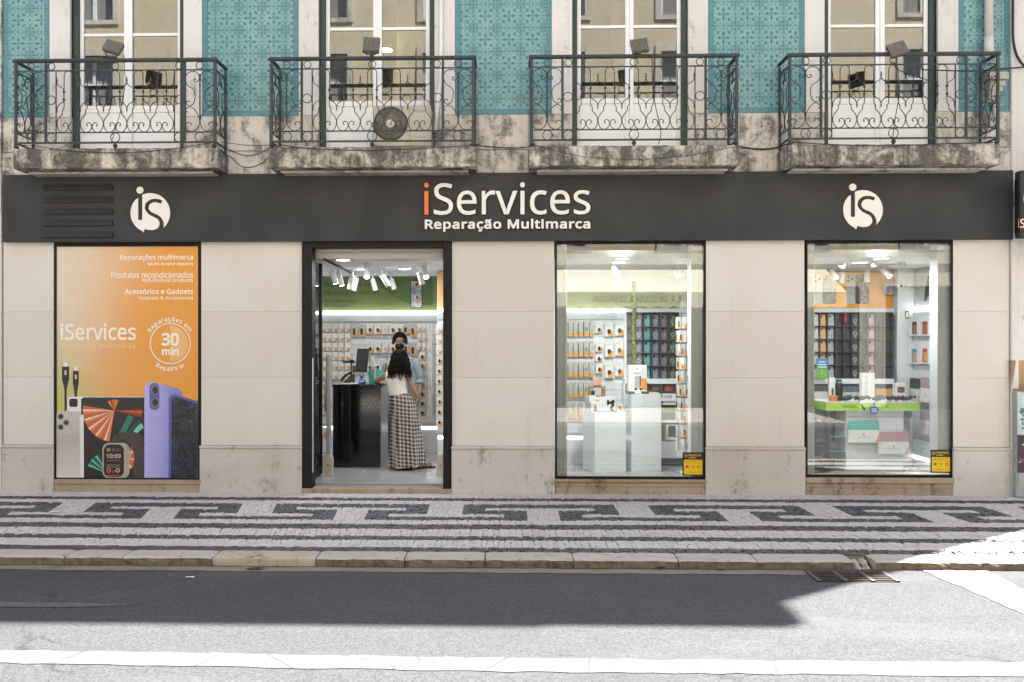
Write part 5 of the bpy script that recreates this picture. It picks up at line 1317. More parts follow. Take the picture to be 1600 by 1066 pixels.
# ------------------------------------------------------------------ goods
WHP = plain('white_packaging', (.76, .75, .73), .45, var=.04); BEI = plain('beige_packaging', (.52, .50, .46), .5, var=.06)
ORP = plain('orange_packaging', (.80, .33, .05), .45, var=.08); DKP = plain('dark_product', (.035, .035, .04), .4, var=.3); GRP = plain('green_packaging_stripe', (.35, .52, .12), .5)
PKP = plain('pink_packaging', (.72, .50, .46), .5, var=.06); GYP = plain('grey_price_card', (.42, .43, .43), .5)
PCK = [WHP, ORP, DKP, BEI, GRP, PKP, GYP]
def pack_mesh(w_, h_, kind):
    b = B(); d = .028
    body = 3 if kind in 'BD' else 0
    b.box(-w_/2, w_/2, -d, 0, -h_, 0, body, bev=.003)
    b.box(-w_*.09, w_*.09, -d*.6, -d*.4, .0005, h_*.05, body)
    f = -d-.0012
    def pl(u0, u1, v0, v1, mi, k=0): b.box(-w_/2+u0*w_, -w_/2+u1*w_, f-.0006*k, f+.0010, -h_+v0*h_, -h_+v1*h_, mi)
    if kind == 'A': pl(.35, .97, .04, .46, 1); b.ball((.02*w_, f-.001, -h_*.60), w_*.2, 2, 8, 5, (1.1, .15, 1.5)); pl(.12, .6, .88, .92, 6)
    elif kind == 'B':
        pl(.06, .94, .03, .24, 1); pl(.12, .3, .24, .42, 4); pl(.62, .8, .24, .42, 4)
        for u in (.3, .62): pl(u-.06, u+.1, .36, .62, 2 if w_ > .065 else 6, 1)
        pl(.3, .7, .84, .87, 6)
    elif kind == 'C': pl(.45, .98, .05, .40, 1); pl(.1, .55, .42, .48, 6); b.ball((0, f-.001, -h_*.7), w_*.16, 5, 7, 4, (1.3, .12, 1))
    elif kind == 'D': pl(.35, .95, .05, .5, 1); pl(.18, .55, .16, .66, 2, 1); pl(.1, .6, .86, .91, 6)
    elif kind == 'E': pl(.5, .97, .05, .5, 5); b.ball((.05*w_, f-.001, -h_*.62), w_*.26, 5, 9, 5, (1, .12, 1.2)); pl(.12, .6, .88, .92, 6)
    return b.mesh('accessory_pack', PCK)
_pm = {}
def pack(px, y0, y1, wpx, Y, kind, label, group, name='accessory_pack', rz=0):
    k = (Y-CAM.y)/FPX; w_, h_ = wpx*k, (y1-y0)*k; key = (round(w_, 3), round(h_, 2), kind)
    if key not in _pm: _pm[key] = pack_mesh(w_, h_, kind)
    q = P(px, y0, Y); o = put(name, _pm[key], None, (q.x+random.uniform(-.002, .002), Y-random.uniform(.0, .02), q.z), (0, 0, rz+random.uniform(-.05, .05))); tag(o, label, 'package', group); return o
ORD = ['top', 'second', 'third', 'fourth', 'fifth', 'sixth', 'seventh', 'eighth', 'ninth', 'tenth', 'eleventh', 'bottom']; COL = ['first', 'second', 'third', 'fourth', 'fifth', 'sixth', 'seventh', 'eighth', 'ninth']
HK = []                              # hook places per wall
GP = 'packs in the grid on the wall left of the monitor'
for r in range(12):
    for i, px in enumerate((505.5, 514.5, 524, 533.7, 543.5)):
        y = 506+14.7*r
        if (i > 1 and y > 590): continue
        pack(px, y, y+13.2, 8.6, YA-.05, 'C', 'small white pack, %s row, %s column from the door leaf, dense grid' % (ORD[r], COL[i]), GP); HK.append((px, y, YA))
LB = 'larger white pack with dark gadget and orange corner on the wall behind the counter'; GP = 'larger packs on the wall behind the counter'
for r, y in enumerate((506.5, 536, 565)):
    for i, px in enumerate((555, 567, 579, 590.7, 602.3, 614, 624.5, 635.5, 646.6)):
        if r == 1 and i in (0, 1): continue
        if r == 2 and i in (1, 4, 5, 6, 7, 8): continue
        kd = 'DDAAEAADD'[i]; pack(px, y, y+(20 if i in (0, 1, 8) else 15.5), 10.6, YA-.05, kd, ('white pack with dark gadget, %s row, %s beside the dense grid' if kd in 'AD' else 'white pack with pale pink picture, %s row, %s beside the dense grid') % (ORD[r], COL[i]), GP if kd in 'AD' else 'pink pictured packs behind the counter'); HK.append((px, y, YA))
        if r < 2 and 2 <= i <= 5:
            o = B(); pbox(o, px-5, y+17, px+5, y+22.5, YA-.052, .004); tag(o.put('price_card', GYP), 'grey price card below the %s row, %s pack from the dense grid, behind the counter' % (ORD[r], COL[i]), 'card', 'price cards below the packs behind the counter')
LB = 'narrow white pack in the double column beside the wall corner'; GP = 'narrow packs beside the wall corner'
for r in range(3):
    for px in (655.5, 663): pack(px, 506+14.6*r, 518.5+14.6*r, 6, YA-.05, 'C', 'narrow white pack, %s row, %s of the double column beside the wall corner' % (ORD[r], 'outer' if px < 660 else 'inner'), GP)
LB = 'white pack with dark gadget on orange in the column beside the man\'s arm'; GP = 'packs in the column beside the man\'s arm'
for r in range(7): pack(660, 550+14.6*r, 562.5+14.6*r, 10, YA-.05, 'A', '%s white pack with dark gadget in the column beside the man\'s arm' % ORD[r], GP)
LB = 'white pack hung edge on beside the wall corner'; GP = 'packs hung edge on beside the wall corner'
for r in range(10): 
    for k in range(2): pack(671+3.5*k, 507+15*r, 520+15*r, 5.5, YA-.35, 'C', '%s white pack hung edge on beside the wall corner, %s of two' % (ORD[r], 'inner' if k else 'outer'), GP, rz=-1.15)
LB = 'white pack in the single column next to the black door frame'; GP = 'packs in the column next to the door frame'
for r in range(10): pack(686.5, 508+16*r, 521+16*r, 9.5, YB2-.05, 'A' if r > 2 else 'C', '%s white pack in the single column next to the black door frame' % ORD[r], GP)
LB = 'long beige cable pack with orange foot on the wall behind the white plinths'; GP = 'long cable packs behind the white plinths'
for r, y in enumerate((502.5, 534, 565.5, 597, 629.5)):
    for i, px in enumerate((891.5, 899, 907.3, 915.7, 924)):
        if r == 4 and i > 2: continue
        pack(px, y, y+23.5, 7.4 if i == 3 else 6.6, YB2-.05, 'B', 'long beige cable pack, %s row, %s from the window post' % (ORD[r], COL[i]), GP); HK.append((px, y, YB2))
LB = 'square white pack with dark gadget on orange behind the white plinths'; GP = 'square packs behind the white plinths'
NM = iter([('%s %s' % (ORD[k], 'small round gadget pack')) for k in range(4)]+['%s white pack of the tall pairs, column beside the small ones' % ORD[k] for k in range(3)]+['%s white pack of the tall pairs, column beside the white upright' % ORD[k] for k in range(3)])
for px, y0, y1, wd in ((935.4, 508, 520.5, 11), (935.6, 537, 550.5, 11), (935.6, 553, 565.5, 11), (936, 567.5, 584, 11.5), (951.3, 506, 526, 13), (951.3, 536, 558, 13), (951.3, 568.5, 590, 13), (967.3, 505, 524.5, 13.4), (967.3, 535, 556, 13.4), (967.3, 568.5, 588, 13.4)):
    pack(px, y0, y1, wd, YB2-.05, 'A', next(NM)+', behind the white plinths', GP); HK.append((px, y0, YB2))
b = B()
for px, y, Y in HK: q = P(px, y-1, Y-.03); b.box(q.x-.003, q.x+.003, Y-.10, Y-.03, q.z-.003, q.z+.003)
tag(b.put('peg_hooks', ALU, sa), kind='stuff')

# rack of phone cases: a grid of dark cells
CASE = {}
def case_mesh(col, ring, two=None):
    k = (col, ring)
    if k in CASE: return CASE[k]
    m0 = plain('case_%d_%d_%d' % tuple(int(v*255) for v in col), col, .4, var=.08)
    b = B(); w_, h_ = .079, .163
    b.prism(rrect(-w_/2, w_/2, 0, h_, .012, 3), -.012, 0)
    b.prism(rrect(-w_/2+.007, -.002, h_-.048, h_-.008, .008, 2), -.0145, -.0121, 1)
    for cx, cz in ((-.025, h_-.02), (-.025, h_-.036), (-.012, h_-.028)): b.cyl((cx, -.016, cz), (cx, -.014, cz), .006, n=8, mi=1)
    if ring:
        b.tube(circle(0, h_*.44, .023, -.0125, 16), .0032, 4, 2, closed=True, r2=.001); b.box(-.0028, .0028, -.0135, -.0122, h_*.10, h_*.10+.026, 2)
    me = b.mesh('phone_case', [m0, DKP, LETW if ring == 2 else plain('pale_case_ring', (.45, .45, .47), .4)]); CASE[k] = me; return me
def case_rack(label, x0, x1, y0, y1, cols, rows, Y, colors, gl, seed):
    """x: pixel centres of the columns, rows: pixel centres of the cells."""
    t = thing('case_rack', label, 'display rack', P((x0+x1)/2, y1, Y)); RK = plain('charcoal_rack', (.085, .085, .10), .5, var=.1)
    xa, xb, za, zb_ = P(x0, 540, Y).x, P(x1, 540, Y).x, PZ(y1, Y, x0), PZ(y0, Y, x0)
    B().box(xa, xb, Y+.085, Y+.10, za, zb_).put('back_panel', RK, t)
    cx = [P((cols[i]+cols[i+1])/2, 540, Y).x for i in range(len(cols)-1)]; rz_ = [PZ((rows[i]+rows[i+1])/2, Y, x0) for i in range(len(rows)-1)]
    for x in [xa+.004]+cx+[xb-.004]: B().box(x-.004, x+.004, Y, Y+.084, za, zb_).put('divider', RK, t)
    for z in [zb_-.004]+rz_+[za+.004]: B().box(xa, xb, Y-.004, Y+.083, z-.004, z+.004).put('shelf', RK, t)
    b_ = rz_+[za+.004]
    for j in range(len(rows)):
        for i, px in enumerate(cols):
            nm, col, ring = colors[i]
            if col is None: continue
            o = put('phone_case', case_mesh(col, ring), None, (P(px, 540, Y).x, Y+.06-random.uniform(0, .02), b_[j]+.0045), (math.radians(-6), 0, random.uniform(-.04, .04)))
            tag(o, '%s phone case, %s row, in the %s' % (nm, ORD[j], gl), 'phone case', '%s cases in the %s' % (nm, gl))
case_rack('dark grid rack of coloured ring phone cases behind the tall white plinth', 979, 1061, 488, 593, [985, 998.6, 1011.8, 1025, 1038.3, 1051.6], [501, 521.2, 541.5, 562, 582.5], YB2-.13,
    [('charcoal', (.10, .10, .115), 0), ('grey lilac', (.20, .19, .235), 2), ('turquoise', (.10, .33, .35), 1), ('slate blue', (.17, .19, .27), 1), ('dusky mauve', (.21, .145, .155), 1), ('olive', (.10, .11, .06), 1)], 'rack behind the tall white plinth', 1)
case_rack('dark grid rack of mostly black phone cases under the orange banner', 1262, 1396.5, 488, 592, [1276, 1287.6, 1300, 1313, 1325.3, 1338, 1350.7, 1363.7, 1376.3, 1389.3], [499.5, 519.7, 540, 560.3, 580.5], YB2-.13,
    [('pale pink', (.50, .42, .40), 0), ('amber', (.62, .33, .10), 0), ('frosted grey', (.34, .36, .36), 0), ('matt black', (.018, .018, .02), 0), ('graphite', (.035, .035, .04), 0), ('smoke ringed', (.085, .085, .092), 2), ('jet black', (.012, .012, .014), 0), ('rose marbled', (.52, .34, .32), 0), ('dark brown', (.035, .022, .02), 0), ('blue black', (.014, .016, .022), 0)], 'rack under the orange banner', 2)
o = put('phone_case', case_mesh((.42, .03, .04), 0), None, (P(1320, 503, YB2-.15).x, YB2-.16, PZ(504, YB2-.16, 1320)), (0, 0, .3), (.5, 1, .8)); tag(o, 'bright red case tucked in the top row among black phone cases', 'phone case')

# counter shelf under the racks, with boxes
def shelf_unit(label, px0, px1, Y):
    t = thing('shelf_unit', label, 'shelf', P((px0+px1)/2, 735, Y)); x0, x1 = P(px0, 600, Y).x, P(px1, 600, Y).x
    for name, z0, z1, m_ in (('top_shelf', PZ(600, Y, px0), PZ(592.5, Y, px0), SHW), ('shelf_board', PZ(627, Y, px0), PZ(623, Y, px0), SHW), ('price_rail', PZ(645.5, Y-.02, px0), PZ(637, Y-.02, px0), GRNB), ('shelf_board', PZ(661, Y, px0), PZ(657, Y, px0), SHW), ('drawer_front', FZ+.12, PZ(690, Y, px0), SHW)):
        B().box(x0, x1, Y-(.02 if name == 'price_rail' else 0), YB2-.02, z0, z1, bev=.003).put(name, m_, t)
    for x in (x0, x1): B().box(x-.012, x+.012, Y+.01, YB2-.02, FZ, PZ(600, Y, px0)-.001).put('side_panel', SHW, t)
    B().box(x0+.02, x1-.02, YB2-.06, YB2-.02, FZ, PZ(600, Y, px0)-.004).put('back_panel', SHG, t)
shelf_unit('white shelf unit with green price rail below the coloured ring cases', 976, 1079, 1.85); shelf_unit('white shelf unit with green price rail below the mostly black cases', 1258, 1397, 1.85)
def carton(label, x0, y0, x1, y1, Y, body, pic=None, depth=.12, bandc=None, name='carton', cat='box', group=None):
    t = thing(name, label, cat, P((x0+x1)/2, y1, Y), group); b = B(); pbox(b, x0, y0, x1, y1, Y, depth, bev=.003); b.put('box', body, t)
    if pic: b = B(); pbox(b, x0+(x1-x0)*pic[0], y0+(y1-y0)*pic[1], x0+(x1-x0)*pic[2], y0+(y1-y0)*pic[3], Y-.0015, .001); b.put('printed_panel', pic[4], t)
    if bandc: b = B(); pbox(b, x0, y0+(y1-y0)*.0, x1, y0+(y1-y0)*bandc[0], Y-.0022, .0012); b.put('printed_band', bandc[1], t)
    return t
carton('brown pictured carton on the shelf below the mauve cases', 1017, 601.5, 1031, 612, 1.9, plain('brown_carton', (.12, .075, .05), .5), (.1, .2, .9, .8, plain('brown_picture', (.2, .12, .08), .5)))
carton('dark carton with red emblem on the shelf below the olive cases', 1037.5, 600.8, 1059, 612, 1.9, plain('dark_carton', (.09, .055, .05), .5), (.12, .12, .6, .88, plain('red_picture', (.42, .06, .05), .5)))
carton('white carton on the shelf beside the orange pack by the rotating stand', 1036, 615.5, 1056, 633, 1.87, WHP, (.05, .1, .7, .5, GYP))
carton('white carton with dark phone picture on the lowest shelf by the rotating stand', 1040, 663, 1064, 688, 1.87, WHP, (.18, .1, .85, .8, DKP))
carton('beige carton with dark top at the post end under the black cases', 1271, 603, 1297.5, 622.5, 1.87, BEI, None, bandc=(.45, plain('dark_grey_print', (.09, .085, .09), .5)))
carton('beige carton with gold and blue picture beside the black bottle', 1317, 603, 1345, 626, 1.87, BEI, (.05, .05, .5, .4, plain('gold_print', (.3, .22, .07), .5)), bandc=(.42, plain('blue_grey_print', (.13, .14, .2), .5)))
carton('orange carton with black top right of the tall white box', 1368, 597.5, 1398.5, 621, 1.87, plain('amber_carton', (.58, .33, .12), .5), None, bandc=(.42, DKP))
carton('white carton picturing a row of coloured phones', 1399, 598.5, 1416, 619, 1.8, WHP, (.2, .3, .85, .75, plain('mixed_phone_print', (.22, .10, .09), .5, var=.9, scale=60)))
carton('small beige carton with dark picture under the display table, upper of two', 1276, 642, 1301, 668, 1.87, BEI, (.35, .05, .95, .45, plain('dark_grey_print', (.09, .085, .09), .5)))
carton('small beige carton with dark picture under the display table, lower of two', 1276, 672, 1300, 697, 1.87, BEI, (.45, .05, .95, .5, plain('dark_grey_print', (.09, .085, .09), .5)))
lf_ = thing('leaflet_holder', 'blue to green advert card with white arrows standing at the post', 'sign', P(1284, 592, 1.78)); m = M('blue_green_card'); x_, y_, z_ = m.xyz(); zA, zB_ = PZ(592, 1.78, 1284), PZ(560, 1.78, 1284)
m.set(m.mix(((z_-zA)/(zB_-zA)).smooth(.3, .85), lin(112, 160, 66), lin(62, 118, 170)), .4); b = B(); pbox(b, 1276, 560, 1293, 592.3, 1.78, .012); b.put('card', m.m, lf_)
for k in range(3): q = P(1284.5, 579+2.8*k, 1.778); b = B(); b.tube([q+Vector((-.012, 0, .008)), q, q+Vector((.012, 0, .008))], .003, 4); b.put('arrow', LETW, lf_)
for k, (x0, x1) in enumerate(((1279.5, 1289.5), (1278, 1291), (1279, 1291))): b = B(); pbox(b, x0, 565+4*k, x1, 566.3+4*k, 1.778, .001); b.put('text_bar', LETW, lf_)
bt = thing('bottle', 'black flask standing on the shelf behind the display table', 'bottle', P(1311, 626, 1.8)); q = P(1311, 626, 1.8); hh = P(1311, 593, 1.8).z-q.z; B().lathe([(0, 0), (.043, 0), (.045, .02), (.045, hh*.78), (.034, hh*.84)], (q.x, 1.8, q.z), 14).put('body', BLACKP, bt); B().lathe([(.036, hh*.845), (.036, hh), (0, hh)], (q.x, 1.8, q.z), 14).put('cap', DKP, bt); B().lathe([(.0365, hh*.84), (.038, hh*.86), (.0365, hh*.88)], (q.x, 1.8, q.z), 14).put('steel_ring', ALU, bt)
wp = carton('slim white pack with dark green picture beside the black flask', 1295.5, 590, 1305, 628, 1.8, WHP, (.4, .45, .75, .92, plain('bottle_green_print', (.03, .08, .06), .5)), depth=.05)
carton('small orange carton at the end of the green topped table', 1298.5, 618.5, 1310, 629.5, 1.62, plain('coral_carton', (.62, .20, .07), .5), depth=.08)
st_ = B(); st_.tube(spline([P(990, 440, 2.0), P(991, 480, 2.0), P(989.5, 520, 2.0), P(991, 560, 2.0), P(990, 600, 2.0)], 5), .032, 4, r2=.004); lm = M('leaf_print_strip'); lm.set(lm.mix(lm.noise(40, 3).smooth(.5, .56), lin(128, 156, 56), lin(52, 66, 34)), .5)
tag(st_.put('hanging_strip', lm.m), 'narrow green leaf printed strip hanging in front of the ring case rack', 'banner')
ed = B(); ed.box(P(975.5, 540, 2.0).x, P(979, 540, 2.0).x, 2.0, YB2-.03, .6, 2.25); tag(ed.put('white_upright', SHW), 'white upright panel between the cable packs and the ring case rack', 'panel')

# rotating stand of small packs
q0 = P(1069, 700, 1.25)
rs = thing('rotating_stand', 'rotating wire stand crowded with clear packs against the window post', 'display stand', (q0.x, 1.35, FZ)); sx_, sy_ = P(1072, 600, 1.35).x, 1.35
b = B(); b.cyl((sx_, sy_, FZ), (sx_, sy_, 2.15), .016, n=10); b.lathe([(0, 0), (.17, 0), (.17, .02), (.02, .035)], (sx_, sy_, FZ), 18); b.put('pole', ALU, rs)
B().box(sx_-.07, sx_+.07, sy_-.08, sy_+.05, PZ(491, 1.3, 1069), PZ(471, 1.3, 1069), bev=.01).put('header_box', glass('clear_acrylic', (.88, .92, .92), 1.45, 1.5, film=.25), rs)
me = pack_mesh(.062, .155, 'C'); me2 = pack_mesh(.062, .155, 'D')
for r in range(10):
    z = PZ(496+21*r, 1.35, 1070); b = B(); b.tube(circle(0, 0, .075, 0, 14), .004, 4, closed=True); b.move(Matrix.Translation((sx_, sy_, z+.012))@Matrix.Rotation(math.pi/2, 4, 'X')); b.put('wire_ring', ALU, rs)
    for k in range(13):
        a = k*2*math.pi/13+r*.2+random.uniform(-.1, .1)
        if math.sin(a) > .35: continue
        o = put('accessory_pack', me if k % 2 else me2, None, (sx_+.10*math.cos(a), sy_+.10*math.sin(a), z), (0, 0, a+math.pi/2+random.uniform(-.9, .9))); tag(o, 'small pack on the %s tier of the rotating wire stand' % ORD[r], 'package', 'packs on the %s tier of the rotating stand' % ORD[r])

# ------------------------------------------------------------------ white plinths and what stands on them
def plinth(label, fx, fy, wd, dp_, ztop, rot):
    q = G(fx, fy, FZ); t = thing('plinth', label, 'plinth', (q.x, q.y, FZ)); Mx = Matrix.Translation((q.x, q.y, FZ))@Matrix.Rotation(rot, 4, 'Z')
    B().box(0, wd, 0, dp_, 0, ztop-FZ-.001, bev=.003, mat=Mx).put('body', SHW, t); B().box(-.001, wd+.001, -.001, dp_+.001, ztop-FZ, ztop-FZ+.006, bev=.002, mat=Mx).put('top_panel', SHW, t)
    return Mx
ML = plinth('lower of two white plinths, crowded with small gadgets', 929, 739.5, .46, .42, .863, math.radians(17))
MT = plinth('taller white plinth carrying one white box and a router', 987, 738, .41, .36, 1.106, math.radians(7))
def local_box(Mx, x0, x1, y0, y1, z0, z1, mat, name, parent, bev=.003): return B().box(x0, x1, y0, y1, z0, z1, bev=bev, mat=Mx).put(name, mat, parent)
zt = .863-FZ+.0065
def on(Mx, label, cat, name, x, y, group=None): return thing(name, label, cat, Mx@Vector((x, y, zt)), group)
WOOD = plain('bamboo_wood', (.36, .21, .10), .5, var=.2, scale=12)
t = on(ML, 'bamboo photo frame stand on the lower plinth', 'stand', 'wooden_stand', .12, .3)
for x0, x1, z0, z1 in ((.06, .085, .19, .33), (.255, .30, .19, .33), (.086, .254, .19, .205), (.086, .254, .31, .33)): local_box(ML, x0, x1, .33, .38, zt+z0, zt+z1, WOOD, 'frame_bar', t)
local_box(ML, .10, .15, .35, .37, zt+.206, zt+.27, DKP, 'small_picture', t, .001)
t = on(ML, 'white carton riser at the back of the lower plinth', 'box', 'white_carton', .2, .35); local_box(ML, .03, .44, .30, .41, zt, zt+.188, WHP, 'box', t); local_box(ML, .08, .2, .2985, .2995, zt+.13, zt+.14, GYP, 'printed_line', t, 0)
t = on(ML, 'pale orange card standing on the bamboo frame', 'card', 'price_card', .15, .35); local_box(ML, .12, .25, .345, .35, zt+.345, zt+.44, plain('peach_card', (.66, .36, .24), .5), 'card', t, .001); local_box(ML, .13, .24, .335, .36, zt+.331, zt+.344, BLACKP, 'foot', t)
t = on(ML, 'white pack with orange and dark print at the corner of the lower plinth', 'package', 'accessory_pack', .05, .15); local_box(ML, .0, .08, .12, .19, zt, zt+.13, WHP, 'box', t); local_box(ML, .045, .075, .1185, .1195, zt+.02, zt+.09, ORP, 'printed_panel', t, 0); local_box(ML, .05, .065, .1175, .1183, zt+.03, zt+.075, DKP, 'printed_gadget', t, 0)
t = on(ML, 'tall white pack at the back corner of the lower plinth', 'package', 'accessory_pack', .03, .26); local_box(ML, .02, .12, .24, .29, zt, zt+.215, WHP, 'box', t)
t = on(ML, 'blue grey charging tray at the front of the lower plinth', 'tray', 'charging_tray', .12, .05); local_box(ML, .02, .27, .04, .11, zt, zt+.022, plain('blue_grey_plastic', (.30, .34, .42), .4), 'tray', t, .006); local_box(ML, .10, .22, .05, .10, zt+.0225, zt+.034, WHP, 'pad', t, .004); local_box(ML, .02, .06, .045, .09, zt+.0225, zt+.04, DKP, 'plug', t, .004)
t = on(ML, 'black angled phone holder on the lower plinth', 'phone holder', 'phone_holder', .3, .08)
b = B(); b.tube(spline([ML@Vector(p) for p in ((.30, .08, zt+.01), (.28, .09, zt+.05), (.31, .09, zt+.09), (.27, .085, zt+.12), (.23, .08, zt+.125))], 5), .016, 8); b.ball(ML@Vector((.30, .08, zt+.135)), .026, n=9, m=6); b.box(.26, .35, .06, .12, zt, zt+.014, bev=.004, mat=ML); b.put('arm', BLACKP, t); b = B(); b.box(.22, .235, .06, .1, zt+.09, zt+.16, bev=.003, mat=ML); b.put('clamp', BLACKP, t)
t = on(ML, 'white pack with orange print at the front right of the lower plinth', 'package', 'accessory_pack', .4, .1); local_box(ML, .365, .45, .08, .13, zt, zt+.10, WHP, 'box', t); local_box(ML, .40, .445, .0785, .0795, zt+.01, zt+.065, ORP, 'printed_panel', t, 0); local_box(ML, .385, .41, .0775, .0783, zt+.03, zt+.075, DKP, 'printed_gadget', t, 0)
zt = 1.106-FZ+.0065
t = thing('product_box', 'large white box with orange panel standing on the tall plinth', 'box', MT@Vector((.12, .2, zt))); local_box(MT, .0, .255, .16, .26, zt, zt+.385, WHP, 'box', t)
local_box(MT, .17, .25, .1585, .1595, zt+.03, zt+.20, ORP, 'printed_panel', t, 0); local_box(MT, .085, .165, .1585, .1595, zt+.07, zt+.235, GYP, 'printed_tablet', t, 0); local_box(MT, .155, .172, .1578, .1584, zt+.1, zt+.24, DKP, 'printed_edge', t, 0); local_box(MT, .11, .13, .1585, .1595, zt+.32, zt+.345, ORP, 'emblem', t, 0); local_box(MT, .02, .235, .1585, .1595, zt+.288, zt+.291, GYP, 'printed_line', t, 0); local_box(MT, .07, .17, .1585, .1595, zt+.265, zt+.277, GYP, 'printed_line', t, 0)
t = thing('router', 'flat white router with dark base in front of the white box on the tall plinth', 'router', MT@Vector((.1, .1, zt))); local_box(MT, -.05, .25, .03, .14, zt, zt+.028, plain('navy_plastic', (.06, .085, .13), .4), 'base', t, .008); local_box(MT, .05, .14, .028, .12, zt+.004, zt+.03, WHP, 'front_panel', t, .004); local_box(MT, -.02, .23, .05, .13, zt+.0305, zt+.045, WHP, 'top_cover', t, .008)
for x in (.06, .13): local_box(MT, x, x+.03, .06, .08, zt+.0455, zt+.08, BLACKP, 'antenna', t, .003)
t = thing('yellow_card', 'thin pale yellow card lying on the tall plinth', 'card', MT@Vector((.3, .2, zt))); local_box(MT, .27, .40, .05, .3, zt, zt+.012, plain('pale_yellow_card', (.6, .48, .22), .5), 'card', t, .002)

# ------------------------------------------------------------------ green topped display table
TY = 1.42; TX0, TX1 = P(1292, 635, TY).x, P(1437, 635, TY).x; TZ = PZ(629.5, TY, 1365)
tt = thing('display_table', 'white display table with a lime green lettered edge in the window', 'table', ((TX0+TX1)/2, TY+.3, FZ))
B().box(TX0, TX1, TY+.004, TY+.55, PZ(641.5, TY, 1365), TZ, bev=.004).put('table_top', SHW, tt)
b = B(); b.box(TX0-.002, TX1+.002, TY-.003, TY+.003, PZ(642, TY, 1365), TZ+.002); b.box(TX0-.008, TX0-.002, TY-.003, TY+.5, PZ(642, TY, 1365), TZ+.002); b.put('green_edge', plain('bright_lime_print', lin(172, 208, 84), .45, var=.04), tt)
for s, a, t_, c_, d, m_ in (('As', 1309, 632.8, 1315, 637.2, LETW), ('retomas', 1318, 632.8, 1337, 637.5, INK), ('dão', 1357.5, 632.5, 1367, 637, INK), ('e valor', 1373, 632.5, 1388, 637, INK), ('da sua retoma', 1390, 632.5, 1421.5, 637.2, LETW)): ptext('lettering', s, m_, a, t_, c_, d, TY-.004, tt)
b = B(); b.prism([(P(x, y, TY-.004).x, P(x, y, TY-.004).z) for x, y in ((1344, 632), (1347, 631.8), (1353, 640), (1350, 641))], TY-.005, TY-.0035); b.put('printed_phone', DKP, tt)
bx_0, bx_1 = P(1322, 700, TY+.06).x, P(1412, 700, TY+.06).x; zz_ = [FZ+.02, .22, .42, .62, .80, PZ(642, TY, 1365)-.002]
for i in range(5): B().box(bx_0, bx_1, TY+.06, TY+.075, zz_[i]+.003, zz_[i+1]-.003, bev=.002).put('front_slat', SHW, tt)
B().box(bx_0, bx_1, TY+.0752, TY+.46, FZ, zz_[-1]).put('core', SHW, tt)
for z in (.32, .52, .72): B().box(TX0+.07, bx_0-.002, TY+.06, TY+.4, z, z+.008).put('glass_shelf', plain('glass_shelf_edge', (.25, .30, .30), .2), tt)
B().box(TX0+.06, TX0+.068, TY+.06, TY+.4, FZ, zz_[-1]).put('side_panel', glass('clear_side_panel', (.85, .9, .9), 1.45, 1.2, film=.12), tt)
# laptop sleeves
def sleeve(label, o_, ax_, w_, h_, mat, zip_=True):
    """Padded sleeve in a paper wrap; o_: lower corner, ax_: direction along its width."""
    a = Vector(ax_).normalized(); nrm = Vector((a.y, -a.x, 0)); t = thing('laptop_sleeve', label, 'laptop sleeve', o_, 'padded laptop sleeves')
    Mx = Matrix.Translation(o_)@Matrix(((a.x, -nrm.x, 0, 0), (a.y, -nrm.y, 0, 0), (0, 0, 1, 0), (0, 0, 0, 1)))
    b = B(); b.prism(rrect(0, w_, 0, h_, .03, 4), -.022, .0); b.move(Mx); b.put('sleeve', mat, t)
    b = B(); b.tube([Mx@Vector((x, -.011, z)) for x, z in rrect(0, w_, 0, h_, .03, 4)], .004, 4, closed=True); b.put('zip', BLACKP, t)
    m_ = 'wrap'; g = h_*.57
    b = B(); b.box(-.003, w_+.003, -.026, .004, -.004, g, mat=Mx, bev=.002); b.put('paper_wrap', WHP, t)
    b = B(); b.v = [tuple(Mx@Vector(p)) for p in ((w_*.86, -.0268, -.003), (w_+.003, -.0268, -.003), (w_+.003, -.0268, g*.8), (w_*.93, -.0268, g*.35))]; b.f = [(0, 1, 2, 3)]; b.mi = [0]; b.sm = [False]; b.put('orange_corner', plain('peach_print', (.74, .42, .22), .5), t)
    b = B(); b.v = [tuple(Mx@Vector(p)) for p in ((-.003, -.0268, g*.3), (w_*.16, -.0268, g), (-.003, -.0268, g))]; b.f = [(0, 1, 2)]; b.mi = [0]; b.sm = [False]; b.put('green_corner', plain('pale_lime_print', (.62, .70, .42), .5), t)
    b = B(); b.box(w_*.30, w_*.7, -.0272, -.0265, g*.40, g*.44, mat=Mx); b.box(w_*.47, w_*.53, -.0272, -.0265, g*.55, g*.72, 1, mat=Mx); b.put('printed_mark', [GYP, ORP], t)
    b = B(); b.tube([Mx@Vector((w_*.5, .0, h_+.03)), Mx@Vector((w_*.5, -.012, h_+.02)), Mx@Vector((w_*.5, -.012, h_-.01))], .004, 5); b.put('hanger', LETW, t)
TEAL = plain('teal_neoprene', (.10, .42, .36), .8, var=.06, bump=.0005); PINK = plain('pink_neoprene', (.50, .26, .28), .8, var=.06, bump=.0005); CHAR = plain('charcoal_neoprene', (.045, .045, .055), .8, var=.1, bump=.0005); DUST = plain('dusty_pink_neoprene', (.42, .29, .31), .8, var=.06, bump=.0005)
sp = lambda px, py, Y: P(px, py, Y)
q = sp(1323.5, 690.5, TY+.05); sleeve('teal laptop sleeve hung on the front of the display table', (q.x, TY+.03, q.z), (1, -.06, 0), .405, .29, TEAL)
q = sp(1370.5, 708.5, TY+.03); sleeve('pink laptop sleeve hung low on the front of the display table', (q.x, TY+.0, q.z), (1, .05, 0), .405, .285, PINK)
WX = SHX1-.08
def wz(py, Y): return P(1445, py, Y).z
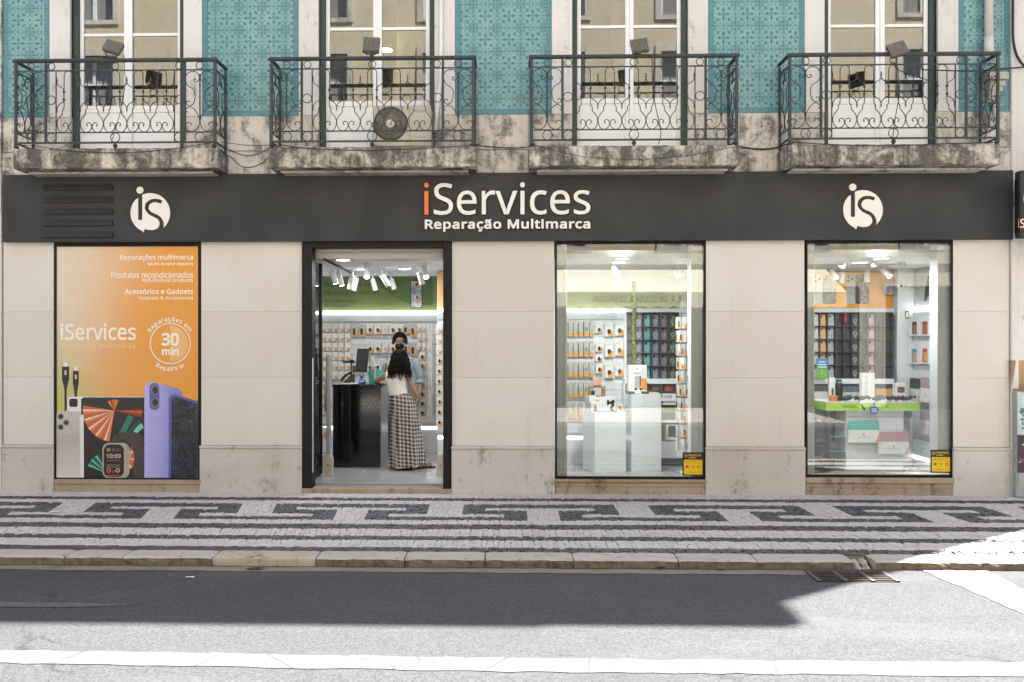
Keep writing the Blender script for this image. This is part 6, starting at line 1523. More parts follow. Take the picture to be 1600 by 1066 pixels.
sleeve('charcoal laptop sleeve on the side wall, upper row', (WX, 1.98, wz(628, 1.9)), (.0, -1, 0), .29, .33, CHAR)
sleeve('dusty pink laptop sleeve on the side wall, upper row beside the post', (WX, 1.66, wz(628, 1.6)), (.0, -1, 0), .29, .33, DUST)
sleeve('teal laptop sleeve on the side wall, lower row over the table edge', (WX-.12, 2.0, wz(670, 1.9)), (-.0, -1, 0), .30, .30, TEAL)
sleeve('dusty pink laptop sleeve on the side wall, lower row beside the post', (WX, 1.68, wz(677, 1.6)), (0, -1, 0), .27, .33, DUST)
sleeve('charcoal laptop sleeve in the lower row, half hidden by the window post', (WX, 1.39, wz(678, 1.3)), (0, -1, 0), .25, .30, CHAR)
RP = {}
def wallpack(label, y, py0, py1, w_, c1, c2):
    q = P(1445, py1, y-w_/2); h_ = P(1445, py0, y-w_/2).z-q.z; t = thing('phone_case_pack', label, 'package', (WX, y, q.z), 'boxed phone cases on the side wall')
    B().box(WX-.03, WX, y-w_, y, q.z, q.z+h_, bev=.003).put('box', WHP, t); B().box(WX-.0315, WX-.0302, y-w_*.85, y-w_*.35, q.z+h_*.08, q.z+h_*.72).put('printed_phone', c1, t); B().box(WX-.0325, WX-.0316, y-w_*.82, y-w_*.5, q.z+h_*.12, q.z+h_*.55).put('printed_edge', c2, t)
RED, BLU = plain('red_print', (.45, .05, .04), .5), plain('blue_print', (.10, .25, .5), .5); MAG = plain('magenta_print', (.48, .06, .16), .5)
wallpack('white boxed case with dark red and brown phone, upper row', 1.98, 494, 525, .27, plain('maroon_print', (.13, .02, .03), .5), plain('rust_print', (.4, .14, .05), .5)); wallpack('white boxed case with bright red phone, upper row', 1.68, 493.5, 525, .28, RED, plain('rust_print', (.4, .14, .05), .5))
wallpack('white boxed case with blue phone, lower row', 2.0, 536, 569, .29, BLU, ORP); wallpack('white boxed case with magenta phone, lower row', 1.68, 535.5, 569, .28, MAG, ORP)
# small dark drones on clear feet
def drone(label, px, wpx, rot):
    q = P(px, 629.5, TY+.14); k = (TY+.14-CAM.y)/FPX; L_ = wpx*k; t = thing('folding_drone', label, 'drone', (q.x, TY+.14, TZ), 'small dark folding drones on the display table')
    Mx = Matrix.Translation((q.x, TY+.14, TZ+.055))@Matrix.Rotation(rot, 4, 'Z')@Matrix.Rotation(-.12, 4, 'Y')
    b = B(); b.ball((0, 0, 0), L_*.30, n=10, m=7, sc_=(1.25, .8, .55)); b.move(Mx); b.put('body', plain('drone_grey', (.055, .055, .06), .5, var=.2), t)
    for sx, sy in ((1, 1), (1, -1), (-1, 1), (-1, -1)):
        b = B(); b.tube([Vector((sx*L_*.18, sy*L_*.12, .0)), Vector((sx*L_*.42, sy*L_*.30, .008)), Vector((sx*L_*.46, sy*L_*.33, -.02))], [.012, .009, .007], 6); b.cyl((sx*L_*.44, sy*L_*.31, .005), (sx*L_*.44, sy*L_*.31, .026), .012, n=8); b.move(Mx); b.put('arm', plain('drone_grey', (.055, .055, .06), .5), t)
    b = B(); b.ball((-L_*.38, -.0, -.006), .016, n=8, m=6); b.move(Mx); b.put('camera', BLACKP, t)
    b = B(); b.box(q.x-.03, q.x+.03, TY+.11, TY+.17, TZ+.0015, TZ+.022, bev=.004); b.put('clear_foot', LETW, t)
drone('dark drone with white stripe at the orange carton end of the table', 1324, 24, .2); drone('dark drone between the striped one and the tall white box', 1346, 21, -.3)
drone('largest dark drone, right of the tall white box', 1373, 24, .15); drone('dark drone in front of the row of coloured phones', 1393, 19, .4); drone('smallest dark drone squeezed beside the coloured phones carton', 1405, 13, -.2); drone('dark drone alone at the far end of the table', 1420, 17, .25)
b = B(); q = P(1322, 621, TY+.08); b.box(q.x-.012, q.x+.012, TY+.075, TY+.085, q.z-.03, q.z+.03, mat=None); 
tb = carton('tall narrow white box standing among the drones', 1347, 583, 1367, 629.3, TY+.3, WHP, (.2, .1, .45, .85, plain('faint_grey_ink', (.6, .6, .6), .5)), depth=.1)
t = thing('round_tag', 'round blue price tag hanging at the green table edge', 'tag', P(1366, 640, TY-.02)); q = P(1365.8, 641.5, TY-.02); b = B(); b.prism([(q.x+.06*math.cos(i*.35), q.z+.06*math.sin(i*.35)) for i in range(18)], TY-.022, TY-.018); b.box(q.x-.013, q.x+.013, TY-.022, TY-.018, q.z+.055, q.z+.11); b.put('disc', plain('bright_blue_print', (.035, .13, .42), .4), t)
for k in range(3): B().box(q.x-.038+.006*(k % 2), q.x+.038-.006*(k % 2), TY-.0232, TY-.0222, q.z+.018-.018*k, q.z+.026-.018*k).put('text_bar', LETW, t)
t = thing('chair', 'black chair back half hidden by the post in the window with the display table', 'chair', (P(1276, 735, 1.5).x, 1.6, FZ)); xc, xd = P(1258, 690, 1.45).x, P(1288, 690, 1.45).x
b = B(); b.prism(rrect(xc, xd, PZ(713, 1.45, 1280), PZ(659, 1.45, 1280), .09, 5), 1.45, 1.52); b.put('backrest', CHAR, t); b = B(); b.box(xc, xd-.03, 1.3, 1.7, .44, .5, bev=.02); b.put('seat', CHAR, t)
b = B(); b.cyl(((xc+xd)/2, 1.52, FZ), ((xc+xd)/2, 1.52, .44), .025, n=10); b.lathe([(0, 0), (.22, .0), (.22, .02), (.03, .05)], ((xc+xd)/2, 1.52, FZ), 14); b.put('base', BLACKP, t)

# ------------------------------------------------------------------ counter and what stands on it
CY = 1.65; c0, c1 = P(520, 660, CY).x, P(596, 660, CY).x; ctz = PZ(601, CY, 560)
GLB = plain('gloss_black_laminate', (.006, .006, .007), .08, var=.1, spec=.6)
ct = thing('counter', 'tall gloss black sales counter inside the doorway', 'counter', ((c0+c1)/2, CY+.3, FZ)); cm = P(546.5, 660, CY).x
B().box(c0, cm-.012, CY, CY+.68, FZ+.001, ctz-.032, bev=.003).put('end_block', GLB, ct); B().box(cm+.012, c1-.012, CY+.004, CY+.68, FZ+.10, ctz-.032, bev=.003).put('front_panel', GLB, ct); B().box(cm-.0115, cm+.0115, CY+.03, CY+.6, FZ, ctz-.033).put('recess', BLACKP, ct)
B().box(cm+.012, c1-.02, CY+.03, CY+.66, FZ+.001, FZ+.098).put('kick_board', BLACKP, ct); B().box(c1-.0115, c1, CY+.002, CY+.68, FZ+.001, ctz-.033).put('side_panel', plain('grey_side_laminate', (.30, .30, .31), .35), ct); B().box(c0-.01, c1+.006, CY-.012, CY+.69, ctz-.031, ctz, bev=.003).put('counter_top', GLB, ct)
mo = thing('monitor', 'slim desktop monitor with silver chin standing on the counter', 'monitor', (P(562, 600, CY+.3).x, CY+.3, ctz)); q = P(562.5, 575, CY+.3); k = (CY+.3-CAM.y)/FPX
Mx = Matrix.Translation((q.x, CY+.3, ctz))@Matrix.Rotation(math.radians(-50), 4, 'Z')@Matrix.Rotation(math.radians(-6), 4, 'X')
B().box(-.15, .15, -.012, .012, .16, .50, bev=.004, mat=Mx).put('screen', BLACKP, mo); B().box(-.148, .148, -.0128, .0125, .10, .158, bev=.003, mat=Mx).put('chin', ALU, mo); B().box(-.05, .05, .013, .05, .0, .3, bev=.006, mat=Mx).put('stand', ALU, mo); B().box(-.08, .08, -.06, .10, .001, .012, bev=.004, mat=Mx).put('foot', ALU, mo)
t = thing('phone_terminal', 'black desk telephone with curled cord beside the monitor', 'telephone', (P(545, 598, CY+.25).x, CY+.25, ctz)); q = P(545, 599, CY+.25); b = B(); b.v = [(q.x-.09, CY+.2, ctz+.001), (q.x+.07, CY+.2, ctz+.001), (q.x+.07, CY+.36, ctz+.001), (q.x-.09, CY+.36, ctz+.001), (q.x+.05, CY+.24, ctz+.14), (q.x+.07, CY+.24, ctz+.14), (q.x+.07, CY+.34, ctz+.14), (q.x+.05, CY+.34, ctz+.14)]
b.f = [(3, 2, 1, 0), (4, 5, 6, 7), (0, 1, 5, 4), (1, 2, 6, 5), (2, 3, 7, 6), (3, 0, 4, 7)]; b.mi = [0]*6; b.sm = [False]*6; b.put('base', BLACKP, t); b = B(); b.tube(spline([(q.x-.1, CY+.2, ctz+.04), (q.x-.03, CY+.19, ctz+.12), (q.x+.06, CY+.2, ctz+.17)], 5), .018, 8); b.put('handset', BLACKP, t)
t = thing('wall_shelf_tray', 'small black shelf tray beside the monitor', 'tray', P(544, 567, CY+.6)); b = B(); pbox(b, 535, 564.5, 553, 567.5, CY+.6, .14, bev=.004); b.put('tray', BLACKP, t); b = B(); pbox(b, 546, 562, 552, 564.4, CY+.62, .08, bev=.006); b.put('device', BLACKP, t); b = B(); b.cyl((P(549, 567, CY+.66).x, CY+.66, ctz+.001), (P(549, 567, CY+.66).x, CY+.66, PZ(567.6, CY+.6, 545)), .01, n=8); b.put('post', BLACKP, t)
t = thing('papers', 'loose white papers at the edge of the counter', 'papers', (P(545, 600, CY+.12).x, CY+.12, ctz)); xq = P(545, 600, CY+.12).x
for k in range(4): B().box(-.12, .09, -.07, .07, 0, .0022, mat=Matrix.Translation((xq+.02*k, CY+.12+.01*k, ctz+.001+.0035*k))@Matrix.Rotation(.25*k-.3, 4, 'Z')).put('sheet', WHP, t)
t = thing('blue_box', 'small bright blue card box on the counter below the monitor', 'box', (P(566, 599, CY+.15).x, CY+.15, ctz)); b = B(); xq = P(566, 599, CY+.15).x; b.box(xq-.045, xq+.045, CY+.12, CY+.18, ctz+.001, ctz+.055, bev=.003); b.put('box', plain('royal_blue_card', (.02, .09, .42), .45), t); b = B(); b.box(xq-.03, xq+.03, CY+.118, CY+.1195, ctz+.03, ctz+.045); b.put('printed_line', LETW, t)
for lb_, px, wd, yo in (('teal paper bag standing next to the monitor', 582, 11, .45), ('teal paper bag half hidden behind the woman\'s elbow', 594, 11, .55)):
    t = thing('paper_bag', lb_, 'bag', (P(px, 598, CY+yo).x, CY+yo, ctz)); b = B(); k = (CY+yo-CAM.y)/FPX; xq = P(px, 598, CY+yo).x; b.v = [(xq-wd*k*.45, CY+yo-.04, ctz+.001), (xq+wd*k*.45, CY+yo-.04, ctz+.001), (xq+wd*k*.45, CY+yo+.04, ctz+.001), (xq-wd*k*.45, CY+yo+.04, ctz+.001), (xq-wd*k*.55, CY+yo-.012, ctz+.19), (xq+wd*k*.55, CY+yo-.012, ctz+.185), (xq+wd*k*.55, CY+yo+.012, ctz+.185), (xq-wd*k*.55, CY+yo+.012, ctz+.19)]
    b.f = [(3, 2, 1, 0), (0, 1, 5, 4), (1, 2, 6, 5), (2, 3, 7, 6), (3, 0, 4, 7)]; b.mi = [0]*5; b.sm = [False]*5; b.put('bag', plain('teal_paper', (.02, .30, .27), .5, var=.1), t); b = B(); b.tube(spline([(xq-.02, CY+yo-.013, ctz+.19), (xq, CY+yo-.013, ctz+.23), (xq+.02, CY+yo-.013, ctz+.187)], 4), .003, 4); b.put('handle', LETW, t)
t = thing('card_reader_stand', 'pale grey stand with tilted panel between monitor and teal bags', 'stand', (P(586, 598, CY+.38).x, CY+.38, ctz)); xq = P(586, 598, CY+.38).x; b = B(); b.box(xq-.015, xq+.015, CY+.37, CY+.39, ctz+.001, ctz+.25, bev=.004); b.put('post', SHG, t); B().box(-.035, .035, -.006, .006, -.02, .14, bev=.004, mat=Matrix.Translation((xq-.03, CY+.375, ctz+.25))@Matrix.Rotation(-.3, 4, 'Y')).put('panel', ALU, t)

# anti-theft gates either side of the door
def gate(label, px, w0, full):
    Y = .95; k = (Y-CAM.y)/FPX; x = P(px, 700, Y).x; t = thing('security_gate', label, 'security gate', (x, Y, FZ), 'anti theft gates inside the doorway')
    b = B(); b.prism([(x-.055, FZ), (x+.055, FZ), (x+.055, FZ+.22), (x+.03, FZ+.285), (x-.03, FZ+.285), (x-.055, FZ+.22)], Y-.06, Y+.06); b.put('base', plain('gate_beige_plastic', (.46, .42, .37), .5, var=.08), t)
    b = B(); b.box(x-.012, x+.012, Y-.064, Y-.0605, FZ+.12, FZ+.16); b.put('badge', WOOD, t)
    if full: b = B(); b.box(x-.028, x+.028, Y-.03, Y+.03, FZ+.286, PZ(554, Y, px), bev=.01); b.put('antenna', plain('gate_grey_plastic', (.32, .32, .32), .35, var=.05), t)
gate('slim grey anti theft gate beside the black counter', 513.5, 6, True); gate('beige gate foot beside the black door frame, opposite the counter', 689, 6, False)
# ------------------------------------------------------------------ people
def skin_body(name, nodes, edges, mat, parent, root, sub=2):
    ks = list(nodes); me = bpy.data.meshes.new(name); me.from_pydata([nodes[k][0] for k in ks], [(ks.index(a), ks.index(c)) for a, c in edges], [])
    o = bpy.data.objects.new(name, me); C.objects.link(o); m = o.modifiers.new('skin', 'SKIN'); m.use_smooth_shade = True
    for i, k in enumerate(ks):
        sv = me.skin_vertices[0].data[i]; r = nodes[k][1]; sv.radius = r if hasattr(r, '__len__') else (r, r); sv.use_root = (k == root)
    s = o.modifiers.new('sub', 'SUBSURF'); s.levels = sub; s.render_levels = sub
    dg = bpy.context.evaluated_depsgraph_get(); out = bpy.data.meshes.new_from_object(o.evaluated_get(dg)); bpy.data.objects.remove(o)
    out.materials.clear(); out.materials.append(mat); out.polygons.foreach_set('use_smooth', [True]*len(out.polygons)); out.name = name
    return put(name, out, parent)
def rings(rs, n=28, fold=None, cap=True):
    """Tube through ellipses (centre, rx, ry); fold(i, angle) scales the radius."""
    b = B(); base = 0
    for i, (c_, rx, ry) in enumerate(rs):
        for k in range(n):
            a = 2*math.pi*k/n; f = fold(i, a) if fold else 1; b.v.append((c_[0]+rx*f*math.cos(a), c_[1]+ry*f*math.sin(a), c_[2]+(c_[3]*math.cos(a) if len(c_) > 3 else 0)))
    for i in range(len(rs)-1):
        for k in range(n):
            k2 = (k+1) % n; b.f.append((i*n+k, (i+1)*n+k, (i+1)*n+k2, i*n+k2)); b.mi.append(0); b.sm.append(True)
    if cap:
        b.f.append(tuple(range(n))); b.f.append(tuple(range((len(rs)-1)*n, len(rs)*n))[::-1]); b.mi += [0, 0]; b.sm += [False]*2
    return b
def smooth_rings(rs, k=4):
    P_ = [Vector((c_[0], c_[1], c_[2], c_[3] if len(c_) > 3 else 0)) for c_, a, d in rs]; R__ = [Vector((a, d, 0)) for c_, a, d in rs]
    def sp4(L):
        out = []
        for i in range(len(L)-1):
            a, b_, c_, d = L[max(i-1, 0)], L[i], L[i+1], L[min(i+2, len(L)-1)]
            for j in range(k):
                t = j/k; out.append(.5*((2*b_)+(c_-a)*t+(2*a-5*b_+4*c_-d)*t*t+(3*b_-a-3*c_+d)*t**3))
        return out+[L[-1]]
    A, D = sp4(P_), sp4(R__); return [((p[0], p[1], p[2], p[3]), d[0], d[1]) for p, d in zip(A, D)]
SKW = plain('warm_brown_skin', (.36, .19, .115), .5, var=.06); SKM = plain('dark_tan_skin', (.31, .185, .125), .5, var=.08)
HAIRM = plain('dark_brown_hair', (.008, .0055, .0048), .75, var=.4, scale=60, spec=.15); HAIRB = plain('black_hair', (.008, .007, .007), .7, var=.3, scale=60, spec=.15)

def fingers(nodes, edges, hand, wrist, side, r=.0078, ln=.075, curl=.5):
    """Five short chains rooted in the palm."""
    h, w_ = Vector(nodes[hand][0]), Vector(nodes[wrist][0]); d = (h-w_).normalized(); s = Vector(side); s = (s-d*s.dot(d)).normalized(); nrm = d.cross(s)
    for i, (off, l) in enumerate(((-.028, .82), (-.010, 1.0), (.009, .95), (.027, .74))):
        a = h+s*off+d*.018; m_ = a+d*ln*.55*l-nrm*.012*curl; e = m_+d*ln*.42*l-nrm*.03*curl
        for nm, p, rr in (('f%d0' % i, a, r*1.1), ('f%d1' % i, m_, r), ('f%d2' % i, e, r*.8)): nodes[hand+nm] = (tuple(p), rr)
        edges += [(hand, hand+'f%d0' % i), (hand+'f%d0' % i, hand+'f%d1' % i), (hand+'f%d1' % i, hand+'f%d2' % i)]
    a = h-s*.03-d*.03; e = a-s*.025+d*.035; t = e+d*.028
    for nm, p, rr in (('t0', a, r*1.3), ('t1', e, r*1.1), ('t2', t, r*.9)): nodes[hand+nm] = (tuple(p), rr)
    edges += [(hand, hand+'t0'), (hand+'t0', hand+'t1'), (hand+'t1', hand+'t2')]

# --- the customer, seen from behind, leaning on the counter
WY = 1.55
def W(px, py, dy=0.0): p = P(px, py, WY+dy); return (p.x, p.y, p.z)
wo = thing('person', 'woman seen from behind in white top and long plaid skirt, leaning on the counter', 'person', (P(636, 733, WY).x, WY, FZ))
fz = FZ+.012
n_ = {'pelvis': (W(629, 629), (.125, .10)), 'waist': (W(622, 612), (.105, .085)), 'chest': (W(620, 595), (.125, .095)), 'upper': (W(621, 584), (.10, .07)), 'neck': (W(622.5, 576), .045), 'neck2': (W(623, 570), .045),
      'head': (W(624, 561, .02), (.072, .085)), 'crown': (W(624.5, 553, .02), (.066, .075)),
      'shL': (W(605.5, 584.5), .045), 'elL': (W(586, 596.5, .18), .036), 'wrL': (W(600, 600, .33), .025), 'haL': (W(608, 600, .35), (.03, .018)),
      'shR': (W(636.5, 585), .045), 'uaR': (W(640, 596), .042), 'elR': (W(646, 610, -.02), .036), 'faR': (W(650, 616, .03), .032), 'wrR': (W(652, 621, .07), .024), 'haR': (W(650, 626, .08), (.028, .018)),
      'hipL': (W(621, 640), .09), 'knL': (W(624, 683), .058), 'anL': (W(629, 726, .02), .035), 'heL': (W(631, 731.5, .02), .03), 'toL': (W(641, 732, .14), (.035, .018)),
      'hipR': (W(641, 640), .09), 'knR': (W(648, 683), .058), 'anR': (W(655, 724, .02), .035), 'heR': (W(656, 729.5, .02), .03), 'toR': (W(672, 730, .10), (.035, .018))}
e_ = [('pelvis', 'waist'), ('waist', 'chest'), ('chest', 'upper'), ('upper', 'neck'), ('neck', 'neck2'), ('neck2', 'head'), ('head', 'crown'), ('upper', 'shL'), ('shL', 'elL'), ('elL', 'wrL'), ('wrL', 'haL'), ('upper', 'shR'), ('shR', 'uaR'), ('uaR', 'elR'), ('elR', 'faR'), ('faR', 'wrR'), ('wrR', 'haR'),
      ('pelvis', 'hipL'), ('hipL', 'knL'), ('knL', 'anL'), ('anL', 'heL'), ('heL', 'toL'), ('pelvis', 'hipR'), ('hipR', 'knR'), ('knR', 'anR'), ('anR', 'heR'), ('heR', 'toR')]
fingers(n_, e_, 'haL', 'wrL', (0, 1, 0)); fingers(n_, e_, 'haR', 'wrR', (0, 1, .2))
skin_body('body', n_, e_, SKW, wo, 'pelvis')
kx = (WY-CAM.y)/FPX
TOP = plain('ribbed_white_cotton', (.76, .73, .70), .85, var=.05, scale=8, bump=.002)
rs = smooth_rings([(W(622.5, 617.5), 15.6*kx, .118), (W(621.5, 610), 15.0*kx, .115), (W(619.5, 600), 15.4*kx, .125), (W(619, 591), 16.6*kx, .125), (W(620.3, 584.5), 18.2*kx, .105), (W(621.5, 580), 17.6*kx, .085), (W(622.3, 577.3), 12.5*kx, .068), (W(622.6, 576), 8*kx, .055)], 3)
rings(rs, 32, lambda i, a: 1+.018*math.sin(7*a+i*.9)+.012*math.sin(11*a-i*1.7)).put('sleeveless_top', TOP, wo)
PL = M('black_white_plaid'); x, y, z = PL.xyz(); wv = PL.noise(5, 3)
u = (x+y*.5+(wv-.5)*.03)/.054; v = (z+x*.13+(wv-.5)*.03)/.051
def stripe(e): s = (e+20).mod(1.0); return s.smooth(.44, .50)*(1-s.smooth(.94, 1.0))
def thin(e): s = (e+20.72-.25).mod(1.0); return (1-(s-.5).abs().smooth(.03, .06))
k = (stripe(u)*.5+stripe(v)*.5); fine = PL.noise(260, 2)
c_ = PL.mix(k.smooth(.1, .9), (.50, .455, .43), (.028, .02, .022)); c_ = PL.mix(thin(u)*.35, c_, (.06, .03, .035)); c_ = PL.mix(fine.smooth(.5, .7)*.12, c_, (.2, .18, .17)); PL.set(c_, .85, bump=fine, bumpd=.001)
sk = smooth_rings([((*W(623, 617.5), .03), 15.6*kx, .122), ((*W(627, 628), .03), 19.0*kx, .150), ((*W(630, 642), .02), 20.4*kx, .160), ((*W(633, 659), .015), 20.2*kx, .155), ((*W(633.5, 661), .012), 20.9*kx, .160), ((*W(635, 690), .012), 23.6*kx, .180), ((*W(636, 715), .012), 25.5*kx, .20), ((*W(636.5, 728.5), .02), 26.3*kx, .21)], 4)
rings(sk, 64, lambda i, a: 1+(.014+.0034*i)*(math.sin(6*a+.5+.03*i)+.5*math.sin(13*a+1.7)+.3*math.sin(21*a)), cap=False).put('plaid_skirt', PL.m, wo)
rings([(W(623, 616.6)+(.03,), 15.9*kx, .125), (W(623.3, 619.2)+(.03,), 16.4*kx, .128)], 48, cap=False).put('waistband', PL.m, wo)
def curl_noise(p, s): return (math.sin(p.x*s+p.z*s*.7)*math.cos(p.z*s*1.3+p.y*s)+math.sin(p.x*s*2.3-p.z*s*1.9)*.5)
rs = smooth_rings([(W(624.5, 545.2, .02), 2*kx, .02), (W(624.5, 546.5, .02), 7*kx, .06), (W(624.8, 551, .015), 10.6*kx, .092), (W(624.8, 558, .005), 13*kx, .11), (W(624.8, 566, -.02), 15*kx, .105), (W(624.5, 574, -.05), 16.6*kx, .085), (W(624.3, 580, -.07), 16.4*kx, .07), (W(624.3, 584, -.075), 13.5*kx, .05)], 4)
rnd = random.Random(5); hb_ = rings(rs, 40, lambda i, a: 1+.05*math.sin(9*a+i*.8)+.045*math.sin(17*a-i*1.3)+rnd.uniform(-.03, .03)); hair = hb_.put('curly_hair', HAIRM, wo)
b = B()
for i in range(230):
    t = rnd.random()**.7; a = rnd.uniform(math.pi, 2*math.pi) if rnd.random() < .8 else rnd.uniform(0, math.pi); k0 = min(len(rs)-2, int(t*(len(rs)-6)))+3; c0_, rx, ry = rs[min(k0, len(rs)-1)]
    p = Vector((c0_[0]+rx*math.cos(a)*1.0, c0_[1]+ry*math.sin(a)*1.0, c0_[2])); ln = rnd.uniform(.05, .13); amp = rnd.uniform(.006, .013); ph = rnd.uniform(0, 6)
    pts = [p+Vector((math.cos(a)*.02*s+amp*math.sin(ph+s*7), math.sin(a)*.012*s+amp*math.cos(ph+s*7), -ln*s)) for s in (0, .17, .33, .5, .67, .83, 1)]
    b.tube(pts, [.006, .007, .007, .006, .005, .004, .002], 4)
b.put('hair_curls', HAIRM, hair)
SAN = plain('red_brown_leather', (.12, .03, .028), .5, var=.15); SOLE = plain('dark_sandal_sole', (.02, .014, .013), .6)
for he, to in (('heL', 'toL'), ('heR', 'toR')):
    h, t_ = Vector(n_[he][0]), Vector(n_[to][0]); d = (t_-h); d.z = 0; L_ = d.length+.09; d.normalize(); an = math.atan2(d.y, d.x); Mx = Matrix.Translation((h.x, h.y, FZ))@Matrix.Rotation(an, 4, 'Z')
    b = B(); sole = [(-.05, -.03), (0, -.037), (.09, -.032), (L_-.06, -.045), (L_-.02, -.03), (L_-.01, 0), (L_-.02, .03), (L_-.06, .042), (.09, .03), (0, .036), (-.05, .03), (-.062, 0)]
    b.v = [(x_, y_, z_) for z_ in (.001, .022) for x_, y_ in sole]; m_ = len(sole); b.f = [tuple(range(m_))[::-1], tuple(range(m_, 2*m_))]+[(i, (i+1) % m_, m_+(i+1) % m_, m_+i) for i in range(m_)]; b.mi = [0]*len(b.f); b.sm = [False]*len(b.f); b.move(Mx); sd_ = b.put('sandal', SOLE, wo)
    b = B()
    for xx in (.03, .075, .115, .15): b.tube([Mx@Vector(p) for p in ((xx, -.042, .015), (xx+.008, -.034, .05), (xx+.012, 0, .066), (xx+.008, .034, .05), (xx, .042, .015))], .011, 5, r2=.005)
    b.put('strap', SAN, sd_)

# --- the shop assistant behind her
MY = 2.75; km = (MY-CAM.y)/FPX
def Q(px, py, dy=0.0): p = P(px, py, MY+dy); return (p.x, p.y, p.z)
ma = thing('person', 'man with black headphones, glasses and pale denim shirt standing behind the counter', 'person', (P(610, 714, MY).x, MY, FZ))
n_ = {'pelvis': (Q(619, 632), (.13, .10)), 'waist': (Q(622, 612), (.135, .105)), 'chest': (Q(625, 585), (.16, .115)), 'upper': (Q(625.5, 566), (.13, .085)), 'neck': (Q(625.5, 557, -.02), .055), 'neck2': (Q(625, 550, -.03), .055), 'jaw': (Q(624.3, 543.5, -.055), (.058, .07)), 'head': (Q(624.6, 535, -.035), (.074, .09)), 'crown': (Q(625, 525.5, -.03), (.068, .082)),
      'shL': (Q(603, 565.5), .06), 'elL': (Q(595, 588, -.06), .046), 'wrL': (Q(600, 598, -.34), .028), 'haL': (Q(603, 598.5, -.42), (.035, .02)),
      'shR': (Q(648, 565.5), .06), 'elR': (Q(656.5, 593, .02), .046), 'faR': (Q(656.5, 603, -.02), .038), 'wrR': (Q(655, 614, -.10), .028), 'haR': (Q(653.5, 620, -.12), (.034, .02)),
      'hipL': (Q(611, 640), .095), 'knL': (Q(602, 676), .062), 'anL': (Q(601, 706), .045), 'heL': (Q(601.5, 711.5, .02), .035), 'toL': (Q(599, 711.5, -.15), (.042, .026)),
      'hipR': (Q(627, 640), .095), 'knR': (Q(618, 676), .062), 'anR': (Q(613, 706), .045), 'heR': (Q(613, 711.5, .02), .035), 'toR': (Q(612, 711.5, -.16), (.042, .026))}
e_ = [('pelvis', 'waist'), ('waist', 'chest'), ('chest', 'upper'), ('upper', 'neck'), ('neck', 'neck2'), ('neck2', 'jaw'), ('jaw', 'head'), ('head', 'crown'), ('upper', 'shL'), ('shL', 'elL'), ('elL', 'wrL'), ('wrL', 'haL'), ('upper', 'shR'), ('shR', 'elR'), ('elR', 'faR'), ('faR', 'wrR'), ('wrR', 'haR'),
      ('pelvis', 'hipL'), ('hipL', 'knL'), ('knL', 'anL'), ('anL', 'heL'), ('heL', 'toL'), ('pelvis', 'hipR'), ('hipR', 'knR'), ('knR', 'anR'), ('anR', 'heR'), ('heR', 'toR')]
fingers(n_, e_, 'haL', 'wrL', (1, 0, 0)); fingers(n_, e_, 'haR', 'wrR', (1, .3, 0))
bd = skin_body('body', n_, e_, SKM, ma, 'pelvis')
hc = Vector(Q(624.6, 534.5, -.04)); fy = hc.y-.093          # face plane
fa = B(); fa.tube([(hc.x, fy+.012, hc.z+.01), (hc.x, fy-.014, hc.z-.022), (hc.x, fy-.012, hc.z-.034)], [.008, .012, .015], 8); fa.put('nose', SKM, ma)
b = B()
for s in (-1, 1): b.ball((hc.x+s*.031, fy+.012, hc.z+.008), .0125, n=9, m=6, sc_=(1.2, .6, .7)); b.ball((hc.x+s*.031, fy+.0035, hc.z+.008), .006, 1, 7, 5)
b.put('eyes', [plain('eye_white', (.6, .58, .55), .3), BLACKP], ma)
b = B()
for s in (-1, 1): b.tube([(hc.x+s*.012, fy+.006, hc.z+.026), (hc.x+s*.032, fy+.002, hc.z+.031), (hc.x+s*.052, fy+.016, hc.z+.025)], .005, 5)
b.put('eyebrows', HAIRB, ma)
b = B(); b.ball((hc.x, hc.y-.028, hc.z-.065), .066, n=18, m=12, sc_=(1.08, 1.0, .82)); b.v = [(x_, y_ if z_ < hc.z-.035 else max(y_, fy+.02), z_) for x_, y_, z_ in b.v]; b.tube([(hc.x-.032, fy+.008, hc.z-.056), (hc.x-.012, fy-.010, hc.z-.043), (hc.x+.012, fy-.010, hc.z-.043), (hc.x+.032, fy+.008, hc.z-.056)], .009, 6); b.put('beard', HAIRB, ma)
b = B(); b.tube([(hc.x-.02, fy-.005, hc.z-.062), (hc.x, fy-.012, hc.z-.060), (hc.x+.02, fy-.005, hc.z-.062)], .006, 6); b.put('lips', plain('lip_brown', (.16, .06, .05), .5), ma)
b = B()
for s in (-1, 1): b.tube(circle(hc.x+s*.033, hc.z+.004, .026, fy-.012, 16), .0026, 5, closed=True); b.tube([(hc.x+s*.058, fy-.008, hc.z+.010), (hc.x+s*.082, hc.y, hc.z+.012)], .0025, 5)
b.tube([(hc.x-.008, fy-.013, hc.z+.008), (hc.x+.008, fy-.013, hc.z+.008)], .0026, 5); b.put('glasses', BLACKP, ma)
b = B(); b.ball((hc.x, hc.y+.012, hc.z+.045), .098, n=22, m=14, sc_=(1.0, 1.02, .92)); rnd = random.Random(9)
b.v = [tuple(Vector(p)+(Vector(p)-hc).normalized()*rnd.uniform(-.006, .01)) if p[2] > hc.z+(.068 if p[1] < hc.y-.02 else .03) else (hc.x+(p[0]-hc.x)*.92, max(p[1], hc.y-.012), max(p[2], hc.z-.05)) for p in b.v]
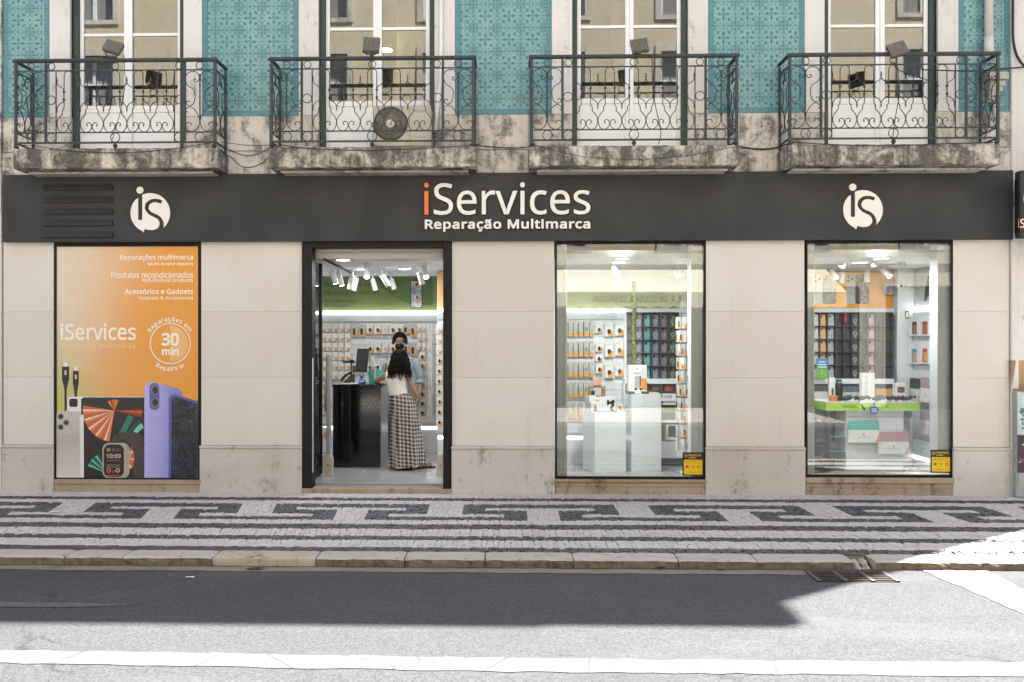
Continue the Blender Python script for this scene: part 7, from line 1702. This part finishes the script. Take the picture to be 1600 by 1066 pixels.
for i in range(60): a = rnd.uniform(0, 6.28); e = rnd.uniform(.5, 1.4); p = Vector((hc.x+.09*math.cos(a)*math.cos(e), hc.y+.012+.09*math.sin(a)*math.cos(e), hc.z+.05+.088*math.sin(e))); b.tube([p, p+Vector((rnd.uniform(-.015, .015), rnd.uniform(-.015, .005), .012)), p+Vector((rnd.uniform(-.025, .025), rnd.uniform(-.03, .0), .006))], [.006, .006, .003], 4)
b.put('hair', HAIRB, ma)
hp_ = B(); hp_.tube([(hc.x+.107*math.cos(t), hc.y+.01, hc.z+.025+.125*math.sin(t)) for t in [math.pi*i/14 for i in range(15)]], .011, 6, r2=.018); hp_ = hp_.put('headphones', BLACKP, ma)
for s in (-1, 1): b = B(); b.ball((hc.x+s*.098, hc.y+.005, hc.z-.0), .042, n=12, m=8, sc_=(.55, .85, 1.05)); b.put('ear_cup', BLACKP, hp_)
DEN = plain('pale_denim', (.37, .46, .50), .85, var=.16, scale=10, bump=.002)
rs = smooth_rings([(Q(619.5, 634), 15.8*km, .14), (Q(621.5, 618), 16.4*km, .145), (Q(624, 600), 18*km, .15), (Q(625, 583), 20*km, .15), (Q(625.3, 570), 22.6*km, .13), (Q(625.5, 563), 23*km, .105), (Q(625.5, 558.5), 15*km, .09), (Q(625.5, 554.5, -.01), 8.4*km, .078)], 3)
sh_ = rings(rs, 32, lambda i, a: 1+.016*math.sin(8*a+i*1.1)+.012*math.sin(13*a-i*.8)).put('denim_shirt', DEN, ma)
b = B(); b.tube(spline([Q(604, 563), Q(599.5, 572), Q(596, 582, -.03), Q(595, 588, -.07), Q(597, 593, -.18)], 4), [.066]*5+[.062]*6+[.055]*6, 12); b.put('sleeve', DEN, sh_)
b = B(); b.tube(spline([Q(647, 563), Q(652, 573), Q(655.5, 584), Q(656.8, 592, .02), Q(656.8, 598, -.01)], 4), [.068]*5+[.062]*6+[.056]*6, 12); b.put('sleeve', DEN, sh_)
b = B(); b.tube([Q(656.8, 596, .0), Q(656.6, 599.5, -.01)], .059, 12); b.put('cuff', plain('faded_denim_cuff', (.38, .48, .53), .85), sh_)
for s in (-1, 1): b = B(); b.v = [tuple(Vector(Q(625.5, 556.5, -.09))+Vector((s*v0, v1, v2))) for v0, v1, v2 in ((0.005, -.01, .0), (.07, .03, .035), (.085, .02, -.01), (.04, -.035, -.045))]; b.f = [(0, 1, 2, 3), (3, 2, 1, 0)]; b.mi = [0, 0]; b.sm = [False]*2; b.put('collar', DEN, sh_)
TRO = plain('khaki_cotton', (.20, .165, .125), .85, var=.12, scale=12, bump=.001)
b = rings(smooth_rings([(Q(619.5, 628), 15.2*km, .13), (Q(619.3, 640), 15.6*km, .13), (Q(619, 648), 15*km, .12)], 3), 24)
for ks_ in (('hipL', 'knL', 'anL'), ('hipR', 'knR', 'anR')):
    p = [Vector(n_[k_][0]) for k_ in ks_]; b.tube(spline([p[0]+Vector((0, 0, .03)), p[0].lerp(p[1], .5), p[1], p[1].lerp(p[2], .5), p[2]+Vector((0, 0, -.01))], 4), [.108]*4+[.09]*4+[.08]*4+[.07]*5, 12)
b.put('trousers', TRO, ma)
for he, to in (('heL', 'toL'), ('heR', 'toR')):
    h, t_ = Vector(n_[he][0]), Vector(n_[to][0]); b = B(); b.tube([h+Vector((0, .05, -.005)), h+Vector((0, .02, .01)), h.lerp(t_, .5)+Vector((0, 0, .012)), t_, t_+Vector((0, -.06, -.012))], [.035, .052, .052, .048, .02], 12); b.v = [(x_, y_, max(z_, FZ+.016)) for x_, y_, z_ in b.v]
    s_ = b.put('shoe', plain('red_canvas', (.30, .035, .05), .6), ma); c_ = h.lerp(t_, .55); b = B(); b.box(c_.x-.05, c_.x+.05, t_.y-.07, h.y+.06, FZ+.001, FZ+.018, bev=.008); b.put('sole', LETW, s_)

# ------------------------------------------------------------------ litter on the ground
def litter(name, label, px, py, z, sx, sy, mat, rot):
    q = G(px, py, z); b = B(); n = 9; rnd = random.Random(int(px)); b.v = [(0, 0, .012)]+[(sx*rnd.uniform(.7, 1.1)*math.cos(2*math.pi*i/n), sy*rnd.uniform(.7, 1.1)*math.sin(2*math.pi*i/n), rnd.uniform(.003, .014)) for i in range(n)]
    b.f = [(0, i+1, (i+1) % n+1) for i in range(n)]; b.mi = [0]*n; b.sm = [False]*n; b.move(Matrix.Translation((q.x, q.y, z+.002))@Matrix.Rotation(rot, 4, 'Z')); tag(b.put(name, mat), label, 'litter')
litter('paper_scrap', 'crumpled pale paper scrap on the cobbles in front of the poster', 87, 801, 0, .06, .05, LETW, .3)
litter('dead_leaf', 'curled dark leaf in the gutter below the ochre kerb stone', 398, 890, ROAD+.004, .09, .03, plain('dead_leaf', (.03, .025, .02), .8), .2)
litter('leaf_scrap', 'dark flattened leaf in the gutter below the middle of the white plinth window', 1030, 889, ROAD+.004, .06, .025, plain('dead_leaf', (.03, .025, .02), .8), .1)
litter('leaf_scrap', 'small dark leaf in the gutter left of the drain', 1127, 891.5, ROAD+.004, .035, .02, plain('dead_leaf', (.03, .025, .02), .8), 0)
litter('paper_scrap', 'tiny white paper bit on the asphalt in the shade', 297, 903.5, ROAD+.001, .04, .015, LETW, 0)
litter('brown_debris', 'heap of brown dead leaves at the plinth corner by the cabinet', 1551, 772, 0, .13, .05, plain('brown_leaves', (.10, .055, .035), .9, var=.4, scale=90), 0)
litter('dry_straw', 'wisp of dry straw at the foot of the poster window sill', 97, 761, 0, .12, .03, plain('dry_straw', (.30, .24, .15), .9, var=.3, scale=80), 0)
